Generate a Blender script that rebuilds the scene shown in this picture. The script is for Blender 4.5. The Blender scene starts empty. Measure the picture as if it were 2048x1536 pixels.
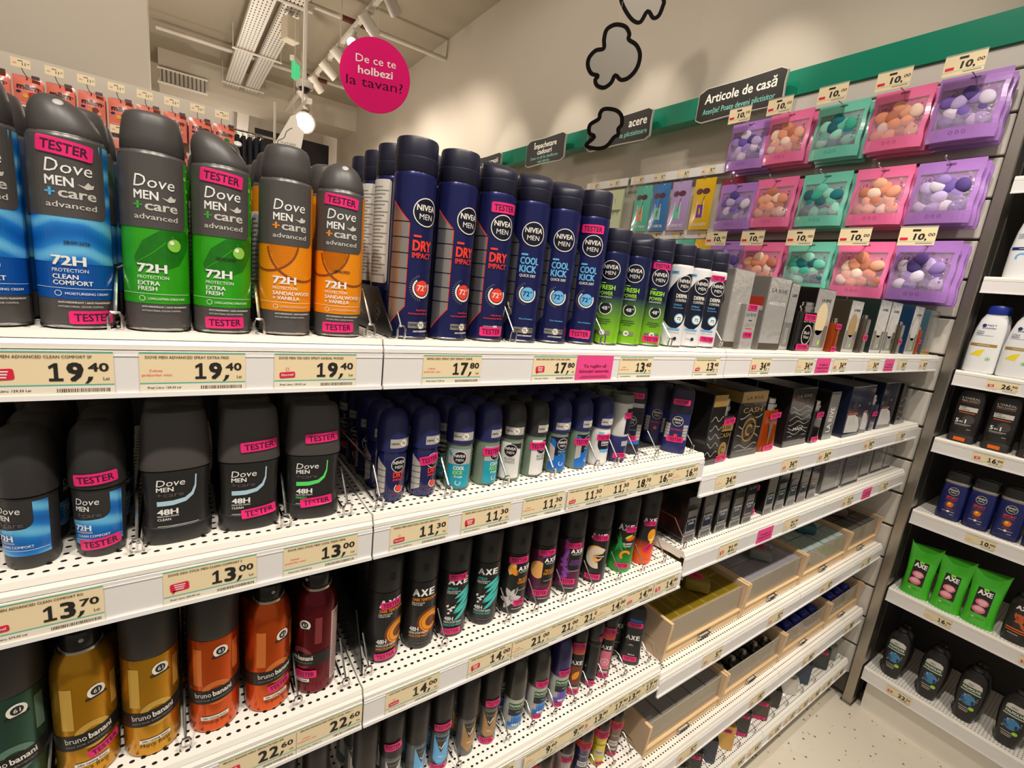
import bpy, math, random
from mathutils import Matrix, Vector
from mathutils.geometry import tessellate_polygon
from functools import lru_cache

SC = bpy.context.scene
COL = SC.collection
PI = math.pi
CH = 1.5                                   # camera height above the floor


def S(r, g, b):                            # 0-255 display colour to linear
    f = lambda c: (c / 12.92 if c <= 0.04045 else ((c + 0.055) / 1.055) ** 2.4)
    return (f(r / 255), f(g / 255), f(b / 255))


# ------------------------------------------------------------------ camera
cam_d = bpy.data.cameras.new('camera')
cam_d.sensor_fit = 'HORIZONTAL'
cam_d.sensor_width = 36.0
cam_d.lens = 36.0 * 952.84 / 2048.0
cam_d.clip_start = 0.02
cam = bpy.data.objects.new('camera', cam_d)
COL.objects.link(cam)
rgt = Vector((0.81710429, -0.56545784, 0.11224085))
dwn = Vector((-0.02581261, -0.23038784, -0.97275647))
fwd = Vector((0.5759117, 0.79194626, -0.20284684))
m3 = Matrix((rgt, -dwn, -fwd)).transposed()
cam.matrix_world = Matrix.Translation((0, 0, CH)) @ m3.to_4x4()
SC.camera = cam

# ------------------------------------------------------------------ world, exposure
SC.view_settings.view_transform = 'Standard'
SC.view_settings.look = 'None'
SC.view_settings.exposure = 0.32
SC.view_settings.gamma = 1.0
SC.view_settings.use_curve_mapping = False
SC.cycles.max_bounces = 8
SC.cycles.transparent_max_bounces = 16
SC.cycles.caustics_reflective = False
SC.cycles.caustics_refractive = False
SC.cycles.use_denoising = True

world = bpy.data.worlds.new('store_ambient')
SC.world = world
world.use_nodes = True
bg = world.node_tree.nodes['Background']
bg.inputs[0].default_value = (1.0, 0.93, 0.83, 1)
bg.inputs[1].default_value = 0.27


def spot_light(name, loc, target, power, angle=70, blend=0.6, radius=0.05, col=(1.0, 0.92, 0.81)):
    d = bpy.data.lights.new(name, 'SPOT')
    d.energy = power
    d.color = col
    d.spot_size = math.radians(angle)
    d.spot_blend = blend
    d.shadow_soft_size = radius
    o = bpy.data.objects.new(name, d)
    o.location = loc
    o.rotation_euler = (Vector(target) - Vector(loc)).to_track_quat('-Z', 'Y').to_euler()
    COL.objects.link(o)
    return o


# the track spots above the aisle, aimed at the shelf fronts
for (lx, tx, pw) in ((-0.75, -0.2, 74), (0.05, 0.2, 82), (0.8, 0.75, 90), (1.5, 1.45, 90)):
    spot_light('aisle_and_fill_spot', (lx, -0.42, 3.3), (tx, 0.55, 1.15), pw, 62, 0.7)
spot_light('aisle_and_fill_spot', (0.75, 0.1, 3.3), (2.3, 0.30, 0.9), 85, 50, 0.7)
spot_light('aisle_and_fill_spot', (0.55, 0.35, 3.3), (2.2, 1.05, 2.0), 60, 50, 0.7)
# wall washers over the category signs and over the room behind
for (wy, pw) in ((1.43, 36), (2.15, 34), (2.85, 36), (3.6, 36)):
    spot_light('wall_and_fill_spot', (1.30, wy + 0.05, 3.40), (2.30, wy, 2.50), pw, 30, 0.75, 0.03)
spot_light('room_spot', (-0.3, 1.6, 3.4), (-0.25, 3.9, 2.5), 130, 85, 0.7)
for wy in (0.9, 1.9, 3.0):  # unseen wide fill spots, added to brighten the upper right wall
    spot_light('wall_and_fill_spot', (1.10, wy, 3.35), (2.34, wy + 0.1, 3.15), 12, 125, 0.9, 0.05)
spot_light('aisle_and_fill_spot', (0.25, 0.7, 3.45), (0.86, 2.6, 2.36), 70, 26, 0.7)  # fill spot added only to brighten the pink disc
spot_light('aisle_and_fill_spot', (0.45, 0.1, 3.45), (1.85, 1.75, 2.55), 45, 36, 0.8)  # added front fill for the paper clouds, signs and pouches
for (x, y, pw) in ((0.5, 5.2, 55), (1.1, 9.2, 45), (-0.9, 5.8, 30)):  # added point fills without fixtures, lifting the ceiling and room behind
    d = bpy.data.lights.new('room_fill', 'POINT')
    d.energy = pw
    d.color = (1.0, 0.92, 0.82)
    d.shadow_soft_size = 0.15
    o = bpy.data.objects.new('room_fill', d)
    o.location = (x, y, 2.1)
    COL.objects.link(o)

# ------------------------------------------------------------------ materials
MATS = {}


def mat(name, col, rough=0.45, metal=0.0, var=0.0, scale=60.0, coat=0.0, bump=0.0, spec=0.5):
    if name in MATS:
        return MATS[name]
    m = bpy.data.materials.new(name)
    m.use_nodes = True
    nt = m.node_tree
    b = nt.nodes['Principled BSDF']
    b.inputs['Roughness'].default_value = rough
    b.inputs['Metallic'].default_value = metal
    b.inputs['Specular IOR Level'].default_value = spec
    if coat:
        b.inputs['Coat Weight'].default_value = coat
        b.inputs['Coat Roughness'].default_value = 0.08
    if var or bump:
        tc = nt.nodes.new('ShaderNodeTexCoord')
        n = nt.nodes.new('ShaderNodeTexNoise')
        n.inputs['Scale'].default_value = scale
        n.inputs['Detail'].default_value = 4
        nt.links.new(tc.outputs['Object'], n.inputs['Vector'])
        if var:
            r = nt.nodes.new('ShaderNodeMixRGB')
            r.inputs[1].default_value = tuple(max(0, c * (1 - var)) for c in col) + (1,)
            r.inputs[2].default_value = tuple(min(1, c * (1 + var)) for c in col) + (1,)
            nt.links.new(n.outputs['Fac'], r.inputs[0])
            nt.links.new(r.outputs[0], b.inputs['Base Color'])
        else:
            b.inputs['Base Color'].default_value = col + (1,)
        if bump:
            bp = nt.nodes.new('ShaderNodeBump')
            bp.inputs['Strength'].default_value = bump
            bp.inputs['Distance'].default_value = 0.002
            nt.links.new(n.outputs['Fac'], bp.inputs['Height'])
            nt.links.new(bp.outputs[0], b.inputs['Normal'])
    else:
        b.inputs['Base Color'].default_value = col + (1,)
    MATS[name] = m
    return m


def emit(name, col, strength):
    if name in MATS:
        return MATS[name]
    m = bpy.data.materials.new(name)
    m.use_nodes = True
    nt = m.node_tree
    nt.nodes.remove(nt.nodes['Principled BSDF'])
    e = nt.nodes.new('ShaderNodeEmission')
    e.inputs[0].default_value = col + (1,)
    e.inputs[1].default_value = strength
    nt.links.new(e.outputs[0], nt.nodes['Material Output'].inputs[0])
    MATS[name] = m
    return m


def film(name, tint, see=0.8, rough=0.06, diff=None, bump=0.0, scale=30):
    """clear plastic or thin glass: tinted transparency with a glossy face"""
    if name in MATS:
        return MATS[name]
    m = bpy.data.materials.new(name)
    m.use_nodes = True
    nt = m.node_tree
    b = nt.nodes['Principled BSDF']
    b.inputs['Base Color'].default_value = (diff or tint) + (1,)
    b.inputs['Roughness'].default_value = rough
    t = nt.nodes.new('ShaderNodeBsdfTransparent')
    t.inputs[0].default_value = tint + (1,)
    mx = nt.nodes.new('ShaderNodeMixShader')
    mx.inputs[0].default_value = 1 - see
    nt.links.new(t.outputs[0], mx.inputs[1])
    nt.links.new(b.outputs[0], mx.inputs[2])
    nt.links.new(mx.outputs[0], nt.nodes['Material Output'].inputs[0])
    if bump:
        tc = nt.nodes.new('ShaderNodeTexCoord')
        n = nt.nodes.new('ShaderNodeTexNoise')
        n.inputs['Scale'].default_value = scale
        n.inputs['Detail'].default_value = 2
        bp = nt.nodes.new('ShaderNodeBump')
        bp.inputs['Strength'].default_value = bump
        bp.inputs['Distance'].default_value = 0.01
        nt.links.new(tc.outputs['Object'], n.inputs['Vector'])
        nt.links.new(n.outputs['Fac'], bp.inputs['Height'])
        nt.links.new(bp.outputs[0], b.inputs['Normal'])
    MATS[name] = m
    return m


# ------------------------------------------------------------------ text
@lru_cache(None)
def text_raw(s, bold):
    c = bpy.data.curves.new('glyphs', 'FONT')
    c.body = s
    c.size = 1.0
    c.resolution_u = 2
    c.offset = bold
    o = bpy.data.objects.new('glyphs', c)
    me = bpy.data.meshes.new_from_object(o)
    vs = [(v.co.x, v.co.y) for v in me.vertices]
    fs = [tuple(p.vertices) for p in me.polygons]
    bpy.data.objects.remove(o)
    bpy.data.curves.remove(c)
    bpy.data.meshes.remove(me)
    return vs, fs


CAPH = max(v[1] for v in text_raw('H', 0.0)[0])


def text(s, cx, cy, h, bold=0.012, align='C', width=None, shear=0.0, rot=0.0):
    """lettering with capital height h; (cx, cy) is the baseline anchor"""
    vs, fs = text_raw(s, 0.0)
    if not vs:
        return [], []
    if bold > 0.008:                       # heavier strokes: the glyphs again, set slightly apart
        d = bold * 1.2
        n0 = len(vs)
        raw, fr0 = vs, list(fs)
        vs, fs = [], []
        for q, (ddx, ddy) in enumerate(((-d, -d * 0.6), (d, -d * 0.6), (-d, d * 0.6), (d, d * 0.6))):
            vs += [(x + ddx, y + ddy) for x, y in raw]
            fs += [tuple(i + n0 * q for i in f) for f in fr0]
    k = h / CAPH
    x0 = min(v[0] for v in vs)
    x1 = max(v[0] for v in vs)
    kx = k if width is None else width / (x1 - x0)
    ax = {'C': (x0 + x1) / 2, 'L': x0, 'R': x1}[align]
    out = [((v[0] - ax) * kx + v[1] * k * shear, v[1] * k) for v in vs]
    if rot:
        ca, sa = math.cos(rot), math.sin(rot)
        out = [(x * ca - y * sa, x * sa + y * ca) for x, y in out]
    return [(x + cx, y + cy) for x, y in out], fs


# ------------------------------------------------------------------ flat shapes: lists of 2D polygons
def rect(x0, y0, x1, y1):
    return [[(x0, y0), (x1, y0), (x1, y1), (x0, y1)]]


def arc(cx, cy, r, a0, a1, n):
    return [(cx + r * math.cos(a0 + (a1 - a0) * i / n), cy + r * math.sin(a0 + (a1 - a0) * i / n)) for i in range(n + 1)]


def rot2(polys, cx, cy, a):
    ca, sa = math.cos(a), math.sin(a)
    return [[(cx + (x - cx) * ca - (y - cy) * sa, cy + (x - cx) * sa + (y - cy) * ca) for x, y in p] for p in polys]


def rrect(cx, cy, w, h, r=None, tilt=0.0, corners=(1, 1, 1, 1)):
    r = min(w, h) * 0.2 if r is None else r
    pts = []
    for (sx, sy, a), on in zip(((1, 1, 0), (-1, 1, PI / 2), (-1, -1, PI), (1, -1, 1.5 * PI)), corners):
        if on:
            pts += arc(cx + sx * (w / 2 - r), cy + sy * (h / 2 - r), r, a, a + PI / 2, 4)
        else:
            pts.append((cx + sx * w / 2, cy + sy * h / 2))
    p = [pts]
    return rot2(p, cx, cy, tilt) if tilt else p


def disc(cx, cy, r, n=24, ky=1.0):
    return [[(cx + r * math.cos(2 * PI * i / n), cy + ky * r * math.sin(2 * PI * i / n)) for i in range(n)]]


def ring(cx, cy, r0, r1, a0=0.0, a1=2 * PI, n=28):
    out = []
    for i in range(n):
        a, b = a0 + (a1 - a0) * i / n, a0 + (a1 - a0) * (i + 1) / n
        out.append([(cx + r0 * math.cos(a), cy + r0 * math.sin(a)), (cx + r1 * math.cos(a), cy + r1 * math.sin(a)),
                    (cx + r1 * math.cos(b), cy + r1 * math.sin(b)), (cx + r0 * math.cos(b), cy + r0 * math.sin(b))])
    return out


def stroke(pts, w, closed=False):
    out = []
    n = len(pts)
    nrm = []
    for i in range(n):
        a = pts[i - 1] if (i or closed) else pts[i]
        b = pts[(i + 1) % n] if (i < n - 1 or closed) else pts[i]
        dx, dy = b[0] - a[0], b[1] - a[1]
        l = math.hypot(dx, dy) or 1
        nrm.append((-dy / l * w / 2, dx / l * w / 2))
    for i in range(n if closed else n - 1):
        j = (i + 1) % n
        (x0, y0), (x1, y1) = pts[i], pts[j]
        (a, b), (c, d) = nrm[i], nrm[j]
        out.append([(x0 - a, y0 - b), (x1 - c, y1 - d), (x1 + c, y1 + d), (x0 + a, y0 + b)])
    return out


def clipx(poly, x, keep_right):
    out = []
    n = len(poly)
    for i in range(n):
        a, b = poly[i], poly[(i + 1) % n]
        ia, ib = (a[0] >= x) == keep_right or a[0] == x, (b[0] >= x) == keep_right or b[0] == x
        if ia:
            out.append(a)
        if ia != ib:
            t = (x - a[0]) / (b[0] - a[0])
            out.append((x, a[1] + t * (b[1] - a[1])))
    return out


def slices(polys, du):
    """triangulate and cut into upright strips so a print can follow a curved face"""
    out = []
    for p in polys:
        if len(p) > 4:
            tri = tessellate_polygon([[Vector((x, y, 0)) for x, y in p]])
            parts = [[p[i] for i in t] for t in tri]
        else:
            parts = [p]
        for q in parts:
            x0, x1 = min(v[0] for v in q), max(v[0] for v in q)
            k = math.floor(x0 / du) + 1
            while k * du < x1 - 1e-7:
                left = clipx(q, k * du, False)
                if len(left) > 2:
                    out.append(left)
                q = clipx(q, k * du, True)
                k += 1
                if len(q) < 3:
                    break
            if len(q) > 2:
                out.append(q)
    return out


# ------------------------------------------------------------------ mesh collector
class MB:
    def __init__(self):
        self.v, self.f, self.mi, self.mats = [], [], [], []

    def slot(self, m):
        if m not in self.mats:
            self.mats.append(m)
        return self.mats.index(m)

    def add(self, vs, fs, m, tf=None):
        o = len(self.v)
        self.v += [tf(*p) for p in vs] if tf else list(vs)
        k = self.slot(m)
        for f in fs:
            self.f.append(tuple(i + o for i in f))
            self.mi.append(k)
        return self

    def box(self, x0, y0, z0, x1, y1, z1, m, tf=None):
        vs = [(x, y, z) for z in (z0, z1) for y in (y0, y1) for x in (x0, x1)]
        fs = [(0, 2, 3, 1), (4, 5, 7, 6), (0, 1, 5, 4), (2, 6, 7, 3), (0, 4, 6, 2), (1, 3, 7, 5)]
        return self.add(vs, fs, m, tf)

    def bbox(self, x0, y0, z0, x1, y1, z1, m, b=0.002, tf=None):
        """box with chamfered upright and level edges"""
        def loop(i, z):
            return [(x0 + i, y0 + b, z), (x0 + b, y0 + i, z), (x1 - b, y0 + i, z), (x1 - i, y0 + b, z),
                    (x1 - i, y1 - b, z), (x1 - b, y1 - i, z), (x0 + b, y1 - i, z), (x0 + i, y1 - b, z)]
        L = [[(x, y, z0) for x, y, _ in loop(b * 0.5, 0)], loop(0, z0 + b), loop(0, z1 - b), [(x, y, z1) for x, y, _ in loop(b * 0.5, 0)]]
        vs = sum(L, [])
        fs = [tuple(range(7, -1, -1)), tuple(range(24, 32))]
        for k in range(3):
            for i in range(8):
                j = (i + 1) % 8
                fs.append((k * 8 + i, k * 8 + j, k * 8 + 8 + j, k * 8 + 8 + i))
        return self.add(vs, fs, m, tf)

    def lathe(self, prof, m, n=28, kx=1.0, ky=1.0, p=2.0, tf=None, closed=True):
        vs, fs = [], []
        for r, z in prof:
            for i in range(n):
                a = 2 * PI * i / n
                c, s = math.cos(a), math.sin(a)
                e = 2.0 / p
                vs.append((kx * r * math.copysign(abs(s) ** e, s), -ky * r * math.copysign(abs(c) ** e, c), z))
        for k in range(len(prof) - 1):
            for i in range(n):
                j = (i + 1) % n
                fs.append((k * n + i, k * n + j, k * n + n + j, k * n + n + i))
        if closed:
            fs.append(tuple(range(n - 1, -1, -1)))
            fs.append(tuple(range((len(prof) - 1) * n, len(prof) * n)))
        return self.add(vs, fs, m, tf)

    def tube(self, pts, r, m, n=6, closed=False, tf=None):
        P = [Vector(p) for p in pts]
        vs, fs = [], []
        N = len(P)
        for i in range(N):
            a = P[i - 1] if (i or closed) else P[i]
            b = P[(i + 1) % N] if (i < N - 1 or closed) else P[i]
            d = (b - a).normalized()
            up = Vector((1, 0, 0)) if abs(d.x) < 0.8 else Vector((0, 0, 1))
            s = d.cross(up).normalized()
            t = s.cross(d)
            for k in range(n):
                w = 2 * PI * k / n
                vs.append(tuple(P[i] + s * (r * math.cos(w)) + t * (r * math.sin(w))))
        for i in range(N if closed else N - 1):
            i2 = (i + 1) % N
            for k in range(n):
                k2 = (k + 1) % n
                fs.append((i * n + k, i2 * n + k, i2 * n + k2, i * n + k2))
        if not closed:
            fs.append(tuple(range(n)))
            fs.append(tuple(range(N * n - 1, (N - 1) * n - 1, -1)))
        return self.add(vs, fs, m, tf)

    def slab(self, polys, m, y0, y1, tf=None):
        """upright flat shape in the XZ plane with thickness from y0 (front) to y1"""
        for p in polys:
            n = len(p)
            vs = [(x, y0, z) for x, z in p] + [(x, y1, z) for x, z in p]
            fs = [tuple(range(n)), tuple(range(2 * n - 1, n - 1, -1))]
            fs += [((i + 1) % n, i, n + i, n + (i + 1) % n) for i in range(n)]
            self.add(vs, fs, m, tf)
        return self

    def sphere(self, c, rx, ry, rz, m, n=12, k=7, tf=None, egg=0.0):
        prof = []
        vs, fs = [], []
        for j in range(k + 1):
            t = PI * j / k
            for i in range(n):
                a = 2 * PI * i / n
                q = math.sin(t) * (1 + egg * math.cos(t))
                vs.append((c[0] + rx * q * math.cos(a), c[1] + ry * q * math.sin(a), c[2] - rz * math.cos(t)))
        for j in range(k):
            for i in range(n):
                i2 = (i + 1) % n
                fs.append((j * n + i, j * n + i2, j * n + n + i2, j * n + n + i))
        return self.add(vs, fs, m, tf)

    # prints on a surface --------------------------------------------------
    def art(self, sur, polys, m, layer=0, du=0.003):
        off = 0.00022 + 0.00013 * layer
        for q in (slices(polys, du) if sur.curved else polys):
            vs = [sur.pt(x, y, off) for x, y in q]
            self.add(vs, [tuple(range(len(vs)))], m)
        return self

    def write(self, sur, s, x, y, h, m, layer=1, **k):
        vs, fs = text(s, x, y, h, **k)
        off = 0.00022 + 0.00013 * layer
        if k.get('bold', 0.012) > 0.008:    # the four heavier copies lie a hair apart
            n4 = len(vs) // 4
            return self.add([sur.pt(a, b, off + 0.00003 * (i // n4)) for i, (a, b) in enumerate(vs)], fs, m)
        return self.add([sur.pt(a, b, off) for a, b in vs], fs, m)

    def mesh(self, name, smooth=True, angle=38):
        me = bpy.data.meshes.new(name)
        me.from_pydata(self.v, [], self.f)
        for m in self.mats:
            me.materials.append(m)
        me.polygons.foreach_set('material_index', self.mi)
        if smooth:
            me.polygons.foreach_set('use_smooth', [True] * len(self.f))
            me.set_sharp_from_angle(angle=math.radians(angle))
        me.update()
        return me


class Round:
    """surface of a turned body: u runs along the girth from the front centre, v is height"""
    curved = True

    def __init__(self, prof, kx=1.0, ky=1.0, p=2.0):
        self.prof = sorted(prof, key=lambda q: q[1])
        N = 400
        self.P, self.Sx = [], [0.0]
        e = 2.0 / p
        for i in range(N + 1):
            a = -PI + 2 * PI * i / N
            c, s = math.cos(a), math.sin(a)
            self.P.append((kx * math.copysign(abs(s) ** e, s), -ky * math.copysign(abs(c) ** e, c)))
        for i in range(N):
            a, b = self.P[i], self.P[i + 1]
            self.Sx.append(self.Sx[-1] + math.hypot(b[0] - a[0], b[1] - a[1]))
        mid = self.Sx[N // 2]
        self.Sx = [s - mid for s in self.Sx]
        self.N = N

    def r(self, z):
        q = self.prof
        if z <= q[0][1]:
            return q[0][0]
        for (r0, z0), (r1, z1) in zip(q, q[1:]):
            if z <= z1:
                return r0 + (r1 - r0) * ((z - z0) / (z1 - z0) if z1 > z0 else 1)
        return q[-1][0]

    def girth(self, z):
        return self.Sx[-1] * self.r(z)

    def pt(self, u, v, off):
        r = self.r(v)
        s = u / r
        S_ = self.Sx
        lo, hi = 0, self.N
        s = max(S_[0], min(S_[-1], s))
        while hi - lo > 1:
            md = (lo + hi) // 2
            if S_[md] <= s:
                lo = md
            else:
                hi = md
        a, b = self.P[lo], self.P[hi]
        t = (s - S_[lo]) / ((S_[hi] - S_[lo]) or 1)
        x, y = a[0] + (b[0] - a[0]) * t, a[1] + (b[1] - a[1]) * t
        nx, ny = b[1] - a[1], -(b[0] - a[0])
        l = math.hypot(nx, ny) or 1
        return (r * x + off * nx / l, r * y + off * ny / l, v)


class Flat:
    """front face of a box or card: the XZ plane at the given y, facing -y"""
    curved = False

    def __init__(self, y=0.0):
        self.y = y

    def pt(self, u, v, off):
        return (u, self.y - off, v)


class Side:
    """left side of a box (facing -x); u runs back from the front edge"""
    curved = False

    def __init__(self, x):
        self.x = x

    def pt(self, u, v, off):
        return (self.x - off, u, v)


class Top:
    """upper face of a box"""
    curved = False

    def __init__(self, z):
        self.z = z

    def pt(self, u, v, off):
        return (u, v, self.z + off)


# ------------------------------------------------------------------ objects
def obj(name, me, parent=None, loc=None, rz=0.0, label=None):
    o = bpy.data.objects.new(name, me)
    COL.objects.link(o)
    if parent:
        o.parent = parent
    if loc:
        o.location = loc
    if rz:
        o.rotation_euler = (0, 0, rz)
    if label:
        o['label'] = label
    return o


def tag(o, label, cat, group=None):
    o['label'] = label
    o['category'] = cat
    if group:
        o['group'] = group
    return o


def thing(name, label, cat, loc=(0, 0, 0), rz=0.0, group=None):
    o = bpy.data.objects.new(name, None)
    o.empty_display_size = 0.02
    COL.objects.link(o)
    o.location = loc
    o.rotation_euler = (0, 0, rz)
    return tag(o, label, cat, group)


def struct(name, me, parent=None):
    o = obj(name, me, parent)
    if not parent:
        o['kind'] = 'structure'
    return o


def grow(root, parts):
    """parts: (name, mesh) or (name, mesh, [sub-parts])"""
    for p in parts:
        o = obj(p[0], p[1], root)
        if len(p) > 2:
            for s in p[2]:
                obj(s[0], s[1], o)
    return root


def face_cam(x, y, off_deg=0.0):
    """turn so that the front (-y) looks back to the aisle where the shopper stands, plus an offset"""
    return math.atan2(-x, y) * 1.0 + math.radians(off_deg)


# common materials
white_steel = mat('white_steel', S(238, 232, 222), 0.38, 0.0, 0.02, 20)
rail_white = mat('rail_white', S(232, 228, 226), 0.30, 0.0, 0.015, 14)
chrome = mat('chrome_wire', S(205, 200, 195), 0.18, 1.0)
steel = mat('brushed_steel', S(170, 162, 152), 0.32, 1.0, 0.08, 120)
black_plastic = mat('black_plastic', S(38, 36, 36), 0.42, 0, 0.05, 200)
pink_paper = mat('sticker_pink', S(236, 38, 118), 0.42, 0, 0.04, 90)
sticker_ink = mat('sticker_ink', S(62, 8, 42), 0.5)
ink = mat('print_black', S(34, 30, 28), 0.5)
white_ink = mat('print_white', S(240, 238, 234), 0.42)
grey_ink = mat('print_grey', S(150, 145, 140), 0.45)
silver_ink = mat('print_silver', S(190, 184, 176), 0.28, 0.85, 0.05, 200)
red_ink = mat('print_red', S(226, 40, 48), 0.45)


def sticker(parent, sur, u, v, w=0.030, h=0.0105, tilt=0.0, word='TESTER'):
    a = MB().art(sur, rrect(u, v, w, h, h * 0.16, tilt), pink_paper, 7, 0.0025).mesh('tester_sticker')
    th = h * 0.56
    dy = -th / 2
    t = MB()
    t.write(sur, word, u - dy * math.sin(tilt), v + dy * math.cos(tilt), th, sticker_ink, 8, width=w * 0.8, rot=tilt, bold=0.014)
    o = obj('tester_sticker', a, parent)
    obj('sticker_lettering', t.mesh('sticker_lettering'), o)
    return o

# ------------------------------------------------------------------ the room
def speckled_floor():
    m = bpy.data.materials.new('speckled_floor')
    m.use_nodes = True
    nt = m.node_tree
    b = nt.nodes['Principled BSDF']
    b.inputs['Roughness'].default_value = 0.35
    tc = nt.nodes.new('ShaderNodeTexCoord')
    vo = nt.nodes.new('ShaderNodeTexVoronoi')
    vo.inputs['Scale'].default_value = 44
    vo.inputs['Randomness'].default_value = 1.0
    nt.links.new(tc.outputs['Object'], vo.inputs['Vector'])
    cr = nt.nodes.new('ShaderNodeValToRGB')
    cr.color_ramp.elements[0].position = 0.13
    cr.color_ramp.elements[0].color = S(92, 80, 66) + (1,)
    cr.color_ramp.elements[1].position = 0.19
    cr.color_ramp.elements[1].color = S(214, 204, 186) + (1,)
    nt.links.new(vo.outputs['Distance'], cr.inputs[0])
    sep = nt.nodes.new('ShaderNodeSeparateColor')
    nt.links.new(vo.outputs['Color'], sep.inputs[0])
    gt = nt.nodes.new('ShaderNodeMath')
    gt.operation = 'GREATER_THAN'
    gt.inputs[1].default_value = 0.5
    nt.links.new(sep.outputs[0], gt.inputs[0])
    n = nt.nodes.new('ShaderNodeTexNoise')
    n.inputs['Scale'].default_value = 3
    nt.links.new(tc.outputs['Object'], n.inputs['Vector'])
    base = nt.nodes.new('ShaderNodeMixRGB')
    base.inputs[1].default_value = S(206, 196, 178) + (1,)
    base.inputs[2].default_value = S(222, 213, 196) + (1,)
    nt.links.new(n.outputs['Fac'], base.inputs[0])
    mx = nt.nodes.new('ShaderNodeMixRGB')
    nt.links.new(gt.outputs[0], mx.inputs[0])
    nt.links.new(cr.outputs[0], mx.inputs[1])
    nt.links.new(base.outputs[0], mx.inputs[2])
    nt.links.new(mx.outputs[0], b.inputs['Base Color'])
    return m


def perforated(name, px, py, x0, y0, rx, ry):
    """white steel sheet with a regular pattern of punched slots"""
    m = bpy.data.materials.new(name)
    m.use_nodes = True
    nt = m.node_tree
    b = nt.nodes['Principled BSDF']
    b.inputs['Roughness'].default_value = 0.4
    tc = nt.nodes.new('ShaderNodeTexCoord')
    sp = nt.nodes.new('ShaderNodeSeparateXYZ')
    nt.links.new(tc.outputs['Object'], sp.inputs[0])

    def math_(op, a, c):
        k = nt.nodes.new('ShaderNodeMath')
        k.operation = op
        for i, q in enumerate((a, c)):
            if q is None:
                continue
            if isinstance(q, (int, float)):
                k.inputs[i].default_value = q
            else:
                nt.links.new(q, k.inputs[i])
        return k.outputs[0]
    ds = []
    for axis, p_, o_, r_ in ((0, px, x0, rx), (1, py, y0, ry)):
        t = math_('SUBTRACT', sp.outputs[axis], o_)
        t = math_('DIVIDE', t, p_)
        t = math_('SUBTRACT', t, math_('ROUND', t, None))
        t = math_('MULTIPLY', t, p_ / r_)
        ds.append(math_('MULTIPLY', t, t))
    d = math_('ADD', ds[0], ds[1])
    hole = math_('LESS_THAN', d, 1.0)
    mx = nt.nodes.new('ShaderNodeMixRGB')
    mx.inputs[1].default_value = S(238, 232, 222) + (1,)
    mx.inputs[2].default_value = S(26, 23, 21) + (1,)
    nt.links.new(hole, mx.inputs[0])
    nt.links.new(mx.outputs[0], b.inputs['Base Color'])
    return m


PERF = perforated('perforated_shelf', 0.0095, 0.0125, 0.0, 0.5235, 0.0024, 0.0019)
PERF_R = perforated('perforated_shelf_side', 0.0125, 0.0095, 2.231, 0.0, 0.0019, 0.0024)
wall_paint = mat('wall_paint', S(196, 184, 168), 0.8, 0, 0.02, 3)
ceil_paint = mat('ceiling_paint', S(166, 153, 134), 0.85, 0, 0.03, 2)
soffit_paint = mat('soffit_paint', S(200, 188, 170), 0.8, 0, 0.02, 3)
groove = mat('slat_groove', S(88, 82, 76), 0.6)
slat_white = mat('slat_white', S(205, 198, 188), 0.45, 0, 0.015, 8)
dark_panel = mat('dark_back_panel', S(52, 47, 44), 0.55, 0, 0.06, 15)
green = mat('green_fascia', S(22, 128, 100), 0.22, 0, 0.03, 6)


def plain(name, x0, y0, z0, x1, y1, z1, m, parent=None):
    return struct(name, MB().box(x0, y0, z0, x1, y1, z1, m).mesh(name, False), parent)


WX = 2.34
plain('floor', -4, -3, -0.06, WX + 0.2, 13, 0.0, speckled_floor())
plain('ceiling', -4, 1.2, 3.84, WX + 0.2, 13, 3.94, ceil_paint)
plain('wall_right', WX, 0.47, 0, WX + 0.12, 13, 3.84, wall_paint)
plain('wall_recess', 2.62, -3, 0, 2.74, 0.47, 3.84, wall_paint)
plain('wall_back', -4, 10.0, 0, WX, 10.15, 3.84, wall_paint)
plain('wall_left', -4.1, 1.2, 0, -4, 13, 3.84, wall_paint)
plain('wall_partition', -4, 4.0, 0, -0.085, 4.35, 3.84, wall_paint)

# the soffit crossing the room behind, with its grille
plain('wall_soffit', -0.08, 8.0, 3.50, WX, 8.7, 3.84, soffit_paint)
g = thing('air_vent', 'white louvred air grille in the soffit beyond the salmon candy bags', 'vent', (0.17, 7.96, 3.52))
grow(g, [('vent_frame', MB().box(-0.24, -0.01, -0.075, 0.24, 0.0, 0.075, soffit_paint).box(-0.26, -0.03, -0.09, 0.26, 0, -0.07, white_steel).box(-0.26, -0.03, 0.07, 0.26, 0, 0.09, white_steel).mesh('vent_frame', False))])
for i in range(11):
    x = -0.22 + i * 0.044
    obj('louvre', MB().box(x, -0.03, -0.07, x + 0.012, 0, 0.07, groove).mesh('louvre', False), g)

# slatted end wall
wall_e = struct('wall_end', MB().box(2.215, 0.487, 0.02, 2.30, 1.44, 2.42, groove).mesh('wall_end', False))
slat_me = {}
zz = 1.5 + 0.582 - 0.131 * 15
for k in range(18):
    z0 = zz + 0.131 * k + 0.005
    z1 = zz + 0.131 * (k + 1) - 0.004
    if z0 < 0.02:
        z0 = 0.02
    if z1 > 2.42:
        z1 = 2.42
    if z1 - z0 < 0.02:
        continue
    obj('slat', MB().bbox(2.198, 0.489, z0, 2.216, 1.438, z1, slat_white, 0.003).mesh('slat', False), wall_e)

plain('wall_panel', 2.198, 1.4415, 0.02, 2.30, 2.42, 2.176, slat_white)

# green fascia band
struct('trim_1', MB().box(2.185, -0.6, 2.42, 2.27, 6.0, 2.522, green).mesh('trim_1', False))

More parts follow.
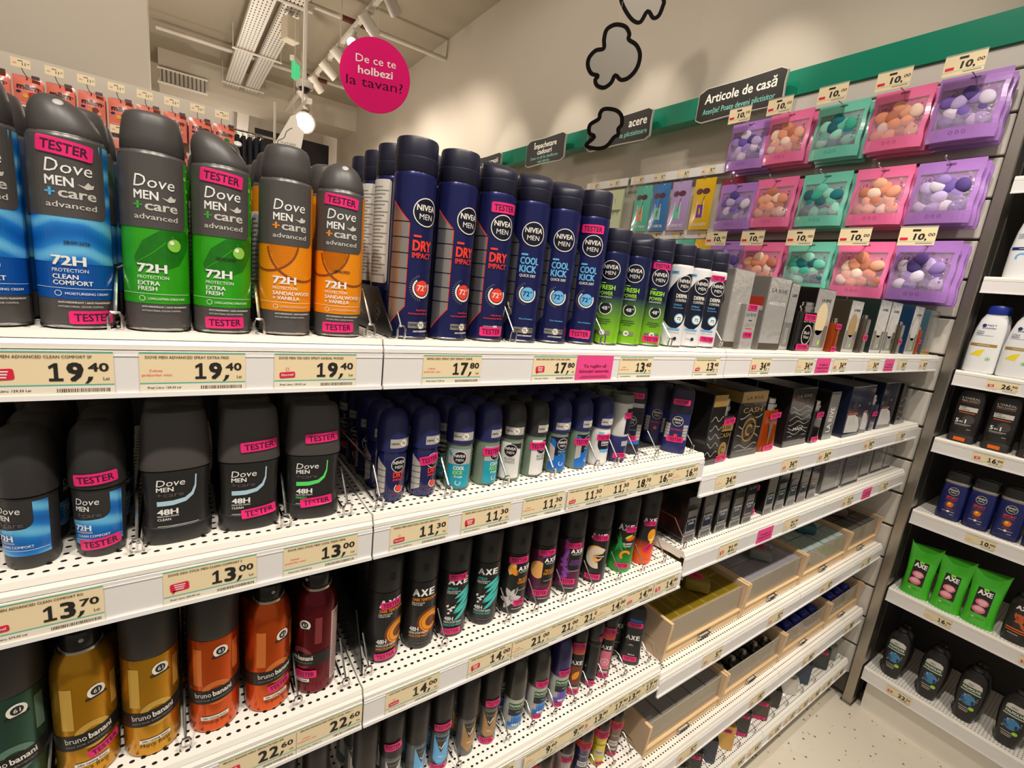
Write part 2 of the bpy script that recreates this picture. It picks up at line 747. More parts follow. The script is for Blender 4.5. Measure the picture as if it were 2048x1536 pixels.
# brushed steel post between the slatted wall and the side shelving
pst = thing('steel_post', 'brushed steel post standing between the slatted wall and the side shelves', 'post', (2.2, 0.469, 0))
grow(pst, [('post_tube', MB().bbox(-0.012, -0.0165, 0, 0.07, 0.0165, 3.0, steel, 0.003).mesh('post_tube', False)),
           ('base_plate', MB().box(-0.016, -0.02, 0, 0.08, 0.02, 0.006, steel).mesh('base_plate', False))])

# ------------------------------------------------------------------ main shelving
RY = 0.4926


def prism_x(mb, prof, x0, x1, m):
    n = len(prof)
    vs = [(x0, y, z) for y, z in prof] + [(x1, y, z) for y, z in prof]
    fs = [tuple(range(n - 1, -1, -1)), tuple(range(n, 2 * n))]
    fs += [(i, (i + 1) % n, n + (i + 1) % n, n + i) for i in range(n)]
    return mb.add(vs, fs, m)


BAYS = {'a': (-0.481, 0.1835), 'b': (0.1855, 0.8495), 'c': (0.8515, 1.514), 'd': (1.516, 2.18)}
LEVELS = {'a': (-.075, -.283, -.525, -.775), 'b': (-.075, -.283, -.525, -.775, -1.02),
          'c': (-.075, -.322, -.500, -.803, -1.083, -1.313), 'd': (-.075, -.322, -.500, -.803, -1.083, -1.313)}
BAYNAME = {'a': 'left bay', 'b': 'second bay', 'c': 'third bay', 'd': 'far bay by the steel post'}
ORD = ('top', 'second', 'third', 'fourth', 'fifth', 'lowest')
SZ = {}
for bay, (x0, x1) in BAYS.items():
    for lv, zr in enumerate(LEVELS[bay]):
        zb = CH + zr
        SZ[bay + str(lv)] = zb
        t = thing('shelf', f'white steel shelf, {ORD[lv]} level of the {BAYNAME[bay]}', 'shelf', (0, 0, 0), 0, 'white shelves of the long fixture')
        plain_board = bay in 'cd' and lv in (0, 1)
        b_ = MB().box(x0, 0.507, zb - 0.018, x1, 0.915, zb, white_steel if plain_board else PERF)
        grow(t, [('shelf_board', b_.mesh('shelf_board', False))])
        lip = MB()
        prism_x(lip, [(0.5071, zb + 0.0012), (0.5005, zb + 0.0012), (0.4985, zb - 0.0045), (0.5071, zb - 0.0045)], x0, x1, white_steel)
        prism_x(lip, [(0.5071, zb - 0.0052), (0.4982, zb - 0.0052), (0.4958, zb - 0.0085), (0.4958, zb - 0.0125), (0.5071, zb - 0.0125)], x0, x1, white_steel)
        obj('front_lip', lip.mesh('front_lip', False), t)
        rl = MB()
        prism_x(rl, [(0.4972, zb - 0.0135), (0.4946, zb - 0.0135), (0.4946, zb - 0.0495), (0.4922, zb - 0.0485), (0.4918, zb - 0.0525), (0.4972, zb - 0.0530)], x0, x1, rail_white)
        prism_x(rl, [(0.4948, zb - 0.0170), (0.4941, zb - 0.0170), (0.4941, zb - 0.0180), (0.4948, zb - 0.0180)], x0, x1, rail_white)
        obj('price_rail', rl.mesh('price_rail', False), t)
        for xs in (x0 + 0.0012, x1 - 0.0032):
            obj('bracket', prism_x(MB(), [(0.53, zb - 0.0185), (0.90, zb - 0.0185), (0.90, zb - 0.07), (0.80, zb - 0.05)], xs, xs + 0.002, white_steel).mesh('bracket', False), t)

fr = thing('shelving_frame', 'dark backed frame that carries the long white shelves', 'shelving', (0, 0, 0))
for bay, (x0, x1) in BAYS.items():
    obj('back_panel', MB().box(x0, 0.93, 0.06, x1, 0.945, 1.405, dark_panel if bay in 'ab' else slat_white).mesh('back_panel', False), fr)
    obj('plinth', MB().box(x0, 0.54, 0.0, x1, 0.93, 0.11, white_steel).mesh('plinth', False), fr)
for x in (-0.4805, 0.1845, 0.8505, 1.515, 2.181):
    obj('upright', MB().box(x - 0.012, 0.916, 0, x + 0.012, 0.95, 1.42, steel).mesh('upright', False), fr)

# ------------------------------------------------------------------ side shelving on the right
side_levels = (.516, .202, -.114, -.359, -.638, -.962, -1.317)
SIDE = []
for lv, zr in enumerate(side_levels):
    zb = CH + zr
    SIDE.append(zb)
    t = thing('side_shelf', f'white side shelf beyond the steel post, number {("one", "two", "three", "four", "five", "six", "seven")[lv]} from the top', 'shelf', (0, 0, 0), 0, 'white shelves of the side fixture')
    y0, y1 = -0.6, 0.448

    def prism_y(mb, prof, m):
        n = len(prof)
        vs = [(x, y0, z) for x, z in prof] + [(x, y1, z) for x, z in prof]
        fs = [tuple(range(n)), tuple(range(2 * n - 1, n - 1, -1))]
        fs += [((i + 1) % n, i, n + i, n + (i + 1) % n) for i in range(n)]
        return mb.add(vs, fs, m)
    grow(t, [('shelf_board', MB().box(2.214, y0, zb - 0.018, 2.55, y1, zb, PERF_R).mesh('shelf_board', False)),
             ('front_lip', prism_y(MB(), [(2.2141, zb + 0.001), (2.207, zb + 0.001), (2.203, zb - 0.005), (2.203, zb - 0.0125), (2.2141, zb - 0.0125)], white_steel).mesh('front_lip', False)),
             ('price_rail', prism_y(MB(), [(2.2045, zb - 0.0135), (2.202, zb - 0.0135), (2.202, zb - 0.0495), (2.1995, zb - 0.0485), (2.199, zb - 0.0525), (2.2045, zb - 0.053)], rail_white).mesh('price_rail', False))])
sf = thing('side_shelving_frame', 'dark backed frame behind the shower gel and shampoo shelves', 'shelving')
obj('back_panel', MB().box(2.56, -0.6, 0.02, 2.575, 0.45, 2.4, dark_panel).mesh('back_panel', False), sf)
obj('side_panel', MB().box(2.27, 0.4495, 0.02, 2.56, 0.4525, 2.4, dark_panel).mesh('side_panel', False), sf)
obj('plinth', MB().box(2.225, -0.6, 0.0, 2.55, 0.43, 0.12, white_steel).mesh('plinth', False), sf)

# ------------------------------------------------------------------ price tags
cream = mat('tag_cream', S(240, 219, 178), 0.55, 0, 0.02, 40)
teal_line = mat('tag_teal', S(92, 186, 168), 0.5)
tag_white = mat('tag_white', S(242, 232, 214), 0.55)
bubble_red = mat('tag_red', S(222, 32, 66), 0.45)
thin_ink = mat('tag_text', S(104, 84, 66), 0.6)
pink_card = mat('notice_pink', S(236, 74, 142), 0.5, 0, 0.03, 20)
pink_ink = mat('notice_ink', S(150, 24, 66), 0.5)
TW, TH = 0.0775, 0.0352


@lru_cache(None)
def tag_meshes(whole, cents, title, promo, unit, w):
    f = Flat(0.0)
    card = MB().box(-w / 2, 0, -TH / 2, w / 2, 0.0004, TH / 2, cream)
    p = MB()
    hw = w / 2
    p.art(f, rect(-hw, TH / 2 - 0.0012, hw, TH / 2), teal_line)
    p.art(f, rect(-hw, -TH / 2, hw, -0.0098), tag_white)
    p.art(f, rect(-hw, -0.0098, hw, -0.0088), teal_line, 1)
    if title:
        p.write(f, title, -hw + 0.004, 0.0122, 0.0022, thin_ink, 1, align='L', width=w * 0.78)
    for n_, ch in enumerate(whole):
        cx = hw - 0.0178 - 0.0113 * (len(whole) - n_ - 0.5)
        if ch == '1':
            hh = 0.0142
            z0 = -0.0060
            p.art(f, [[(cx - 0.0011, z0 + 0.0020), (cx + 0.0014, z0 + 0.0020), (cx + 0.0014, z0 + hh), (cx - 0.0006, z0 + hh), (cx - 0.0011, z0 + hh - 0.0008)],
                      [(cx - 0.0011, z0 + hh - 0.0030), (cx - 0.0011, z0 + hh - 0.0004), (cx - 0.0040, z0 + hh - 0.0026), (cx - 0.0036, z0 + hh - 0.0046)], [(cx - 0.0040, z0), (cx + 0.0042, z0), (cx + 0.0042, z0 + 0.0021), (cx - 0.0040, z0 + 0.0021)]], ink, 1)
        else:
            p.write(f, ch, cx, -0.0060, 0.0142, ink, 1, bold=0.03, width=0.0100)
    p.art(f, [[(hw - 0.0158, -0.0028), (hw - 0.0166, -0.0062), (hw - 0.0182, -0.0084), (hw - 0.0160, -0.0080), (hw - 0.0138, -0.0056), (hw - 0.0128, -0.0028)]], ink, 1)
    p.write(f, cents, hw - 0.003, 0.0016, 0.0066, ink, 1, align='R', bold=0.018, width=0.0128)
    p.write(f, 'Lei', hw - 0.003, -0.0056, 0.0024, thin_ink, 1, align='R')
    p.write(f, unit, -hw + 0.005, -0.0140, 0.0017, thin_ink, 1, align='L', width=w * 0.30)
    rnd = random.Random(whole + cents + str(title))
    x = 0.004
    while x < hw - 0.003:
        b = rnd.uniform(0.0003, 0.0009)
        p.art(f, rect(x, -0.0152, x + b, -0.0122), thin_ink, 1)
        x += b + rnd.uniform(0.0003, 0.0007)
    if promo == 'mici':
        p.write(f, 'Culmea', -hw + 0.011, 0.0008, 0.0020, red_ink, 1, bold=0.0)
        p.write(f, 'prețurilor mici.', -hw + 0.012, -0.0030, 0.0020, red_ink, 1, bold=0.0, width=0.021)
    elif promo == 'normal':
        p.art(f, rrect(-hw + 0.0115, -0.0035, 0.014, 0.0058, 0.0014, 0.06), bubble_red, 1)
        p.write(f, 'Normal', -hw + 0.0115, -0.0046, 0.0024, white_ink, 2, width=0.0105, rot=0.06)
        p.art(f, ring(-hw + 0.0115, 0.0022, 0.0013, 0.0016, n=12), bubble_red, 1)
    elif promo == 'bubble':
        p.art(f, rrect(-hw + 0.0125, -0.0005, 0.0150, 0.0085, 0.0018, 0.06), bubble_red, 1)
        p.art(f, [[(-hw + 0.007, -0.004), (-hw + 0.010, -0.004), (-hw + 0.0065, -0.0078)]], bubble_red, 1)
        for k in range(3):
            p.art(f, rect(-hw + 0.008 + 0.0006 * k, 0.0012 - k * 0.0022, -hw + 0.017 - 0.0006 * k, 0.0022 - k * 0.0022), white_ink, 2)
    return card.mesh('card', False), p.mesh('print', False)


def price_tag(x, zb, whole, cents, label, title='', promo='mici', unit='Pret/ Litru', w=TW, lift=0.0, rz=0.0, pos=None):
    loc = pos or (x, 0.4936 - lift, zb - 0.0315)
    t = thing('price_tag', label, 'price tag', loc, rz, 'paper price tags in the shelf rails')
    a, b = tag_meshes(whole, cents, title, promo, unit, w)
    grow(t, [('card', a, [('print', b)])])
    return t


_pink = {}


def pink_notice(x, zb, label, w=0.074):
    t = thing('tester_notice', label, 'notice card', (x, 0.4936, zb - 0.0315), 0, 'pink notice cards in the shelf rails')
    if 'm' not in _pink:
        f = Flat(0.0)
        p = MB()
        p.write(f, 'Te rugăm să', 0, 0.0015, 0.0042, pink_ink, 1, width=0.046)
        p.write(f, 'folosești testerele.', 0, -0.0060, 0.0042, pink_ink, 1, width=0.062)
        p.art(f, rect(-0.026, -0.0118, 0.026, -0.0112), pink_ink, 1)
        p.art(f, rect(-0.030, -0.0140, 0.030, -0.0134), pink_ink, 1)
        _pink['m'] = (MB().box(-w / 2, 0, -TH / 2, w / 2, 0.0004, TH / 2 + 0.001, pink_card).mesh('card', False), p.mesh('print', False))
    grow(t, [('card', _pink['m'][0], [('print', _pink['m'][1])])])


a0, b0 = SZ['a0'], SZ['b0']
L_, P_ = 'Pret/ Litru: 129,33 Lei', 'Pret/ Litru: 260,00 Lei'
price_tag(-0.080, a0, '19', '40', 'price tag 19,40 with red bubble under the blue spray cans', 'DOVE MEN ADVANCED CLEAN COMFORT SP', 'bubble', L_)
price_tag(0.014, a0, '19', '40', 'price tag 19,40 with red script under the green spray cans', 'DOVE MEN ADVANCED SPRAY EXTRA FRES', 'mici', L_)
price_tag(0.116, a0, '19', '40', 'price tag 19,40 with red pill under the orange spray cans', 'DOVE MEN 72H DEO SPRAY SANDAL WOOD', 'normal', L_)
price_tag(0.270, b0, '17', '80', 'price tag 17,80 with red script under the red-print navy cans', 'NIVEA DEO SPRAY DRY IMPACT 250ML', 'mici', 'Pret/ Litru: 71,20 Lei')
price_tag(0.429, b0, '17', '80', 'price tag 17,80 beside the pink notice on the top rail', 'NIVEA MEN DEO SPRAY COOL KICK 250ML', 'bubble', 'Pret/ Litru: 71,20 Lei')
pink_notice(0.506, b0, 'pink tester notice card in the top rail beside price 17,80')
price_tag(0.597, b0, '13', '40', 'price tag 13,40 under the green-and-navy cans', 'NIVEA MEN DEO SPRAY FRESH POWER', 'mici', 'Pret/ Litru: 89,33 Lei')
price_tag(0.790, b0, '13', '40', 'price tag 13,40 under the white and navy cans', 'NIVEA MEN DEO SPRAY DERMA CONTROL', 'normal', 'Pret/ Litru: 89,33 Lei')
for x, lb, pr in ((0.980, 'top-rail price tag 34,00 under the tall silver perfume box', 'bubble'), (1.177, 'top-rail price tag 34,00 left of the middle pink notice', 'mici'), (1.366, 'top-rail price tag 34,00 right of the middle pink notice', 'normal')):
    price_tag(x, SZ['c0'], '34', '00', lb, '', pr)
pink_notice(1.270, SZ['c0'], 'pink tester notice card in the top rail under the black tester')
for x, lb, pr in ((1.589, 'faded price tag 34,00 left of the farthest pink notice', 'mici'), (1.819, 'faded price tag 34,00 right of the farthest pink notice', 'mici'), (2.023, 'last price tag 34,00 on the top rail, next to the post', 'normal')):
    price_tag(x, SZ['d0'], '34', '00', lb, '', pr)
pink_notice(1.709, SZ['d0'], 'pink tester notice card farthest along the top rail')

a1, b1 = SZ['a1'], SZ['b1']
price_tag(-0.096, a1, '13', '70', 'price tag 13,70 under the black roll-ons with blue labels', 'DOVE MEN ADVANCED CLEAN COMFORT RO', 'normal', 'Pret/ Litru: 274,00 Lei')
price_tag(0.024, a1, '13', '00', 'price tag 13,00 with red bubble under the black sticks', 'DOVE DEO STICK MEN CLEAN COMFORT S', 'bubble', P_)
price_tag(0.127, a1, '13', '00', 'price tag 13,00 with red script under the black sticks', 'DOVE DEO STICK MEN COOL FRESH 50ML', 'mici', P_)
price_tag(0.244, b1, '11', '30', 'price tag 11,30 under the navy roll-ons with red print', 'NIVEA MEN DEO ROLL ON DRY IMPACT 5', 'normal', 'Pret/ Litru: 226,00 Lei')
price_tag(0.342, b1, '11', '30', 'price tag 11,30 with red bubble under the teal roll-ons', 'NIVEA MEN COOL KICK ROLL ON DEO 50', 'bubble', 'Pret/ Litru: 226,00 Lei')
price_tag(0.442, b1, '11', '30', 'price tag 11,30 with red script under the black-and-white roll-ons', 'NIVEA MEN DEO ROLL ON BLACK&WHITE', 'mici', 'Pret/ Litru: 226,00 Lei')
price_tag(0.526, b1, '11', '30', 'price tag 11,30 with red pill, first of the overlapping strip', 'NIVEA MEN ROLL ON FRESH ACTIVE', 'normal', lift=0.0018)
price_tag(0.592, b1, '11', '30', 'price tag 11,30, second of the overlapping strip', 'NIVEA MEN ROLL ON DERMA', '', lift=0.0012)
price_tag(0.651, b1, '18', '70', 'price tag 18,70 in the overlapping strip', 'NIVEA MEN DEO', '', lift=0.0006)
price_tag(0.713, b1, '16', '50', 'price tag 16,50 closing the overlapping strip', 'NIVEA MEN STICK FRESH', '')
price_tag(0.792, b1, '16', '50', 'price tag 16,50 at the right end of the second bay', 'NIVEA MEN STICK DRY IMPACT', 'mici')
for x, k, lb, pr in ((0.944, 'c1', 'price tag 34,00 under the black and gold boxes', 'mici'), (1.223, 'c1', 'price tag 34,00 under the amber tester bottle', 'normal'), (1.417, 'c1', 'price tag 34,00 under the narrow silver box', 'bubble'),
                     (1.727, 'd1', 'price tag 34,00 under the navy sneaker boxes', 'bubble'), (2.007, 'd1', 'price tag 34,00 on the far second rail next to the post', 'mici')):
    price_tag(x, SZ[k], '34', '00', lb, '', pr)
for x, k, lb, pr in ((1.017, 'c2', 'price tag 21,00 under the first row of slim black boxes', 'bubble'), (1.314, 'c2', 'price tag 21,00 right of the magenta notice', 'mici'),
                     (1.679, 'd2', 'price tag 21,00 under the grey boxes', 'normal'), (1.980, 'd2', 'price tag 21,00 on the third rail nearest the post', 'mici')):
    price_tag(x, SZ[k], '21', '00', lb, '', pr)
pink_notice(1.181, SZ['c2'], 'magenta tester notice card under the slim black boxes')
pink_notice(1.830, SZ['d2'], 'magenta tester notice card under the grey boxes')

a2, b2 = SZ['a2'], SZ['b2']
price_tag(-0.036, a2, '22', '60', 'price tag 22,60 cut off by the lower picture edge', 'BRUNO BANANI DEO SPRAY', 'mici')
price_tag(0.066, a2, '22', '60', 'price tag 22,60 with red bubble under the orange cans', 'BRUNO BANANI AERO ABSOLUTE DEO SPR', 'bubble', 'Pret/ Litru: 150,67 Lei')
price_tag(0.1445, a2, '22', '60', 'price tag 22,60 with red script under the burgundy can', 'BRUNO BANANI DEO SPRAY LOYAL MAN 1', 'mici', 'Pret/ Litru: 150,67 Lei')
price_tag(0.253, b2, '14', '00', 'price tag 14,00 with red pill under the copper-swirl cans', 'AXE DARK TEMPTATION DEO SPRAY 150M', 'normal', 'Pret/ Litru: 93,33 Lei')
price_tag(0.378, b2, '14', '00', 'price tag 14,00 with red bubble under the teal-splash cans', 'AXE APOLLO DEO SPRAY 150ML', 'bubble', 'Pret/ Litru: 93,33 Lei')
price_tag(0.456, b2, '21', '00', 'price tag 21,00 left of the three on the third rail', 'AXE DEO SPRAY BLACK VANILLA 150 ML', 'mici', lift=0.0012)
price_tag(0.521, b2, '21', '00', 'price tag 21,00 in the middle of three on the third rail', 'AXE DEO PEACH INFUSION', '', lift=0.0006)
price_tag(0.574, b2, '21', '00', 'price tag 21,00 right of the three on the third rail', 'AXE PURPLE PATCHOULI', '')
price_tag(0.641, b2, '14', '00', 'price tag 14,00 under the cream-swirl can', 'AXE DEO SPRAY 150ML', 'mici', lift=0.0006)
price_tag(0.718, b2, '14', '00', 'price tag 14,00 under the green can', 'AXE DEO SPRAY GUMMY', 'normal', lift=0.0002)
price_tag(0.799, b2, '14', '00', 'price tag 14,00 under the orange-based can at the bay end', 'AXE DEO SPRAY', 'bubble', lift=0.0006)
b3, b4 = SZ['b3'], SZ['b4']
price_tag(0.418, b3, '13', '70', 'price tag 13,70 on the fourth rail at the picture bottom', 'REXONA ROLL ON', '')
price_tag(0.514, b3, '9', '60', 'price tag 9,60 left of the two', 'PALMOLIVE ROLL ON', 'mici', lift=0.0030)
price_tag(0.581, b3, '9', '60', 'price tag 9,60 right of the two', 'PALMOLIVE ROLL ON', '', lift=0.0024)
price_tag(0.647, b3, '13', '80', 'price tag 13,80 with red bubble on the fourth rail', 'AXE STICK', 'bubble', lift=0.0018)
price_tag(0.706, b3, '17', '90', 'price tag 17,90 between the two 13,80 tags', 'AXE STICK', '', lift=0.0012)
price_tag(0.746, b3, '13', '80', 'price tag 13,80 without bubble on the fourth rail', 'AXE STICK', '', lift=0.0006)
price_tag(0.803, b3, '17', '90', 'price tag 17,90 at the right end of the fourth rail', 'AXE DEO', '')
price_tag(0.806, b4, '13', '70', 'price tag at the right end of the fifth rail', '', '')
for x, k, wh, ct, lb in ((1.059, 'c3', '5', '00', 'price tag 5,00 under the crate of gold boxes'), (1.370, 'c3', '5', '00', 'price tag 5,00 under the crate of silver boxes'),
                         (1.701, 'd3', '5', '00', 'price tag 5,00 under the crate of pale mint boxes'), (2.030, 'd3', '5', '00', 'price tag 5,00 under the crate of slim grey boxes'),
                         (1.044, 'c4', '5', '00', 'price tag 5,00 under the crate of plain grey boxes'), (1.386, 'c4', '18', '00', 'price tag 18,00 under the crate of dark bottles'),
                         (1.720, 'd4', '28', '00', 'price tag 28,00 under the near crate of blue caps'), (2.058, 'd4', '38', '00', 'price tag 38,00 under the far crate of blue caps'),
                         (1.370, 'c5', '44', '00', 'price tag 44,00 on the lowest rail, nearer of two'), (1.466, 'c5', '44', '00', 'price tag 44,00 on the lowest rail, farther of two'),
                         (1.597, 'd5', '15', '00', 'price tag 15,00 first of three on the lowest rail'), (1.700, 'd5', '15', '00', 'price tag 15,00 second of three on the lowest rail'), (1.800, 'd5', '15', '00', 'price tag 15,00 third of three on the lowest rail'),
                         (1.895, 'd5', '48', '00', 'price tag 48,00 left of price 35,00 on the lowest rail'), (1.995, 'd5', '35', '00', 'price tag 35,00 on the lowest rail'), (2.107, 'd5', '48', '00', 'price tag 48,00 at the far end of the lowest rail')):
    price_tag(x, SZ[k], wh, ct, lb, '', 'normal', w=0.082 if k in ('c3', 'd3', 'c4', 'd4') else TW)
for y, lv, wh, ct, lb, pr in ((0.325, 2, '26', '90', 'price tag 26,90 under the white shampoo bottles', 'bubble'), (0.302, 3, '16', '00', 'price tag 16,00 under the black five-in-one bottles', 'bubble'),
                              (0.256, 4, '10', '00', 'price tag 10,00 under the navy sport shower gels', 'mici'), (0.294, 5, '16', '00', 'price tag 16,00 under the green shower gel packs', 'mici'),
                              (0.05, 5, '16', '00', 'price tag under the orange-print black shower gel', 'bubble'), (0.329, 6, '22', '50', 'price tag 22,50 under the black oval shower gels', 'bubble')):
    price_tag(0, 0, wh, ct, lb, '', pr, rz=-PI / 2, pos=(2.2013, y, SIDE[lv] - 0.0315))

# ------------------------------------------------------------------ wire dividers
@lru_cache(None)
def divider_mesh(depth, h):
    w = 0.0045
    fr_ = [(-w, 0.0, 0.0015), (-w, -0.001, 0.012), (-w * 0.6, -0.0012, 0.016), (w * 0.6, -0.0012, 0.016), (w, -0.001, 0.012), (w, 0.0, 0.0015)]
    side = [(0, 0.0, 0.015), (0, h * 0.62, h), (0, depth, h), (0, depth + 0.006, h - 0.006), (0, depth + 0.006, 0.0015), (0, 0.02, 0.0015)]
    return (MB().tube(fr_, 0.0013, chrome).mesh('front_loop'), MB().tube(side, 0.0013, chrome).mesh('side_wire'))


def divider(x, zb, label, y=0.5085, depth=0.34, h=0.05):
    t = thing('wire_divider', label, 'divider', (x, y, zb + 0.0003), 0, 'chrome wire dividers between the products')
    a, b = divider_mesh(depth, h)
    grow(t, [('front_loop', a), ('side_wire', b)])


# ------------------------------------------------------------------ spray cans
steel_rim = mat('can_rim', S(212, 208, 202), 0.22, 1.0)
dove_grey = mat('dark_grey_lacquer', S(86, 82, 80), 0.34, 0.2, 0.03, 60)
dove_cap_m = mat('charcoal_cap', S(70, 66, 64), 0.44, 0, 0.04, 150)
nozzle_m = mat('nozzle_grey', S(170, 166, 160), 0.4)


def wave_mat(name, c0, c1, c2, scale, detail=2.0, dist=6.0, direction='Z', rings=False):
    if name in MATS:
        return MATS[name]
    m = bpy.data.materials.new(name)
    m.use_nodes = True
    nt = m.node_tree
    b = nt.nodes['Principled BSDF']
    b.inputs['Roughness'].default_value = 0.30
    b.inputs['Metallic'].default_value = 0.15
    tc = nt.nodes.new('ShaderNodeTexCoord')
    w = nt.nodes.new('ShaderNodeTexWave')
    w.wave_type = 'RINGS' if rings else 'BANDS'
    if rings:
        w.rings_direction = 'Y'
    else:
        w.bands_direction = direction
    w.inputs['Scale'].default_value = scale
    w.inputs['Distortion'].default_value = dist
    w.inputs['Detail'].default_value = detail
    w.inputs['Detail Scale'].default_value = 1.2
    nt.links.new(tc.outputs['Object'], w.inputs['Vector'])
    r = nt.nodes.new('ShaderNodeValToRGB')
    r.color_ramp.elements[0].color = c0 + (1,)
    r.color_ramp.elements[1].color = c2 + (1,)
    e = r.color_ramp.elements.new(0.55)
    e.color = c1 + (1,)
    nt.links.new(w.outputs['Fac'], r.inputs[0])
    nt.links.new(r.outputs[0], b.inputs['Base Color'])
    MATS[name] = m
    return m


blue_wave = wave_mat('blue_waves', S(18, 104, 190), S(36, 134, 214), S(112, 196, 240), 14, 1.5, 5)
blue_deep = mat('blue_sleeve', S(14, 86, 172), 0.3, 0.15, 0.04, 30)
green_leaf = mat('green_sleeve', S(52, 166, 26), 0.3, 0.15, 0.25, 45)
leaf_dark = mat('leaf_dark', S(28, 116, 20), 0.32, 0.1, 0.35, 120)
drop_m = mat('dew_drop', S(150, 214, 80), 0.12, 0.1)
orange_wood = mat('orange_sleeve', S(248, 150, 18), 0.32, 0.15, 0.08, 40)
wood_rings = wave_mat('wood_rings', S(250, 156, 22), S(246, 148, 20), S(226, 128, 16), 170, 1.0, 1.5, rings=True)
bark = mat('bark_brown', S(140, 66, 18), 0.5, 0, 0.3, 300)
light_blue_ink = mat('print_light_blue', S(94, 178, 232), 0.4)
green_ink = mat('print_green', S(70, 170, 60), 0.4)
orange_ink = mat('print_orange', S(248, 150, 30), 0.4)
pale_ink = mat('print_pale', S(206, 200, 192), 0.4)

DOVE_R = 0.0236
DOVE_PROF = [(0.0222, 0.0), (0.0236, 0.0015), (0.0236, 0.1425), (0.0228, 0.1455)]
DOVE = Round([(0.0236, 0.0), (0.0236, 0.1425), (0.0228, 0.1455)])


@lru_cache(None)
def dove_parts(kind, tester):
    body = MB()
    body.lathe([(0.0215, 0.0), (0.0228, 0.0006), (0.0240, 0.0012), (0.0240, 0.0026), (0.0236, 0.003)], steel_rim, 36)
    body.lathe([(0.0236, 0.003), (0.0236, 0.1425), (0.0226, 0.1462), (0.0212, 0.1475)], dove_grey, 36)
    body.lathe([(0.0224, 0.1458), (0.0226, 0.1466), (0.0216, 0.1476)], steel_rim, 36)
    slv, lab, txt = MB(), MB(), MB()
    R = DOVE_R
    g = PI * R
    zl, zh = 0.0243, 0.1432
    sm = {'blue': blue_deep, 'green': green_leaf, 'orange': orange_wood}[kind]
    slv.art(DOVE, rect(-g, zl, g, zh), sm, 0)
    if kind == 'blue':
        slv.art(DOVE, rect(-g, 0.052, g, 0.0905), blue_wave, 1)
        slv.art(DOVE, rect(0.02, 0.0905, g, zh), blue_wave, 1)
    elif kind == 'green':
        leaf = [(0.004, 0.0870), (-0.010, 0.076), (-0.017, 0.062), (-0.015, 0.055), (0.002, 0.052), (0.016, 0.058), (0.026, 0.072), (0.028, 0.087)]
        slv.art(DOVE, [leaf], leaf_dark, 1)
        slv.art(DOVE, stroke([(-0.016, 0.057), (-0.004, 0.066), (0.012, 0.082)], 0.0008), green_leaf, 2)
        slv.art(DOVE, disc(0.0125, 0.0745, 0.0062), drop_m, 2)
        slv.art(DOVE, ring(0.0125, 0.0745, 0.0054, 0.0064), leaf_dark, 3)
        slv.art(DOVE, disc(0.0105, 0.0765, 0.0018, 10), white_ink, 3)
        for k in range(14):
            rr = random.Random(k)
            slv.art(DOVE, disc(rr.uniform(0.022, 0.045), rr.uniform(0.08, 0.14), rr.uniform(0.0008, 0.0022), 10), drop_m, 1)
    else:
        for cx, cz, rr in ((0.014, 0.088, 0.034), (-0.020, 0.090, 0.028)):
            pts = [(cx + rr * math.cos(a), cz + rr * math.sin(a)) for a in [PI + 0.1 + (PI - 0.2) * i / 24 for i in range(25)]]
            pts = [p for p in pts if p[1] > 0.05]
            top = [p for p in pts]
            if len(top) > 2:
                slv.art(DOVE, [[(top[0][0], 0.0868)] + top + [(top[-1][0], 0.0868)]], wood_rings, 1)
                slv.art(DOVE, stroke(top, 0.0020), bark, 2)
        slv.art(DOVE, rect(0.026, 0.0868, g, zh), wood_rings, 1)
    # dark front panel with one rounded lower corner
    x0, x1 = -0.046, 0.0235
    pan = [(x0, 0.0868)] + arc(x1 - 0.006, 0.0868 + 0.006, 0.006, -PI / 2, 0, 5) + [(x1, zh + 0.001), (x0, zh + 0.001)]
    lab.art(DOVE, [pan], dove_grey, 3)
    acc = {'blue': light_blue_ink, 'green': green_ink, 'orange': orange_ink}[kind]
    w = txt.write
    w(DOVE, 'D', -0.0105, 0.1186, 0.0095, white_ink, 5, bold=-0.004, shear=0.15, width=0.0078)
    w(DOVE, 'ove', 0.004, 0.1186, 0.0088, white_ink, 5, bold=0.0, shear=0.12, width=0.0185)
    w(DOVE, 'MEN', -0.0062, 0.1092, 0.0066, white_ink, 5, bold=0.02, width=0.0165)
    bird = [(0.004, 0.1120), (0.008, 0.1112), (0.0105, 0.1145), (0.0125, 0.1125), (0.0145, 0.1130), (0.0135, 0.1100), (0.0095, 0.1090), (0.0065, 0.1105)]
    txt.art(DOVE, [bird], pale_ink, 5)
    w(DOVE, '+', -0.0118, 0.1003, 0.0078, acc, 5, bold=0.03)
    w(DOVE, 'care', 0.0042, 0.1010, 0.0072, pale_ink, 5, bold=0.02, width=0.0225)
    w(DOVE, 'advanced', 0.0003, 0.0935, 0.0042, pale_ink, 5, bold=0.01, width=0.030)
    w(DOVE, '72H', -0.0040, 0.0505, 0.0068, white_ink, 5, bold=0.03, width=0.0205)
    w(DOVE, 'PROTECTION', -0.0035, 0.0452, 0.0026, white_ink, 5, bold=0.0, width=0.0215, )
    names = {'blue': ('CLEAN', 'COMFORT'), 'green': ('EXTRA', 'FRESH'), 'orange': ('SANDALWOOD', '+ VANILLA')}[kind]
    w(DOVE, names[0], -0.0142, 0.0398, 0.0034, white_ink, 5, align='L', bold=0.02)
    w(DOVE, names[1], -0.0142, 0.0352, 0.0034, white_ink, 5, align='L', bold=0.02)
    txt.art(DOVE, rect(-0.03, 0.0325, 0.026, 0.0328), white_ink, 5)
    txt.art(DOVE, ring(-0.0115, 0.0286, 0.0019, 0.0023, n=14), white_ink, 5)
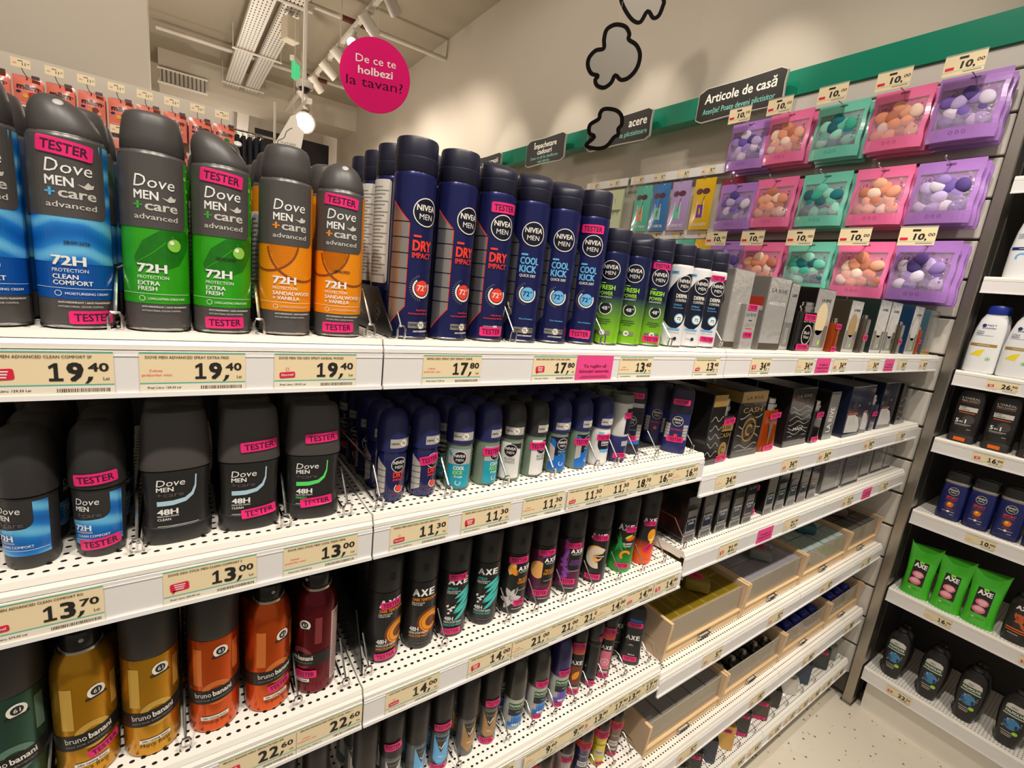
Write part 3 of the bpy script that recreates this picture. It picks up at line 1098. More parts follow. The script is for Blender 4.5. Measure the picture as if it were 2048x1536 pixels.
    w(DOVE, {'blue': 'MOISTURISING CREAM', 'green': 'LONG-LASTING CITRUS SCENT', 'orange': 'LONG-LASTING SCENT'}[kind], 0.0065, 0.0277, 0.0018, white_ink if kind != 'orange' else pale_ink, 5, bold=0.01, width=0.0275)
    w(DOVE, 'ANTI-PERSPIRANT / ANTI-TRANSPIRANT', 0.005, 0.0210, 0.0013, white_ink, 5, width=0.034)
    w(DOVE, 'ANTI-BACTERIAL ODOUR CONTROL', 0.002, 0.0178, 0.0013, pale_ink, 5, width=0.028)
    if tester:
        w(DOVE, {'blue': '28/09/2026', 'green': '28/05/2026', 'orange': '28/06/2026'}[kind], 0.0015, 0.0665, 0.0026, ink, 5, width=0.0155, shear=0.1)
    bl = MB().art(DOVE, rect(0.044, 0.030, 0.060, 0.118), white_ink, 5)
    for k in range(18):
        bl.art(DOVE, rect(0.0455, 0.034 + k * 0.0045, 0.0585 - 0.002 * (k % 3), 0.0352 + k * 0.0045), grey_ink, 6)
    parts = [('can_body', body.mesh('can_body')), ('sleeve', slv.mesh('sleeve')), ('back_label', bl.mesh('back_label', False)), ('label_panel', lab.mesh('label_panel')), ('lettering', txt.mesh('lettering', False))]
    cap = MB()
    if tester:
        ax = {'blue': -0.005, 'green': -0.009, 'orange': 0.0}[kind]
        prof = [(0.0218, 0.0), (0.0222, 0.001), (0.0221, 0.005), (0.0212, 0.011), (0.0194, 0.0165), (0.0168, 0.0210), (0.0132, 0.0245), (0.0090, 0.0270), (0.0045, 0.0284), (0.0004, 0.0288)]
        tf = lambda x, y, z: (x * (1 - 0.06 * z / 0.0288) + ax * max(0, z - 0.003) / 0.0288, y + 0.003 * z / 0.0288, 0.1472 + z + (0.22 * x * math.copysign(1, ax) * (1 if ax else 0)) * max(0, z - 0.005) / 0.0288)
        cap.lathe(prof, dove_cap_m, 32, tf=tf)
        nx = {'blue': -0.0035, 'green': 0.012, 'orange': 0.0018}[kind]
        nz = MB().lathe([(0.0032, 0.0), (0.0032, 0.0012), (0.0024, 0.0018)], nozzle_m, 16, tf=lambda x, y, z: (nx + x, -0.0128 + y * 0.66 - z * 0.75, 0.1684 + y * 0.75 + z * 0.66))
        parts.append(('spray_cap', cap.mesh('spray_cap'), [('nozzle', nz.mesh('nozzle'))]))
    else:
        cap.lathe([(0.0218, 0.1472), (0.0223, 0.1480), (0.0218, 0.158), (0.0207, 0.167), (0.0193, 0.1735), (0.0175, 0.1765), (0.0145, 0.178), (0.001, 0.1785)], dove_cap_m, 32)
        parts.append(('cap', cap.mesh('cap')))
    return parts


def put(name, cat, parts, x, y, zb, label, rz=0.0, group=None):
    t = thing(name, label, cat, (x, y, zb + 0.0004), rz, group)
    return grow(t, parts)


def behind(name, cat, parts, x, y, zb, what, n, step, rz=0.0, group=None, start=1):
    for k in range(start, start + n):
        w = ('directly', 'second', 'third', 'fourth', 'fifth')[k - 1]
        put(name, cat, parts, x + 0.001 * ((k * 7) % 3 - 1), y + step * k, zb, f'{what}, {w} in line behind it' if k > 1 else f'{what}, directly behind it', rz if cat == 'deodorant' else rz + 0.3 * k, group)


GD = 'grey-topped spray cans on the top shelf'
za = SZ['a0']
for (kind, tester, x, off, lb, st) in (
        ('blue', False, -0.1165, 0, 'blue and grey spray can cut by the left picture edge', ()),
        ('blue', True, -0.0650, 0, 'blue and grey spray can with two pink tester stickers', ((-0.002, 0.1365, 0.0335, 0.0115, -0.10), (0.009, 0.0100, 0.030, 0.0105, 0.02))),
        ('green', False, -0.0110, 1, 'green leaf spray can with its cap on and no tester sticker', ()),
        ('green', True, 0.0385, 3, 'green leaf spray can with tester stickers', ((-0.001, 0.1365, 0.0335, 0.0110, -0.09), (0.0005, 0.0105, 0.0315, 0.0105, 0.03))),
        ('orange', False, 0.0930, 8, 'orange wood-ring spray can with its cap on', ()),
        ('orange', True, 0.1450, 4, 'orange wood-ring spray can with tester stickers', ((-0.001, 0.1365, 0.0335, 0.0108, -0.07), (0.0, 0.0105, 0.0315, 0.0105, 0.03)))):
    pr = dove_parts(kind, tester)
    t = put('spray_can', 'spray can', pr, x, 0.536, za, lb, face_cam(x, 0.536, off), GD)
    for s in st:
        sticker(t, DOVE, *s)
    if tester:
        continue
    behind('spray_can', 'spray can', pr, x, 0.536, za, {'blue': 'spray can in the blue row', 'green': 'spray can in the capped green row', 'orange': 'spray can in the capped orange row'}[kind], 3, 0.0495, 2.6, GD)
for x, kind in ((-0.065, 'blue'), (0.0385, 'green'), (0.145, 'orange')):
    behind('spray_can', 'spray can', dove_parts(kind, False), x, 0.537, za, f'capped spray can behind the {kind} tester', 3, 0.0495, 2.5, GD)

# ------------------------------------------------------------------ navy spray cans
navy = mat('navy_lacquer', S(34, 38, 92), 0.28, 0.45, 0.05, 50)
navy_cap = mat('navy_cap', S(26, 26, 46), 0.42, 0, 0.05, 150)
red_orange = mat('print_red_orange', S(236, 62, 44), 0.4)
sky_ink = mat('print_sky', S(104, 178, 228), 0.4)
lime_ink = mat('print_lime', S(160, 222, 60), 0.4)
logo_navy = mat('logo_navy', S(14, 16, 38), 0.3)
cream_ink = mat('print_cream', S(236, 230, 218), 0.4)


def lime_fade():
    m = bpy.data.materials.new('navy_to_lime')
    m.use_nodes = True
    nt = m.node_tree
    b = nt.nodes['Principled BSDF']
    b.inputs['Roughness'].default_value = 0.28
    b.inputs['Metallic'].default_value = 0.4
    tc = nt.nodes.new('ShaderNodeTexCoord')
    sp = nt.nodes.new('ShaderNodeSeparateXYZ')
    nt.links.new(tc.outputs['Object'], sp.inputs[0])
    r = nt.nodes.new('ShaderNodeValToRGB')
    mr = nt.nodes.new('ShaderNodeMapRange')
    mr.inputs[1].default_value = 0.0
    mr.inputs[2].default_value = 0.146
    nt.links.new(sp.outputs[2], mr.inputs[0])
    nt.links.new(mr.outputs[0], r.inputs[0])
    r.color_ramp.elements[0].position = 0.16
    r.color_ramp.elements[0].color = S(140, 206, 40) + (1,)
    r.color_ramp.elements[1].position = 0.52
    r.color_ramp.elements[1].color = S(28, 36, 78) + (1,)
    nt.links.new(r.outputs[0], b.inputs['Base Color'])
    return m


lime_body = lime_fade()
NIV = Round([(0.0240, 0.0), (0.0240, 0.25)])


def nivea_logo(t, sur, cx, cz, r, lay=4):
    t.art(sur, disc(cx, cz, r), logo_navy, lay - 1)
    t.art(sur, ring(cx, cz, r * 0.93, r * 1.0), cream_ink, lay)
    t.write(sur, 'NIVEA', cx, cz + r * 0.10, r * 0.40, cream_ink, lay, bold=0.02, width=r * 1.5)
    t.write(sur, 'MEN', cx, cz - r * 0.50, r * 0.38, cream_ink, lay, bold=0.0, width=r * 1.05)


def nivea_cap(mb, r, z0, z1, opened):
    h = z1 - z0
    if opened:
        tf = lambda x, y, z: (x, y, z + (0.35 * (y + 0.0) if z > z1 - 0.012 else 0))
        mb.lathe([(r * 0.97, z0), (r, z0 + 0.001), (r, z0 + h * 0.42), (r * 0.975, z0 + h * 0.44), (r * 0.985, z0 + h * 0.5), (r * 0.96, z1 - 0.004), (r * 0.86, z1 - 0.0015), (r * 0.7, z1 - 0.001), (0.001, z1 - 0.0005)], navy_cap, 32, tf=tf)
    else:
        mb.lathe([(r * 0.97, z0), (r, z0 + 0.001), (r, z0 + h * 0.42), (r * 0.975, z0 + h * 0.44), (r * 0.985, z0 + h * 0.5), (r * 0.97, z1 - 0.003), (r * 0.92, z1 - 0.0006), (r * 0.8, z1), (0.001, z1 - 0.0005)], navy_cap, 32)
    return mb


@lru_cache(None)
def nivea_parts(kind, opened):
    body, dec, txt = MB(), MB(), MB()
    r = 0.0240
    tall = kind in ('dry', 'cool')
    zc, zt = (0.1815, 0.2175) if tall else (0.1400, 0.1740)
    if not tall:
        r = 0.0232
    sur = Round([(r, 0.0), (r, 0.25)])
    body.lathe([(r * 0.9, 0.0), (r * 1.015, 0.001), (r * 1.015, 0.0025), (r, 0.003)], steel_rim, 36)
    bm = {'dry': navy, 'cool': navy, 'fresh': lime_body, 'derma': mat('pearl_white', S(226, 224, 224), 0.3, 0.1)}[kind]
    body.lathe([(r, 0.003), (r, zc - 0.005), (r * 0.985, zc - 0.002), (r * 0.95, zc)], bm, 36)
    acc = {'dry': red_orange, 'cool': sky_ink, 'fresh': lime_ink, 'derma': sky_ink}[kind]
    k = 1.0 if tall else 0.80
    if kind != 'derma':
        # segmented silver panel on the left
        zlo, zhi = (0.0290, 0.1290) if tall else (0.030, 0.098)
        pl = -0.0175
        dec.art(sur, [[(pl - 0.022, zhi + 0.022), (pl - 0.022, zlo - 0.018), (pl, zlo + 0.008), (pl, zhi)]], acc if kind == 'dry' else silver_ink, 0)
        n = 6
        for i in range(n):
            za_, zb_ = zlo + (zhi - zlo) * i / n + 0.0006, zlo + (zhi - zlo) * (i + 1) / n - 0.0006
            xl = pl - 0.022
            if i == 0:
                q = [(xl, zlo - 0.016), (pl - 0.0009, zlo + 0.0085), (pl - 0.0009, zb_), (xl, zb_)]
            elif i == n - 1:
                q = [(xl, za_), (pl - 0.0009, za_), (pl - 0.0009, zhi - 0.001), (xl, zhi + 0.020)]
            else:
                q = [(xl, za_), (pl - 0.0009, za_), (pl - 0.0009, zb_), (xl, zb_)]
            dec.art(sur, [q], silver_ink, 1)
            dec.art(sur, rect(xl, zb_, pl, zb_ + 0.0012), logo_navy, 2)
    else:
        nb = logo_navy
        sw = [(-0.024, 0.052)] + [(-0.024 + 0.05 * t, 0.052 - 0.022 * math.sin(PI * t) ** 1.0 + 0.004 * t) for t in (0.15, 0.3, 0.45, 0.6, 0.75, 0.9, 1.0)] + [(0.034, 0.06), (0.034, 0.128), (0.012, 0.126), (-0.004, 0.118), (-0.016, 0.100), (-0.024, 0.078)]
        dec.art(sur, [sw], nb, 0)
    if tall:
        nivea_logo(txt, sur, 0.0, 0.1410, 0.0152)
        txt.art(sur, rrect(-0.0085, 0.1150, 0.0088, 0.0024, 0.0008), acc, 4)
        if kind == 'dry':
            txt.write(sur, 'DRY', -0.0135, 0.0995, 0.0108, acc, 4, align='L', bold=0.035, width=0.0235)
            txt.write(sur, 'IMPACT', -0.0135, 0.0915, 0.0058, acc, 4, align='L', bold=0.02, width=0.0230)
        else:
            txt.write(sur, 'COOL', -0.0135, 0.1030, 0.0085, acc, 4, align='L', bold=0.03, width=0.0245)
            txt.write(sur, 'KICK', -0.0135, 0.0925, 0.0085, acc, 4, align='L', bold=0.03, width=0.0225)
            txt.write(sur, 'QUICK DRY', -0.0125, 0.0865, 0.0034, cream_ink, 4, align='L', width=0.0215)
        cz = 0.0590 if kind == 'dry' else 0.0650
        txt.art(sur, disc(0.001, cz, 0.0086), acc, 4)
        txt.art(sur, ring(0.001, cz, 0.0096, 0.0116, PI * 0.72, PI * 2.15, 24), cream_ink, 4)
        for i in range(16):
            a = PI * (0.62 + 0.055 * i)
            txt.art(sur, [[(0.001 + 0.0128 * math.cos(a), cz + 0.0128 * math.sin(a)), (0.001 + 0.0152 * math.cos(a), cz + 0.0152 * math.sin(a)), (0.001 + 0.0152 * math.cos(a + 0.03), cz + 0.0152 * math.sin(a + 0.03)), (0.001 + 0.0128 * math.cos(a + 0.03), cz + 0.0128 * math.sin(a + 0.03))]], grey_ink, 4)
        txt.write(sur, '72', -0.0008, cz - 0.0030, 0.0060, white_ink if kind == 'dry' else logo_navy, 5, bold=0.012, width=0.0088)
        txt.write(sur, 'H', 0.0058, cz + 0.0010, 0.0028, white_ink if kind == 'dry' else logo_navy, 5, width=0.0022)
        if kind == 'dry':
            txt.write(sur, 'Dual Protect', 0.0035, 0.0330, 0.0020, acc, 4, width=0.0155)
            txt.write(sur, 'Anti-bacterial 48 ultra', 0.0, 0.0290, 0.0019, acc, 4, width=0.0270)
        else:
            txt.write(sur, 'Kick of freshness', 0.003, 0.0310, 0.0022, acc, 4, width=0.0190)
        txt.art(sur, rrect(0.0015, 0.0168, 0.0285, 0.0072, 0.001), silver_ink, 4)
        txt.art(sur, disc(0.0030, 0.0168, 0.0052, 6), cream_ink, 5)
        txt.art(sur, ring(0.0030, 0.0168, 0.0045, 0.0050, n=6), ink, 6)
        txt.write(sur, '72', 0.0025, 0.0150, 0.0034, ink, 6)
        txt.write(sur, 'DERMA', -0.0072, 0.0158, 0.0024, ink, 5, width=0.0095)
        txt.write(sur, 'ACTIVE', 0.0118, 0.0170, 0.0014, ink, 5, width=0.0060)
        txt.write(sur, 'ANTI-PERSPIRANT', 0.004, 0.0085, 0.0021, cream_ink, 4, width=0.0215)
    elif kind == 'fresh':
        nivea_logo(txt, sur, 0.0, 0.1130, 0.0142)
        txt.art(sur, rrect(-0.0080, 0.0935, 0.0076, 0.0014, 0.0005), acc, 4)
        txt.write(sur, 'FRESH', -0.0130, 0.0838, 0.0066, acc, 4, align='L', bold=0.03, width=0.0235)
        txt.write(sur, 'POWER', -0.0130, 0.0755, 0.0055, acc, 4, align='L', bold=0.02, width=0.0210)
        txt.write(sur, 'OCEAN EXTRACTS', -0.0130, 0.0715, 0.0022, cream_ink, 4, align='L', width=0.0200)
        txt.art(sur, ring(0.0, 0.0560, 0.0088, 0.0100, PI * 0.7, PI * 2.3, 22), cream_ink, 4)
        txt.art(sur, disc(0.0, 0.0560, 0.0076), logo_navy, 4)
        txt.write(sur, '48', -0.0012, 0.0533, 0.0056, cream_ink, 5, bold=0.012, width=0.0085)
        txt.write(sur, 'H', 0.0052, 0.0566, 0.0026, cream_ink, 5, width=0.002)
        for k_, wd in enumerate((0.019, 0.022, 0.012)):
            txt.art(sur, rect(-wd / 2, 0.0385 - 0.0032 * k_, wd / 2, 0.0394 - 0.0032 * k_), logo_navy, 4)
        txt.art(sur, rrect(0.0, 0.0190, 0.0250, 0.0058, 0.001), silver_ink, 4)
        txt.art(sur, disc(0.0, 0.0190, 0.0046, 6), cream_ink, 5)
        txt.write(sur, '48', 0.0, 0.0175, 0.003, ink, 6)
        txt.write(sur, 'DERMA', -0.0085, 0.0182, 0.0018, ink, 5, width=0.0062)
    else:
        nivea_logo(txt, sur, 0.0075, 0.1090, 0.0138)
        txt.art(sur, rect(-0.018, 0.1245, -0.006, 0.1290), sky_ink, 1)
        txt.write(sur, 'NEW', -0.012, 0.1256, 0.0022, logo_navy, 2, width=0.0080)
        txt.write(sur, 'DERMA', -0.0045, 0.0850, 0.0062, cream_ink, 4, align='L', bold=0.025, width=0.0205)
        txt.write(sur, 'CONTROL', -0.0045, 0.0785, 0.0042, cream_ink, 4, align='L', width=0.0205)
        txt.write(sur, 'Defend', -0.0055, 0.0715, 0.0030, sky_ink, 4, align='L')
        txt.write(sur, 'Extra protection', -0.0055, 0.0672, 0.0022, sky_ink, 4, align='L', width=0.0170)
        txt.art(sur, disc(0.0070, 0.0500, 0.0086), sky_ink, 4)
        txt.art(sur, disc(0.0070, 0.0500, 0.0070), cream_ink, 5)
        txt.write(sur, '72', 0.0070, 0.0473, 0.0052, logo_navy, 6)
        txt.art(sur, rect(-0.010, 0.0300, 0.012, 0.0330), sky_ink, 4)
        txt.art(sur, rect(-0.008, 0.0255, 0.012, 0.0262), grey_ink, 4)
        txt.art(sur, disc(0.0055, 0.0150, 0.0032, 12), ink, 4)
        txt.art(sur, rect(-0.006, 0.0145, 0.001, 0.0155), grey_ink, 4)
    cap = nivea_cap(MB(), r * 0.985, zc, zt, opened)
    return [('can_body', body.mesh('can_body')), ('side_panel', dec.mesh('side_panel')), ('lettering', txt.mesh('lettering', False)), ('cap', cap.mesh('cap'))], sur


@lru_cache(None)
def nivea_back_parts():
    """the same tall can seen from its back: white text block"""
    sur = NIV
    base, _ = nivea_parts('dry', False)
    t = MB()
    t.art(sur, rrect(0.0, 0.118, 0.034, 0.118, 0.004), cream_ink, 0)
    for k in range(26):
        t.art(sur, rect(-0.014, 0.068 + k * 0.004, 0.014 - 0.004 * ((k * 5) % 3), 0.0692 + k * 0.004), grey_ink, 1)
    return [base[0], ('back_label', t.mesh('back_label', False)), base[3]]


GN = 'navy spray cans on the top shelf'
zn = SZ['b0']
NF = (('dry', 0, 0.2255, 35, 'tall navy can with red print, leftmost of three, cap closed', ()),
      ('dry', 0, 0.2795, 40, 'tall navy can with red print, middle of three, turned aside', ()),
      ('dry', 1, 0.3350, 26, 'tall navy can with red print and tester stickers', ((0.000, 0.1640, 0.033, 0.0122, 0.02), (-0.001, 0.0130, 0.031, 0.0115, 0.02))),
      ('cool', 1, 0.3910, 13, 'tall navy can with sky-blue print, left of the untagged pair', ()),
      ('cool', 1, 0.4460, 13, 'tall navy can with sky-blue print, right of the untagged pair', ()),
      ('cool', 0, 0.5030, 10, 'tall navy can with sky-blue print and tester stickers', ((-0.003, 0.1640, 0.032, 0.0118, 0.02), (-0.001, 0.0150, 0.031, 0.0115, 0.03))),
      ('fresh', 0, 0.5570, -6, 'short green-based navy can, leftmost of three', ()),
      ('fresh', 1, 0.6095, 0, 'short green-based navy can, middle of three', ()),
      ('fresh', 0, 0.6620, 20, 'short green-based navy can with tester stickers', ((0.0, 0.1310, 0.030, 0.0105, 0.0), (0.001, 0.0120, 0.030, 0.0105, 0.0))),
      ('derma', 0, 0.7205, 16, 'white can with navy swoosh, leftmost of three', ()),
      ('derma', 0, 0.7725, 16, 'white can with navy swoosh, middle of three', ()),
      ('derma', 0, 0.8230, 16, 'white can with navy swoosh and tester stickers', ((0.004, 0.1275, 0.026, 0.0100, 0.0), (0.004, 0.0160, 0.026, 0.0100, 0.0))))
for i, (kind, op, x, off, lb, st) in enumerate(NF):
    pr, sur = nivea_parts(kind, bool(op))
    t = put('spray_can', 'spray can', pr, x, 0.537, zn, lb, face_cam(x, 0.537, off), GN)
    for s in st:
        sticker(t, sur, *s)
    nb = 3 if i in (0, 1) else 2
    for k in range(1, nb + 1):
        row = ('second', 'third', 'fourth')[k - 1]
        pp = nivea_back_parts() if i == 0 else nivea_parts(kind, False)[0]
        put('spray_can', 'spray can', pp, x - (0.001 if i else 0.003), 0.537 + 0.051 * k, zn, f'{"tall" if kind in ("dry", "cool") else "short"} can in the {row} row behind the {("first", "second", "third", "fourth", "fifth", "sixth", "seventh", "eighth", "ninth", "tenth", "eleventh", "twelfth")[i]} navy-capped can',
            face_cam(x, 0.537, (-50 if i == 0 else 30)), GN)

# the printed plastic divider at the start of the bay
dv = thing('divider_panel', 'black divider panel with diamond print at the left of the navy cans', 'divider', (0.199, 0.512, zn))
blk = mat('black_gloss', S(22, 20, 20), 0.25, 0, 0.04, 80)
shape = [[(0.0, 0.002), (0.30, 0.002), (0.30, 0.055), (0.055, 0.055), (0.0, 0.010)]]
mb = MB()
n = 5
sh = shape[0]
vs = [(-0.0008, y, z) for y, z in sh] + [(0.0008, y, z) for y, z in sh]
mb.add(vs, [(4, 3, 2, 1, 0), (5, 6, 7, 8, 9)] + [(i, (i + 1) % 5, 5 + (i + 1) % 5, 5 + i) for i in range(5)], blk)
pr = MB()
sd = Side(-0.0008)
for k in range(5):
    cy, cz = 0.05 + k * 0.045, 0.026
    for r_ in (0.011, 0.005):
        q = [(cy - r_, cz), (cy, cz + r_), (cy + r_, cz), (cy, cz - r_)]
        pr.art(sd, stroke(q, 0.0012, True), grey_ink, 0)
grow(dv, [('panel', mb.mesh('panel', False), [('diamond_print', pr.mesh('diamond_print', False))])])

for x, lb in ((-0.0395, 'between the blue tester and the green can'), (0.0660, 'between the green tester and the orange can'), (0.1735, 'right of the orange tester on the top shelf'),
              (0.2080, 'in front of the black diamond panel'), (0.3625, 'between the red-print tester and the sky-blue cans'), (0.5290, 'between the tall and the short navy cans'),
              (0.6905, 'between the green-based tester and the white cans'), (0.8455, 'at the end of the white cans')):
    divider(x, SZ['a0'], f'chrome wire divider {lb}', depth=0.33)

# ------------------------------------------------------------------ second level: roll-ons and sticks
dove_black = mat('satin_black', S(46, 44, 44), 0.4, 0, 0.04, 150)
tube_black = mat('stick_black', S(36, 34, 33), 0.36, 0, 0.04, 150)
ice_ink = mat('print_ice', S(176, 208, 224), 0.4)
mint_ink = mat('print_mint', S(92, 222, 108), 0.4)
dim_ink = mat('print_dim', S(96, 92, 90), 0.4)


@lru_cache(None)
def dove_rollon():
    prof = [(0.0165, 0.0), (0.0172, 0.0015), (0.0178, 0.012), (0.0186, 0.035), (0.0190, 0.060), (0.0190, 0.0655)]
    sur = Round(prof)
    body = MB().lathe(prof, dove_black, 32)
    cap = MB().lathe([(0.0190, 0.0662), (0.0205, 0.0672), (0.0206, 0.078), (0.0202, 0.094), (0.0190, 0.107), (0.0172, 0.115), (0.0150, 0.119), (0.0120, 0.1225), (0.0110, 0.1232), (0.001, 0.1235)], dove_black, 32)
    lab, t = MB(), MB()
    shp = [(-0.019, 0.013), (0.021, 0.013), (0.022, 0.062), (0.0115, 0.062), (0.0115, 0.046)] + [(0.0115 - 0.008 * (1 - math.cos(a)), 0.046 - 0.008 * math.sin(a)) for a in (0.4, 0.8, 1.2, 1.57)] + [(-0.019, 0.036)]
    lab.art(sur, [shp], blue_wave, 0)
    t.write(sur, 'Dove', -0.005, 0.0520, 0.0060, white_ink, 2, bold=0.0, shear=0.12, width=0.0175)
    t.write(sur, 'MEN', -0.0085, 0.0460, 0.0045, white_ink, 2, bold=0.02, width=0.0105)
    t.write(sur, '+care', -0.0040, 0.0400, 0.0044, dim_ink, 2, bold=0.01, width=0.018)
    t.write(sur, '72H', -0.0090, 0.0270, 0.0052, white_ink, 2, bold=0.03, width=0.0130)
    t.write(sur, 'PROTECTION', -0.0085, 0.0245, 0.0014, white_ink, 2, width=0.013)
    t.write(sur, 'CLEAN COMFORT', -0.0020, 0.0205, 0.0023, white_ink, 2, bold=0.01, width=0.024)
    t.art(sur, rect(-0.015, 0.0180, 0.020, 0.0184), white_ink, 2)
    return [('bottle', body.mesh('bottle')), ('cap', cap.mesh('cap')), ('label_panel', lab.mesh('label_panel')), ('lettering', t.mesh('lettering', False))], sur


@lru_cache(None)
def dove_stick(kind):
    kx, ky, p = 1.0, 0.56, 2.5
    prof = [(0.0270, 0.0), (0.0285, 0.002), (0.0288, 0.016), (0.0280, 0.0175), (0.0270, 0.0180), (0.0262, 0.030), (0.0262, 0.050), (0.0270, 0.068), (0.0280, 0.0745)]
    sur = Round(prof, kx, ky, p)
    base = MB().lathe(prof[:4], tube_black, 40, kx, ky, p)
    body = MB().lathe(prof[3:], tube_black, 40, kx, ky, p)
    cap = MB().lathe([(0.0275, 0.0752), (0.0288, 0.0760), (0.0288, 0.082), (0.0276, 0.100), (0.0268, 0.112), (0.0262, 0.120), (0.0250, 0.1275), (0.0225, 0.1312), (0.0180, 0.1325), (0.001, 0.133)], dove_cap_m, 40, kx, ky, p)
    t = MB()
    acc = ice_ink if kind == 'clean' else mint_ink
    t.write(sur, 'Dove', -0.0060, 0.0600, 0.0066, white_ink, 2, bold=0.0, shear=0.12, width=0.0225)
    t.write(sur, 'MEN', -0.0105, 0.0545, 0.0044, white_ink, 2, bold=0.02, width=0.0135)
    t.write(sur, '+care', -0.0065, 0.0490, 0.0044, dim_ink, 2, bold=0.0, width=0.0215)
    # the swoosh: a band curling up on the right
    outer = [(-0.0170, 0.0400), (-0.004, 0.0402), (0.006, 0.0425), (0.0120, 0.0480), (0.0145, 0.0560), (0.0150, 0.0690)]
    inner = [(0.0138, 0.0690), (0.0132, 0.0580), (0.0105, 0.0510), (0.0050, 0.0465), (-0.004, 0.0450), (-0.0170, 0.0448)]
    ni = len(inner)
    t.art(sur, [[outer[i], outer[i + 1], inner[ni - 2 - i], inner[ni - 1 - i]] for i in range(5)], acc, 2)
    t.write(sur, '48H', -0.0170, 0.0310, 0.0054, white_ink, 2, align='L', bold=0.03, width=0.0165)
    t.write(sur, 'PROTECTION', -0.0170, 0.0285, 0.0014, white_ink, 2, align='L', width=0.0165)
    t.write(sur, 'CLEAN' if kind == 'clean' else 'FRESH', -0.0170, 0.0250, 0.0023, white_ink if kind == 'clean' else mint_ink, 2, align='L', width=0.0105)
    t.art(sur, rect(-0.017, 0.0190, 0.016, 0.0194), white_ink, 2)
    return [('base', base.mesh('base')), ('tube', body.mesh('tube')), ('cap', cap.mesh('cap')), ('lettering', t.mesh('lettering', False))], sur


z2 = SZ['a1']
GR = 'deodorants of the second level, left bay'
pr, sur = dove_rollon()
t = put('roll_on', 'roll-on', pr, -0.106, 0.536, z2, 'black roll-on with blue label and no sticker, at the left edge', face_cam(-0.106, 0.536, -30), GR)
t = put('roll_on', 'roll-on', pr, -0.060, 0.536, z2, 'black roll-on with blue label and two tester stickers', face_cam(-0.06, 0.536, -14), GR)
sticker(t, Round([(0.0207, 0.0), (0.0207, 0.2)]), 0.003, 0.0770, 0.031, 0.0105, 0.07)
sticker(t, sur, 0.003, 0.0140, 0.030, 0.0105, 0.10)
for x in (-0.153, -0.106, -0.060):
    behind('roll_on', 'roll-on', pr, x, 0.536, z2, f'black roll-on in the {"outermost left" if x < -0.15 else "blue-label sticker" if x > -0.1 else "blue-label plain"} row', 3, 0.043, 1.5, GR, 1)
for x, kind, st, lb in ((-0.002, 'clean', 0, 'black stick with ice-blue swoosh and no tester sticker'),
                        (0.061, 'clean', 1, 'black stick with ice-blue swoosh and two tester stickers'),
                        (0.124, 'fresh', 2, 'black stick with green swoosh and two tester stickers')):
    pr, sur = dove_stick(kind)
    t = put('deodorant_stick', 'deodorant', pr, x, 0.535, z2, lb, face_cam(x, 0.535, 4), GR)
    if st:
        cs = Round([(0.0283, 0.09), (0.0266, 0.115)], 1.0, 0.56, 2.5)
        sticker(t, cs, 0.008, 0.0930 if st == 1 else 0.0960, 0.034, 0.0105, 0.07)
        sticker(t, sur, 0.008 if st == 1 else 0.004, 0.0200 if st == 1 else 0.0210, 0.033, 0.0100, 0.09)
    behind('deodorant_stick', 'deodorant', pr, x, 0.536, z2, f'black stick in the {("plain ice-blue", "tester ice-blue", "green swoosh")[st]} row', 3, 0.039, 0.0, GR)
for x, lb in ((-0.0335, 'between the roll-ons and the black sticks'), (0.0930, 'between the ice-blue and the green swoosh sticks'), (0.1580, 'right of the green swoosh stick')):
    divider(x, z2, f'chrome wire divider {lb}', y=0.511)

# ------------------------------------------------------------------ navy roll-ons
clear_green = film('pale_green_glass', S(206, 222, 196), 0.45, 0.08, S(150, 168, 150))
teal_print = mat('label_teal', S(20, 150, 172), 0.35, 0, 0.15, 60)
label_grey = mat('label_silver_grey', S(196, 190, 184), 0.35, 0.3, 0.04, 50)
active_blue = mat('label_active_blue', S(16, 104, 190), 0.35, 0, 0.12, 80)
rollon_navy = mat('rollon_navy', S(26, 30, 84), 0.2, 0.1, 0.04, 60, 0.4)
rollon_cap = mat('rollon_cap_navy', S(34, 38, 92), 0.36, 0, 0.04, 120)
rollon_black = mat('rollon_cap_black', S(44, 43, 44), 0.38, 0, 0.04, 120)
milk = mat('milk_white', S(222, 220, 216), 0.3)


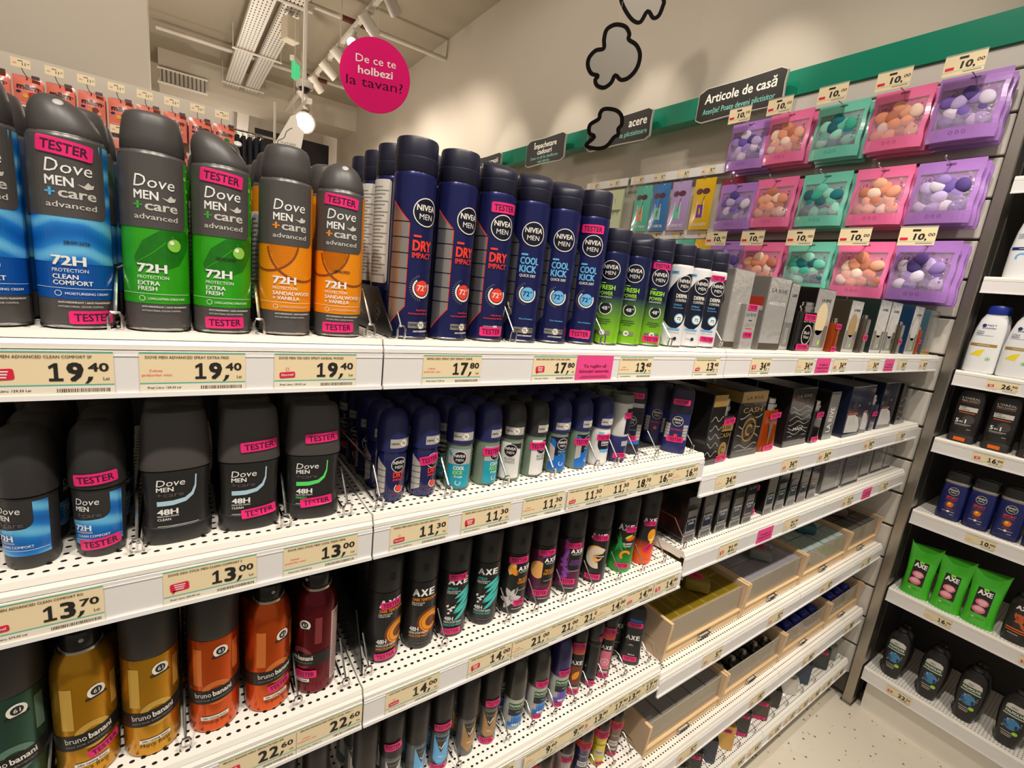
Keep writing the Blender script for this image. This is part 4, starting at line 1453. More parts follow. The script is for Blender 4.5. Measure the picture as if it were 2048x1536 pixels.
@lru_cache(None)
def nivea_rollon(kind):
    prof = [(0.0150, 0.0), (0.0172, 0.0015), (0.0182, 0.006), (0.0184, 0.055), (0.0180, 0.062), (0.0172, 0.066)]
    sur = Round(prof)
    bm = {'dry': rollon_navy, 'cool': clear_green, 'bw': clear_green, 'active': clear_green, 'derma': milk}[kind]
    cm = rollon_black if kind == 'bw' else rollon_cap
    body = MB().lathe(prof, bm, 32)
    cap = MB().lathe([(0.0178, 0.0662), (0.0192, 0.0670), (0.0193, 0.088), (0.0190, 0.096), (0.0176, 0.1055), (0.0150, 0.1120), (0.0110, 0.1158), (0.0060, 0.1174), (0.0005, 0.1178)], cm, 32)
    cs = Round([(0.0193, 0.0), (0.0193, 0.2)])
    band, lab, t = MB(), MB(), MB()
    band.art(cs, rrect(0.004, 0.0780, 0.0300, 0.0115, 0.0008), label_grey, 0)
    band.art(cs, disc(0.006, 0.0780, 0.0047, 6), cream_ink, 1)
    band.write(cs, '72', 0.0055, 0.0764, 0.0032, ink, 2)
    band.write(cs, 'DERMA', -0.0050, 0.0768, 0.0022, ink, 1, width=0.0095)
    w = t.write
    if kind == 'dry':
        lab.art(sur, [[(-0.027, 0.058), (-0.027, 0.008), (-0.0145, 0.014), (-0.0145, 0.046)]], label_grey, 0)
        for k in range(4):
            lab.art(sur, rect(-0.027, 0.018 + k * 0.008, -0.0145, 0.0187 + k * 0.008), logo_navy, 1)
        nivea_logo(t, sur, 0.002, 0.0500, 0.0100, 2)
        w(sur, 'DRY', 0.002, 0.0335, 0.0070, red_orange, 2, bold=0.03, width=0.0145)
        w(sur, 'IMPACT', 0.002, 0.0288, 0.0032, red_orange, 2, width=0.0140)
        t.art(sur, disc(0.003, 0.0190, 0.0042, 14), red_orange, 2)
        t.art(sur, ring(0.003, 0.0190, 0.0050, 0.0060, 2.2, 6.6, 14), cream_ink, 2)
        t.art(sur, rect(-0.008, 0.0110, 0.012, 0.0114), red_orange, 2)
    else:
        lm = {'cool': teal_print, 'bw': milk, 'active': active_blue, 'derma': milk}[kind]
        lab.art(sur, rrect(0.0, 0.0320, 0.0330, 0.0560, 0.002), lm, 0)
        if kind == 'cool':
            lab.art(sur, rect(-0.0165, 0.038, 0.0165, 0.0595), label_grey, 1)
            nivea_logo(t, sur, 0.0, 0.0475, 0.0095, 3)
            w(sur, 'COOL', 0.0, 0.0305, 0.0050, white_ink, 2, bold=0.03, width=0.0150)
            w(sur, 'KICK', -0.001, 0.0240, 0.0050, lime_ink, 2, bold=0.03, width=0.0135)
            w(sur, 'Fresh', 0.0, 0.0190, 0.0034, white_ink, 2)
            t.art(sur, ring(0.0, 0.0120, 0.0030, 0.0038, 2.2, 6.8, 12), white_ink, 2)
        elif kind == 'bw':
            lab.art(sur, rect(0.0, 0.0045, 0.0165, 0.0595), ink, 1)
            nivea_logo(t, sur, 0.0, 0.0480, 0.0100, 3)
            w(sur, 'BLACK&', 0.0, 0.0335, 0.0036, grey_ink, 3, bold=0.02, width=0.0150)
            w(sur, 'WHITE', 0.0, 0.0285, 0.0036, grey_ink, 3, bold=0.02, width=0.0150)
            t.art(sur, ring(0.006, 0.0170, 0.0028, 0.0038, 2.2, 6.6, 12), white_ink, 3)
        elif kind == 'active':
            lab.art(sur, rect(-0.0165, 0.030, 0.0165, 0.060), logo_navy, 1)
            lab.art(sur, [[(-0.0165, 0.050), (-0.0165, 0.018), (-0.008, 0.022), (-0.008, 0.042)]], label_grey, 2)
            nivea_logo(t, sur, 0.004, 0.0490, 0.0092, 3)
            w(sur, 'FRESH', 0.004, 0.0345, 0.0040, sky_ink, 3, bold=0.02, width=0.0130)
            w(sur, 'ACTIVE', 0.004, 0.0300, 0.0032, sky_ink, 3, bold=0.01, width=0.0125)
            t.art(sur, ring(0.004, 0.0170, 0.0028, 0.0038, 2.2, 6.6, 12), white_ink, 3)
        else:
            lab.art(sur, disc(0.002, 0.040, 0.0135, 24, 1.15), logo_navy, 1)
            t.art(sur, rect(-0.012, 0.0570, -0.003, 0.0600), sky_ink, 2)
            w(sur, 'DERMA', 0.002, 0.0400, 0.0038, white_ink, 3, bold=0.02, width=0.0150)
            w(sur, 'CONTROL', 0.002, 0.0362, 0.0026, white_ink, 3, width=0.0150)
            t.art(sur, rect(-0.006, 0.0250, 0.011, 0.0300), sky_ink, 3)
    return [('bottle', body.mesh('bottle')), ('cap', cap.mesh('cap')), ('cap_band', band.mesh('cap_band', False)), ('label_panel', lab.mesh('label_panel')), ('lettering', t.mesh('lettering', False))], sur


@lru_cache(None)
def nivea_stick(kind):
    kx, ky, p = 1.0, 0.58, 2.6
    prof = [(0.0215, 0.0), (0.0228, 0.002), (0.0230, 0.018), (0.0224, 0.019), (0.0226, 0.078), (0.0230, 0.0795)]
    sur = Round(prof, kx, ky, p)
    body = MB().lathe(prof, navy_cap if kind == 'fresh' else rollon_cap, 36, kx, ky, p)
    cap = MB().lathe([(0.0226, 0.0800), (0.0233, 0.081), (0.0230, 0.112), (0.0222, 0.121), (0.0200, 0.1265), (0.0150, 0.1285), (0.001, 0.129)], navy_cap, 36, kx, ky, p)
    t = MB()
    for sx in (-1, 1):
        x0, x1 = sorted((sx * 0.0215, sx * 0.0120))
        t.art(sur, rect(x0, 0.028, x1, 0.058), label_grey, 0)
        for k in range(4):
            t.art(sur, rect(x0, 0.034 + k * 0.006, x1, 0.0347 + k * 0.006), logo_navy, 1)
    nivea_logo(t, sur, 0.0, 0.0640, 0.0098, 3)
    acc = sky_ink if kind == 'fresh' else red_orange
    t.write(sur, 'FRESH ACTIVE' if kind == 'fresh' else 'DRY IMPACT', 0.0, 0.0455, 0.0032, acc, 3, width=0.0210)
    t.art(sur, disc(0.0, 0.0355, 0.0036, 12), acc, 3)
    parts = [('tube', body.mesh('tube')), ('cap', cap.mesh('cap')), ('lettering', t.mesh('lettering', False))]
    if kind == 'fresh':
        b = MB().art(sur, rect(-0.0215, 0.0200, 0.0215, 0.0270), active_blue, 0)
        b.art(Round([(0.0233, 0), (0.0233, 0.2)], kx, ky, p), rect(-0.02, 0.090, 0.02, 0.098), label_grey, 0)
        parts.append(('colour_band', b.mesh('colour_band')))
    return parts, sur


@lru_cache(None)
def flipped_bottle():
    prof = [(0.0165, 0.0), (0.0180, 0.002), (0.0186, 0.046), (0.0180, 0.047)]
    a = MB().lathe(prof, rollon_cap, 32)
    b = MB().lathe([(0.0176, 0.0472), (0.0182, 0.049), (0.0184, 0.100), (0.0176, 0.106)], milk, 32)
    c = MB().lathe([(0.0180, 0.1062), (0.0192, 0.108), (0.0192, 0.120), (0.0186, 0.1215), (0.0165, 0.1215), (0.0160, 0.112), (0.001, 0.112)], film('clear_collar', S(214, 220, 208), 0.5, 0.05, S(150, 150, 140)), 32)
    s = Round([(0.0184, 0.0), (0.0184, 0.2)])
    t = MB().art(s, rect(0.004, 0.052, 0.026, 0.098), logo_navy, 0)
    t.art(s, rrect(0.010, 0.035, 0.016, 0.009, 0.001), label_grey, 0)
    return [('cap', a.mesh('cap')), ('bottle', b.mesh('bottle')), ('collar', c.mesh('collar')), ('label_panel', t.mesh('label_panel'))], s


zr2 = SZ['b1']
GB = 'roll-ons and sticks of the second level, second bay'
RN = (('dry', 0.2200, 26, 'navy roll-on with red print and no sticker', (), 4),
      ('dry', 0.2640, 38, 'navy roll-on with red print and a tilted tester sticker', ((-0.003, 0.0520, 0.027, 0.0115, 0.22),), 4),
      ('cool', 0.3170, 6, 'clear roll-on with teal label facing front', (), 4),
      ('cool', 0.3615, 48, 'clear roll-on with teal label and tester sticker', ((-0.006, 0.0520, 0.027, 0.0115, 0.05),), 4),
      ('bw', 0.4045, 2, 'clear roll-on with half white half black label', (), 4),
      ('bw', 0.4475, 46, 'clear roll-on with black cap and tester sticker', ((-0.006, 0.0510, 0.027, 0.0115, 0.06),), 4),
      ('active', 0.4935, 24, 'clear roll-on with navy and blue label, plain', (), 4),
      ('active', 0.5400, 50, 'clear roll-on with navy and blue label and tester sticker', ((-0.007, 0.0480, 0.026, 0.0115, 0.06),), 4),
      ('derma', 0.5890, 36, 'white roll-on with navy disc and tester sticker', ((-0.002, 0.0510, 0.024, 0.0105, 0.05),), 3))
for i, (kind, x, off, lb, st, nb) in enumerate(RN):
    pr, sur = nivea_rollon(kind)
    yy = 0.5415
    t = put('roll_on', 'roll-on', pr, x, yy, zr2, lb, face_cam(x, yy, off), GB)
    for s in st:
        sticker(t, sur, *s)
    for k in range(1, nb + 1):
        put('roll_on', 'roll-on', pr, x, yy + 0.0415 * k, zr2, f'roll-on in the {("second", "third", "fourth", "fifth")[k - 1]} row of the {("first", "second", "third", "fourth", "fifth", "sixth", "seventh", "eighth", "ninth")[i]} navy roll-on column', face_cam(x, yy, off - 15 * k), GB)
pr, s = flipped_bottle()
t = put('roll_on', 'roll-on', pr, 0.6365, 0.5420, zr2, 'upside-down white and navy roll-on with clear collar and stickers', face_cam(0.636, 0.542, 22), GB)
sticker(t, s, 0.010, 0.0860, 0.020, 0.0105, 0.08)
sticker(t, s, 0.002, 0.0130, 0.023, 0.0100, 0.04)
for k in (1, 2):
    put('roll_on', 'roll-on', pr, 0.6365, 0.542 + 0.043 * k, zr2, f'upside-down white roll-on, {("directly behind the front one", "last of its column")[k - 1]}', face_cam(0.636, 0.58, -20), GB)
pr, s = nivea_stick('fresh')
t = put('deodorant_stick', 'deodorant', pr, 0.6900, 0.5630, zr2, 'navy stick with blue print and two tester stickers', face_cam(0.69, 0.563, 8), GB)
cs = Round([(0.0233, 0.0), (0.0228, 0.115)], 1.0, 0.58, 2.6)
sticker(t, cs, 0.003, 0.1120, 0.026, 0.0105, 0.03)
sticker(t, s, 0.0, 0.0310, 0.029, 0.0105, 0.03)
pr2, s2 = nivea_stick('dry')
t = put('deodorant_stick', 'deodorant', pr2, 0.7930, 0.5340, zr2, 'navy stick with red print and two tester stickers', face_cam(0.793, 0.534, 4), GB)
sticker(t, cs, 0.001, 0.1020, 0.030, 0.0110, 0.03)
sticker(t, s2, 0.000, 0.0280, 0.031, 0.0110, 0.03)
for x, pp, nm in ((0.690, pr, 'blue-print'), (0.793, pr2, 'red-print'), (0.746, pr2, 'middle unlabelled')):
    behind('deodorant_stick', 'deodorant', pp, x, 0.563 if x < 0.75 else 0.534, zr2, f'navy stick in the {nm} row', 2, 0.050, -0.85, GB)
for x, lb in ((0.1975, 'left of the navy roll-ons'), (0.2905, 'between navy and teal roll-ons'), (0.3830, 'between teal and black-and-white roll-ons'), (0.4705, 'between the black-and-white and blue roll-ons'),
              (0.5645, 'between the blue and white roll-ons'), (0.6125, 'left of the upside-down roll-on'), (0.6615, 'right of the upside-down roll-on'), (0.7180, 'right of the blue-print stick'), (0.8270, 'right of the red-print stick')):
    divider(x, zr2, f'chrome wire divider {lb}', y=0.514, depth=0.33, h=0.045)

# ------------------------------------------------------------------ third level: metallic sprays with a black band
def metal(name, col):
    return mat(name, col, 0.26, 0.75, 0.06, 30)


BR = {'green': (S(58, 92, 78), S(112, 150, 132)), 'gold': (S(196, 140, 30), S(226, 182, 84)), 'orange': (S(206, 84, 24), S(232, 128, 60)), 'burgundy': (S(104, 26, 34), S(146, 62, 66))}
band_black = mat('band_black', S(24, 21, 20), 0.4)


@lru_cache(None)
def bruno(kind, capped):
    r = 0.0246
    sur = Round([(r, 0.0), (r, 0.3)])
    bm = metal('metal_' + kind, BR[kind][0])
    pm = mat('pale_' + kind, BR[kind][1], 0.34, 0.5, 0.05, 40)
    body, cap, t, bd = MB(), MB(), MB(), MB()
    if capped:
        body.lathe([(0.0225, 0.0), (0.0240, 0.0015), (r, 0.005), (r, 0.118)], bm, 36)
        cap.lathe([(r * 0.985, 0.1182), (r, 0.119), (r, 0.164), (0.0240, 0.1685), (0.0220, 0.1705), (0.001, 0.171)], mat('matt_black_cap', S(46, 42, 38), 0.5, 0, 0.05, 120), 36)
        subs = [('cap', cap.mesh('cap'))]
    else:
        body.lathe([(0.0225, 0.0), (0.0240, 0.0015), (r, 0.005), (r, 0.110), (0.0240, 0.120), (0.0222, 0.129), (0.0190, 0.1355), (0.0165, 0.139)], bm, 36)
        rg = MB().lathe([(0.0163, 0.1385), (0.0172, 0.1392), (0.0172, 0.1420), (0.0160, 0.1426)], steel_rim, 28)
        cap.lathe([(0.0155, 0.1426), (0.0158, 0.144), (0.0156, 0.155), (0.0145, 0.1590), (0.0110, 0.1605), (0.001, 0.161)], blk, 28)
        nz = MB().lathe([(0.0020, 0.0), (0.0020, 0.0012), (0.0012, 0.0014)], nozzle_m, 10, tf=lambda x, y, z: (x, -0.0150 - z, 0.1525 + y))
        subs = [('collar', rg.mesh('collar')), ('spray_button', cap.mesh('spray_button'), [('nozzle', nz.mesh('nozzle'))])]
    # pale monogram b: upright bar and ring
    t.art(sur, rect(-0.0200, 0.062, -0.0100, 0.108), pm, 0)
    t.art(sur, ring(0.004, 0.052, 0.0085, 0.0150), pm, 0)
    t.art(sur, rect(0.0200, 0.072, 0.0280, 0.108), pm, 0)
    sl = 0.10
    q = [(-0.038 + i * 0.0038, 0.0) for i in range(21)]
    bd.art(sur, [[(-0.040, 0.0400 - sl * 0.040), (0.040, 0.0400 + sl * 0.040), (0.040, 0.0570 + sl * 0.040), (-0.040, 0.0570 - sl * 0.040)]], band_black, 1)
    t.write(sur, 'bruno', -0.0095, 0.0484 - sl * 0.0095, 0.0062, cream_ink, 3, bold=0.005, width=0.0165, rot=sl)
    t.write(sur, 'banani', 0.0095, 0.0484 + sl * 0.0095, 0.0062, cream_ink, 3, bold=0.025, width=0.0185, rot=sl)
    t.write(sur, 'NOT FOR EVERYBODY', 0.0005, 0.0438, 0.0016, grey_ink, 3, width=0.036, rot=sl)
    # crest
    cx, cz = 0.008, 0.0985 if not capped else 0.1030
    t.art(sur, disc(cx, cz, 0.0070, 20), cream_ink, 3)
    t.art(sur, disc(cx, cz + 0.0005, 0.0044, 16), ink, 4)
    t.write(sur, '61', cx, cz - 0.0015, 0.0040, cream_ink, 5, bold=0.01)
    t.art(sur, rot2(rect(cx - 0.0085, cz - 0.0068, cx + 0.0085, cz - 0.0048), cx, cz - 0.006, 0.06), ink, 4)
    t.art(sur, rrect(0.0015, 0.0205, 0.0270, 0.0046, 0.0006, 0.04), cream_ink, 2)
    t.write(sur, '24hr Lasting Scent', 0.0015, 0.0195, 0.0021, ink, 3, width=0.0225, rot=0.04)
    t.write(sur, {'gold': 'Man\'s Best', 'orange': 'Absolute Man', 'green': 'Made for Men', 'burgundy': 'Loyal Man'}[kind], 0.0015, 0.0130, 0.0034, band_black, 2, width=0.0260, rot=0.04, bold=0.0)
    return [('can_body', body.mesh('can_body')), ('label_band', bd.mesh('label_band')), ('lettering', t.mesh('lettering', False))] + subs, sur


z3 = SZ['a2']
G3 = 'metallic spray cans of the third level'
BL = (('green', True, -0.1330, -12, 'dark green metallic can with black cap, at the left edge', ()),
      ('gold', False, -0.0820, 0, 'gold metallic can without cap, with tester sticker', ((0.012, 0.0325, 0.027, 0.0095, 0.22),)),
      ('gold', True, -0.0300, 0, 'gold metallic can with its black cap on', ()),
      ('orange', True, 0.0270, -4, 'orange metallic can with its black cap on', ()),
      ('orange', False, 0.0820, 18, 'orange metallic can without cap, with tester sticker', ((0.005, 0.0330, 0.026, 0.0095, 0.16),)),
      ('burgundy', False, 0.1360, -48, 'burgundy metallic can without cap, with tester sticker', ((0.010, 0.0300, 0.026, 0.0105, 0.05),)))
for (kind, cp, x, off, lb, st) in BL:
    pr, sur = bruno(kind, cp)
    t = put('spray_can', 'spray can', pr, x, 0.5455, z3, lb, face_cam(x, 0.5455, off), G3)
    for s in st:
        sticker(t, sur, *s)
    if kind == 'burgundy':
        b = MB().art(sur, rect(0.040, 0.012, 0.064, 0.110), mat('ingredients_panel', S(206, 170, 164), 0.45), 0)
        for k in range(22):
            b.art(sur, rect(0.042, 0.016 + k * 0.0042, 0.062 - 0.004 * (k % 3), 0.0175 + k * 0.0042), dim_ink, 1)
        obj('ingredients_label', b.mesh('ingredients_label', False), t)
    behind('spray_can', 'spray can', bruno(kind, True)[0], x, 0.5455, z3, f'capped {kind} can behind the {"capless" if not cp else "capped"} one', 3, 0.052, 0.8, G3)
for x, lb in ((-0.108, 'between the green and the gold cans'), (-0.0015, 'between the gold and the orange cans'), (0.1095, 'between the orange tester and the burgundy can'), (0.1660, 'right of the burgundy can')):
    divider(x, z3, f'chrome wire divider {lb}', y=0.512)

# ------------------------------------------------------------------ black sprays with bright pictures
axe_black = mat('axe_black', S(32, 31, 31), 0.34, 0.1, 0.04, 100)
axe_cap = mat('axe_cap', S(36, 34, 33), 0.46, 0, 0.05, 150)
amber_i = mat('swirl_amber', S(236, 150, 26), 0.4, 0, 0.12, 90)
brown_i = mat('swirl_brown', S(112, 52, 22), 0.4, 0, 0.3, 120)
aqua_i = mat('splash_aqua', S(70, 196, 186), 0.4, 0, 0.18, 90)
petal_i = mat('petal_white', S(204, 200, 196), 0.4, 0, 0.08, 90)
peach_i = mat('peach', S(246, 178, 100), 0.4, 0, 0.12, 60)
purple_i = mat('purple_petal', S(140, 70, 168), 0.4, 0, 0.3, 60)
plum_i = mat('plum_dark', S(84, 32, 62), 0.4, 0, 0.3, 60)
leafg_i = mat('leaf_green', S(34, 150, 70), 0.4, 0, 0.2, 60)
orange_i = mat('hot_orange', S(240, 92, 18), 0.36, 0.1, 0.08, 30)
swirl_c = mat('swirl_cream', S(224, 206, 180), 0.35, 0, 0.08, 40)


def axe_fade(name, lo, z0, z1):
    if name in MATS:
        return MATS[name]
    m = bpy.data.materials.new(name)
    m.use_nodes = True
    nt = m.node_tree
    b = nt.nodes['Principled BSDF']
    b.inputs['Roughness'].default_value = 0.34
    tc = nt.nodes.new('ShaderNodeTexCoord')
    sp = nt.nodes.new('ShaderNodeSeparateXYZ')
    nt.links.new(tc.outputs['Object'], sp.inputs[0])
    mr = nt.nodes.new('ShaderNodeMapRange')
    mr.inputs[1].default_value = z0
    mr.inputs[2].default_value = z1
    nt.links.new(sp.outputs[2], mr.inputs[0])
    mx = nt.nodes.new('ShaderNodeMixRGB')
    mx.inputs[1].default_value = lo + (1,)
    mx.inputs[2].default_value = S(30, 29, 29) + (1,)
    nt.links.new(mr.outputs[0], mx.inputs[0])
    nt.links.new(mx.outputs[0], b.inputs['Base Color'])
    MATS[name] = m
    return m


def leafpoly(cx, cy, l, w, a):
    pts = [(-l / 2, 0), (-l / 4, w / 2.4), (0, w / 2), (l / 4, w / 2.6), (l / 2, 0), (l / 4, -w / 2.6), (0, -w / 2), (-l / 4, -w / 2.4)]
    return rot2([[(cx + x, cy + y) for x, y in pts]], cx, cy, a)


def axe_word(t, sur, x, z, h, w, m=None):
    m = m or white_ink
    c = w / 3.0
    t.write(sur, 'A', x - c, z, h, m, 3, bold=0.035, width=c * 0.92)
    t.write(sur, 'X', x, z, h, m, 3, bold=0.035, width=c * 0.92)
    t.write(sur, 'E', x + c, z, h, m, 3, bold=0.035, width=c * 0.80)


@lru_cache(None)
def axe_can(kind):
    r = 0.0234
    sur = Round([(r, 0.0), (r, 0.3)])
    bm = axe_black
    if kind == 'green':
        bm = axe_fade('axe_green_fade', S(28, 160, 42), 0.012, 0.062)
    elif kind == 'orange':
        bm = axe_fade('axe_orange_fade', S(240, 84, 14), 0.030, 0.056)
    body = MB().lathe([(0.0200, 0.0), (0.0222, 0.001), (0.0232, 0.004), (r, 0.008), (r, 0.108)], bm, 34)
    cap = MB().lathe([(0.0228, 0.1082), (0.0231, 0.110), (0.0228, 0.148), (0.0218, 0.153), (0.0195, 0.156), (0.001, 0.1572)], axe_cap, 34)
    btn = MB().art(Round([(0.0231, 0.0), (0.0231, 0.3)]), rect(-0.0035, 0.126, 0.0035, 0.136), blk, 0)
    pic, t = MB(), MB()
    w = t.write
    if kind == 'dark':
        pic.art(sur, disc(0.012, 0.044, 0.0195, 24, 1.1), brown_i, 0)
        pic.art(sur, ring(0.013, 0.044, 0.0085, 0.0140, 0.3, 5.6, 22), amber_i, 1)
        pic.art(sur, ring(0.013, 0.044, 0.0148, 0.0170, 0.9, 4.6, 18), amber_i, 1)
        axe_word(t, sur, 0.0, 0.0870, 0.0105, 0.0330)
        w(sur, 'DARK TEMPTATION', 0.002, 0.0790, 0.0046, orange_ink, 3, bold=0.012, width=0.0350)
        w(sur, 'DARK CHOCOLATE', -0.0165, 0.0750, 0.0022, cream_ink, 3, align='L', width=0.0180)
        w(sur, 'SCENT & 48H', -0.0165, 0.0720, 0.0022, cream_ink, 3, align='L', width=0.0150)
        w(sur, '48H', -0.0175, 0.0310, 0.0066, white_ink, 3, align='L', bold=0.02, width=0.0130)
        w(sur, 'NON STOP FRESH', -0.0175, 0.0262, 0.0034, white_ink, 3, align='L', bold=0.012, width=0.0265)
        w(sur, 'NON STOP FRESH', -0.0175, 0.0212, 0.0034, orange_ink, 3, align='L', bold=0.012, width=0.0265)
    elif kind == 'apollo':
        for k in range(7):
            pic.art(sur, leafpoly(0.008 + 0.003 * (k % 3), 0.056 - 0.006 * (k - 3), 0.040 - 0.003 * abs(k - 3), 0.006, 0.75 + 0.08 * (k % 4 - 2)), aqua_i, k % 3)
        for k in range(12):
            q = random.Random(k)
            pic.art(sur, disc(-0.010 + q.uniform(-0.006, 0.008), 0.047 + q.uniform(-0.008, 0.008), q.uniform(0.0008, 0.0022), 7), white_ink, 3)
        axe_word(t, sur, 0.0, 0.0890, 0.0095, 0.0330)
        w(sur, 'APOLLO', -0.0165, 0.0800, 0.0042, aqua_i, 3, align='L', bold=0.012, width=0.0150)
        w(sur, 'SAGE & CEDARWOOD', -0.0165, 0.0765, 0.0020, cream_ink, 3, align='L', width=0.0200)
        w(sur, 'SCENT & 48H', -0.0165, 0.0737, 0.0020, cream_ink, 3, align='L', width=0.0160)
        w(sur, '48H', -0.0175, 0.0290, 0.0062, white_ink, 3, align='L', bold=0.02, width=0.0130)
        w(sur, 'NON STOP FRESH', -0.0175, 0.0245, 0.0032, white_ink, 3, align='L', bold=0.012, width=0.0265)
        w(sur, 'NON STOP FRESH', -0.0175, 0.0198, 0.0032, aqua_i, 3, align='L', bold=0.012, width=0.0265)
    elif kind in ('vanilla', 'peach', 'purple'):
        bgm, fl, acc, nm = {'vanilla': (axe_black, petal_i, amber_i, ('BLACK', 'VANILLA')), 'peach': (plum_i, peach_i, amber_i, ('PEACH', 'INFUSION')), 'purple': (plum_i, purple_i, purple_i, ('PURPLE', 'PATCHOULI'))}[kind]
        if bgm is not axe_black:
            pic.art(sur, rect(-0.030, 0.010, 0.026, 0.100), bgm, 0)
        if kind == 'vanilla':
            for k in range(6):
                pic.art(sur, leafpoly(-0.009 + 0.006 * math.cos(k), 0.030 + 0.009 * math.sin(k * 1.2), 0.026, 0.010, k * 1.05), petal_i, 1 + k % 2)
            pic.art(sur, leafpoly(-0.012, 0.083, 0.026, 0.013, 1.3), peach_i, 1)
            pic.art(sur, leafpoly(-0.008, 0.078, 0.018, 0.010, 2.2), amber_i, 2)
        elif kind == 'peach':
            pic.art(sur, disc(-0.012, 0.064, 0.0135, 20, 1.2), peach_i, 1)
            pic.art(sur, stroke([(0.002, 0.020), (0.010, 0.024), (0.016, 0.032), (0.018, 0.044)], 0.003), orange_i, 2)
            for k in range(5):
                pic.art(sur, leafpoly(-0.006 + 0.003 * k, 0.096 - 0.003 * (k % 2), 0.016, 0.007, 0.6 + k), purple_i, 1)
        else:
            for k in range(10):
                q = random.Random(k + 3)
                pic.art(sur, leafpoly(q.uniform(-0.016, -0.004), 0.020 + 0.0085 * k, 0.016, 0.008, q.uniform(0, 3)), purple_i, 1 + k % 2)
        t.art(sur, rect(-0.004, 0.038 if kind != 'purple' else 0.046, 0.030, 0.088), axe_black, 2)
        axe_word(t, sur, 0.010, 0.0790, 0.0075, 0.0250)
        w(sur, 'FINE FRAGRANCE', 0.010, 0.0755, 0.0017, cream_ink, 3, width=0.0190)
        w(sur, nm[0], 0.010, 0.0610, 0.0046, acc, 3, bold=0.012, width=0.0190)
        w(sur, nm[1], 0.010, 0.0555, 0.0046, acc, 3, bold=0.012, width=0.0230)
        t.art(sur, rect(0.0, 0.0440, 0.018, 0.0446), cream_ink, 3)
        t.art(sur, rect(-0.006, 0.0100, 0.012, 0.0108), cream_ink, 3)
    elif kind == 'swirl':
        axe_word(t, sur, 0.001, 0.0900, 0.0100, 0.0310)
        pic.art(sur, ring(0.002, 0.052, 0.0090, 0.0215, 0.8, 4.9, 24), swirl_c, 1)
        pic.art(sur, disc(-0.003, 0.060, 0.0165, 20), peach_i, 0)
        pic.art(sur, [[(-0.006, 0.056), (0.016, 0.062), (0.020, 0.058), (0.004, 0.050)]], axe_black, 2)
        t.art(sur, rect(-0.004, 0.0545, 0.015, 0.0560), cream_ink, 3)
    elif kind == 'green':
        axe_word(t, sur, -0.001, 0.0900, 0.0120, 0.0310)
        for k in range(5):
            pic.art(sur, leafpoly(-0.012 + 0.0012 * k, 0.058 + 0.006 * (k % 3), 0.036, 0.005, 1.3 + 0.25 * k), leafg_i, 1)
        pic.art(sur, leafpoly(0.010, 0.074, 0.022, 0.010, 0.3), orange_i, 2)
        pic.art(sur, leafpoly(0.006, 0.078, 0.018, 0.005, 0.5), lime_ink, 3)
        pic.art(sur, ring(0.004, 0.038, 0.0060, 0.0110, 0.2, 4.0, 16), amber_i, 2)
        w(sur, 'GUMMY', 0.006, 0.0605, 0.0040, white_ink, 3, bold=0.02, width=0.0190)
        w(sur, 'FOREST', 0.006, 0.0560, 0.0030, white_ink, 3, bold=0.01, width=0.0150)
    else:
        axe_word(t, sur, 0.0, 0.0940, 0.0090, 0.0290)
        pic.art(sur, disc(0.008, 0.066, 0.0095, 16, 1.5), amber_i, 1)
        pic.art(sur, leafpoly(0.010, 0.056, 0.024, 0.008, 1.2), mat('print_yellow', S(250, 206, 40), 0.4), 2)
        t.art(sur, rect(0.002, 0.0560, 0.014, 0.0580), white_ink, 3)
        t.art(sur, rect(-0.004, 0.0120, 0.012, 0.0128), dim_ink, 3)
    if kind in ('dark', 'apollo'):
        t.art(sur, rect(-0.010, 0.0110, 0.012, 0.0119), dim_ink, 3)
    return [('can_body', body.mesh('can_body')), ('cap', cap.mesh('cap'), [('nozzle_window', btn.mesh('nozzle_window', False))]), ('picture', pic.mesh('picture')), ('lettering', t.mesh('lettering', False))], sur


zb3 = SZ['b2']
G4 = 'black sprays of the third level'
AX = (('dark', 0.2270, 26, 'black spray with copper swirl and two tester stickers', ((0.000, 0.0905, 0.028, 0.0105, 0.10), (-0.004, 0.0115, 0.030, 0.0105, 0.10))),
      ('dark', 0.2815, 14, 'black spray with copper swirl and no sticker', ()),
      ('apollo', 0.3350, 22, 'black spray with teal splash and two tester stickers', ((-0.002, 0.1010, 0.027, 0.0105, 0.05), (-0.006, 0.0110, 0.029, 0.0100, 0.08))),
      ('apollo', 0.3915, 14, 'black spray with teal splash and no sticker', ()),
      ('vanilla', 0.4485, 24, 'black spray with white petals and tester stickers', ((-0.002, 0.0985, 0.033, 0.0115, 0.06), (0.006, 0.0215, 0.020, 0.0115, 0.05))),
      ('peach', 0.5065, 20, 'plum and black spray with peach picture and tester stickers', ((0.001, 0.0970, 0.030, 0.0105, 0.05), (-0.003, 0.0215, 0.027, 0.0115, 0.06))),
      ('purple', 0.5720, 12, 'black spray with purple petals and tester stickers', ((0.002, 0.0935, 0.027, 0.0105, 0.05), (-0.002, 0.0235, 0.028, 0.0115, 0.05))),
      ('swirl', 0.6390, 10, 'black spray with cream swirl and tester stickers', ((0.004, 0.0925, 0.031, 0.0110, 0.03), (-0.002, 0.0130, 0.030, 0.0110, 0.03))),
      ('green', 0.7140, 14, 'green-based spray with leaf picture and tester stickers', ((0.009, 0.0930, 0.022, 0.0115, 0.03), (0.001, 0.0160, 0.028, 0.0115, 0.03))),
      ('orange', 0.7770, 26, 'orange-based black spray with tester stickers', ((0.000, 0.0925, 0.024, 0.0105, 0.05), (0.003, 0.0400, 0.018, 0.0110, 0.9))))
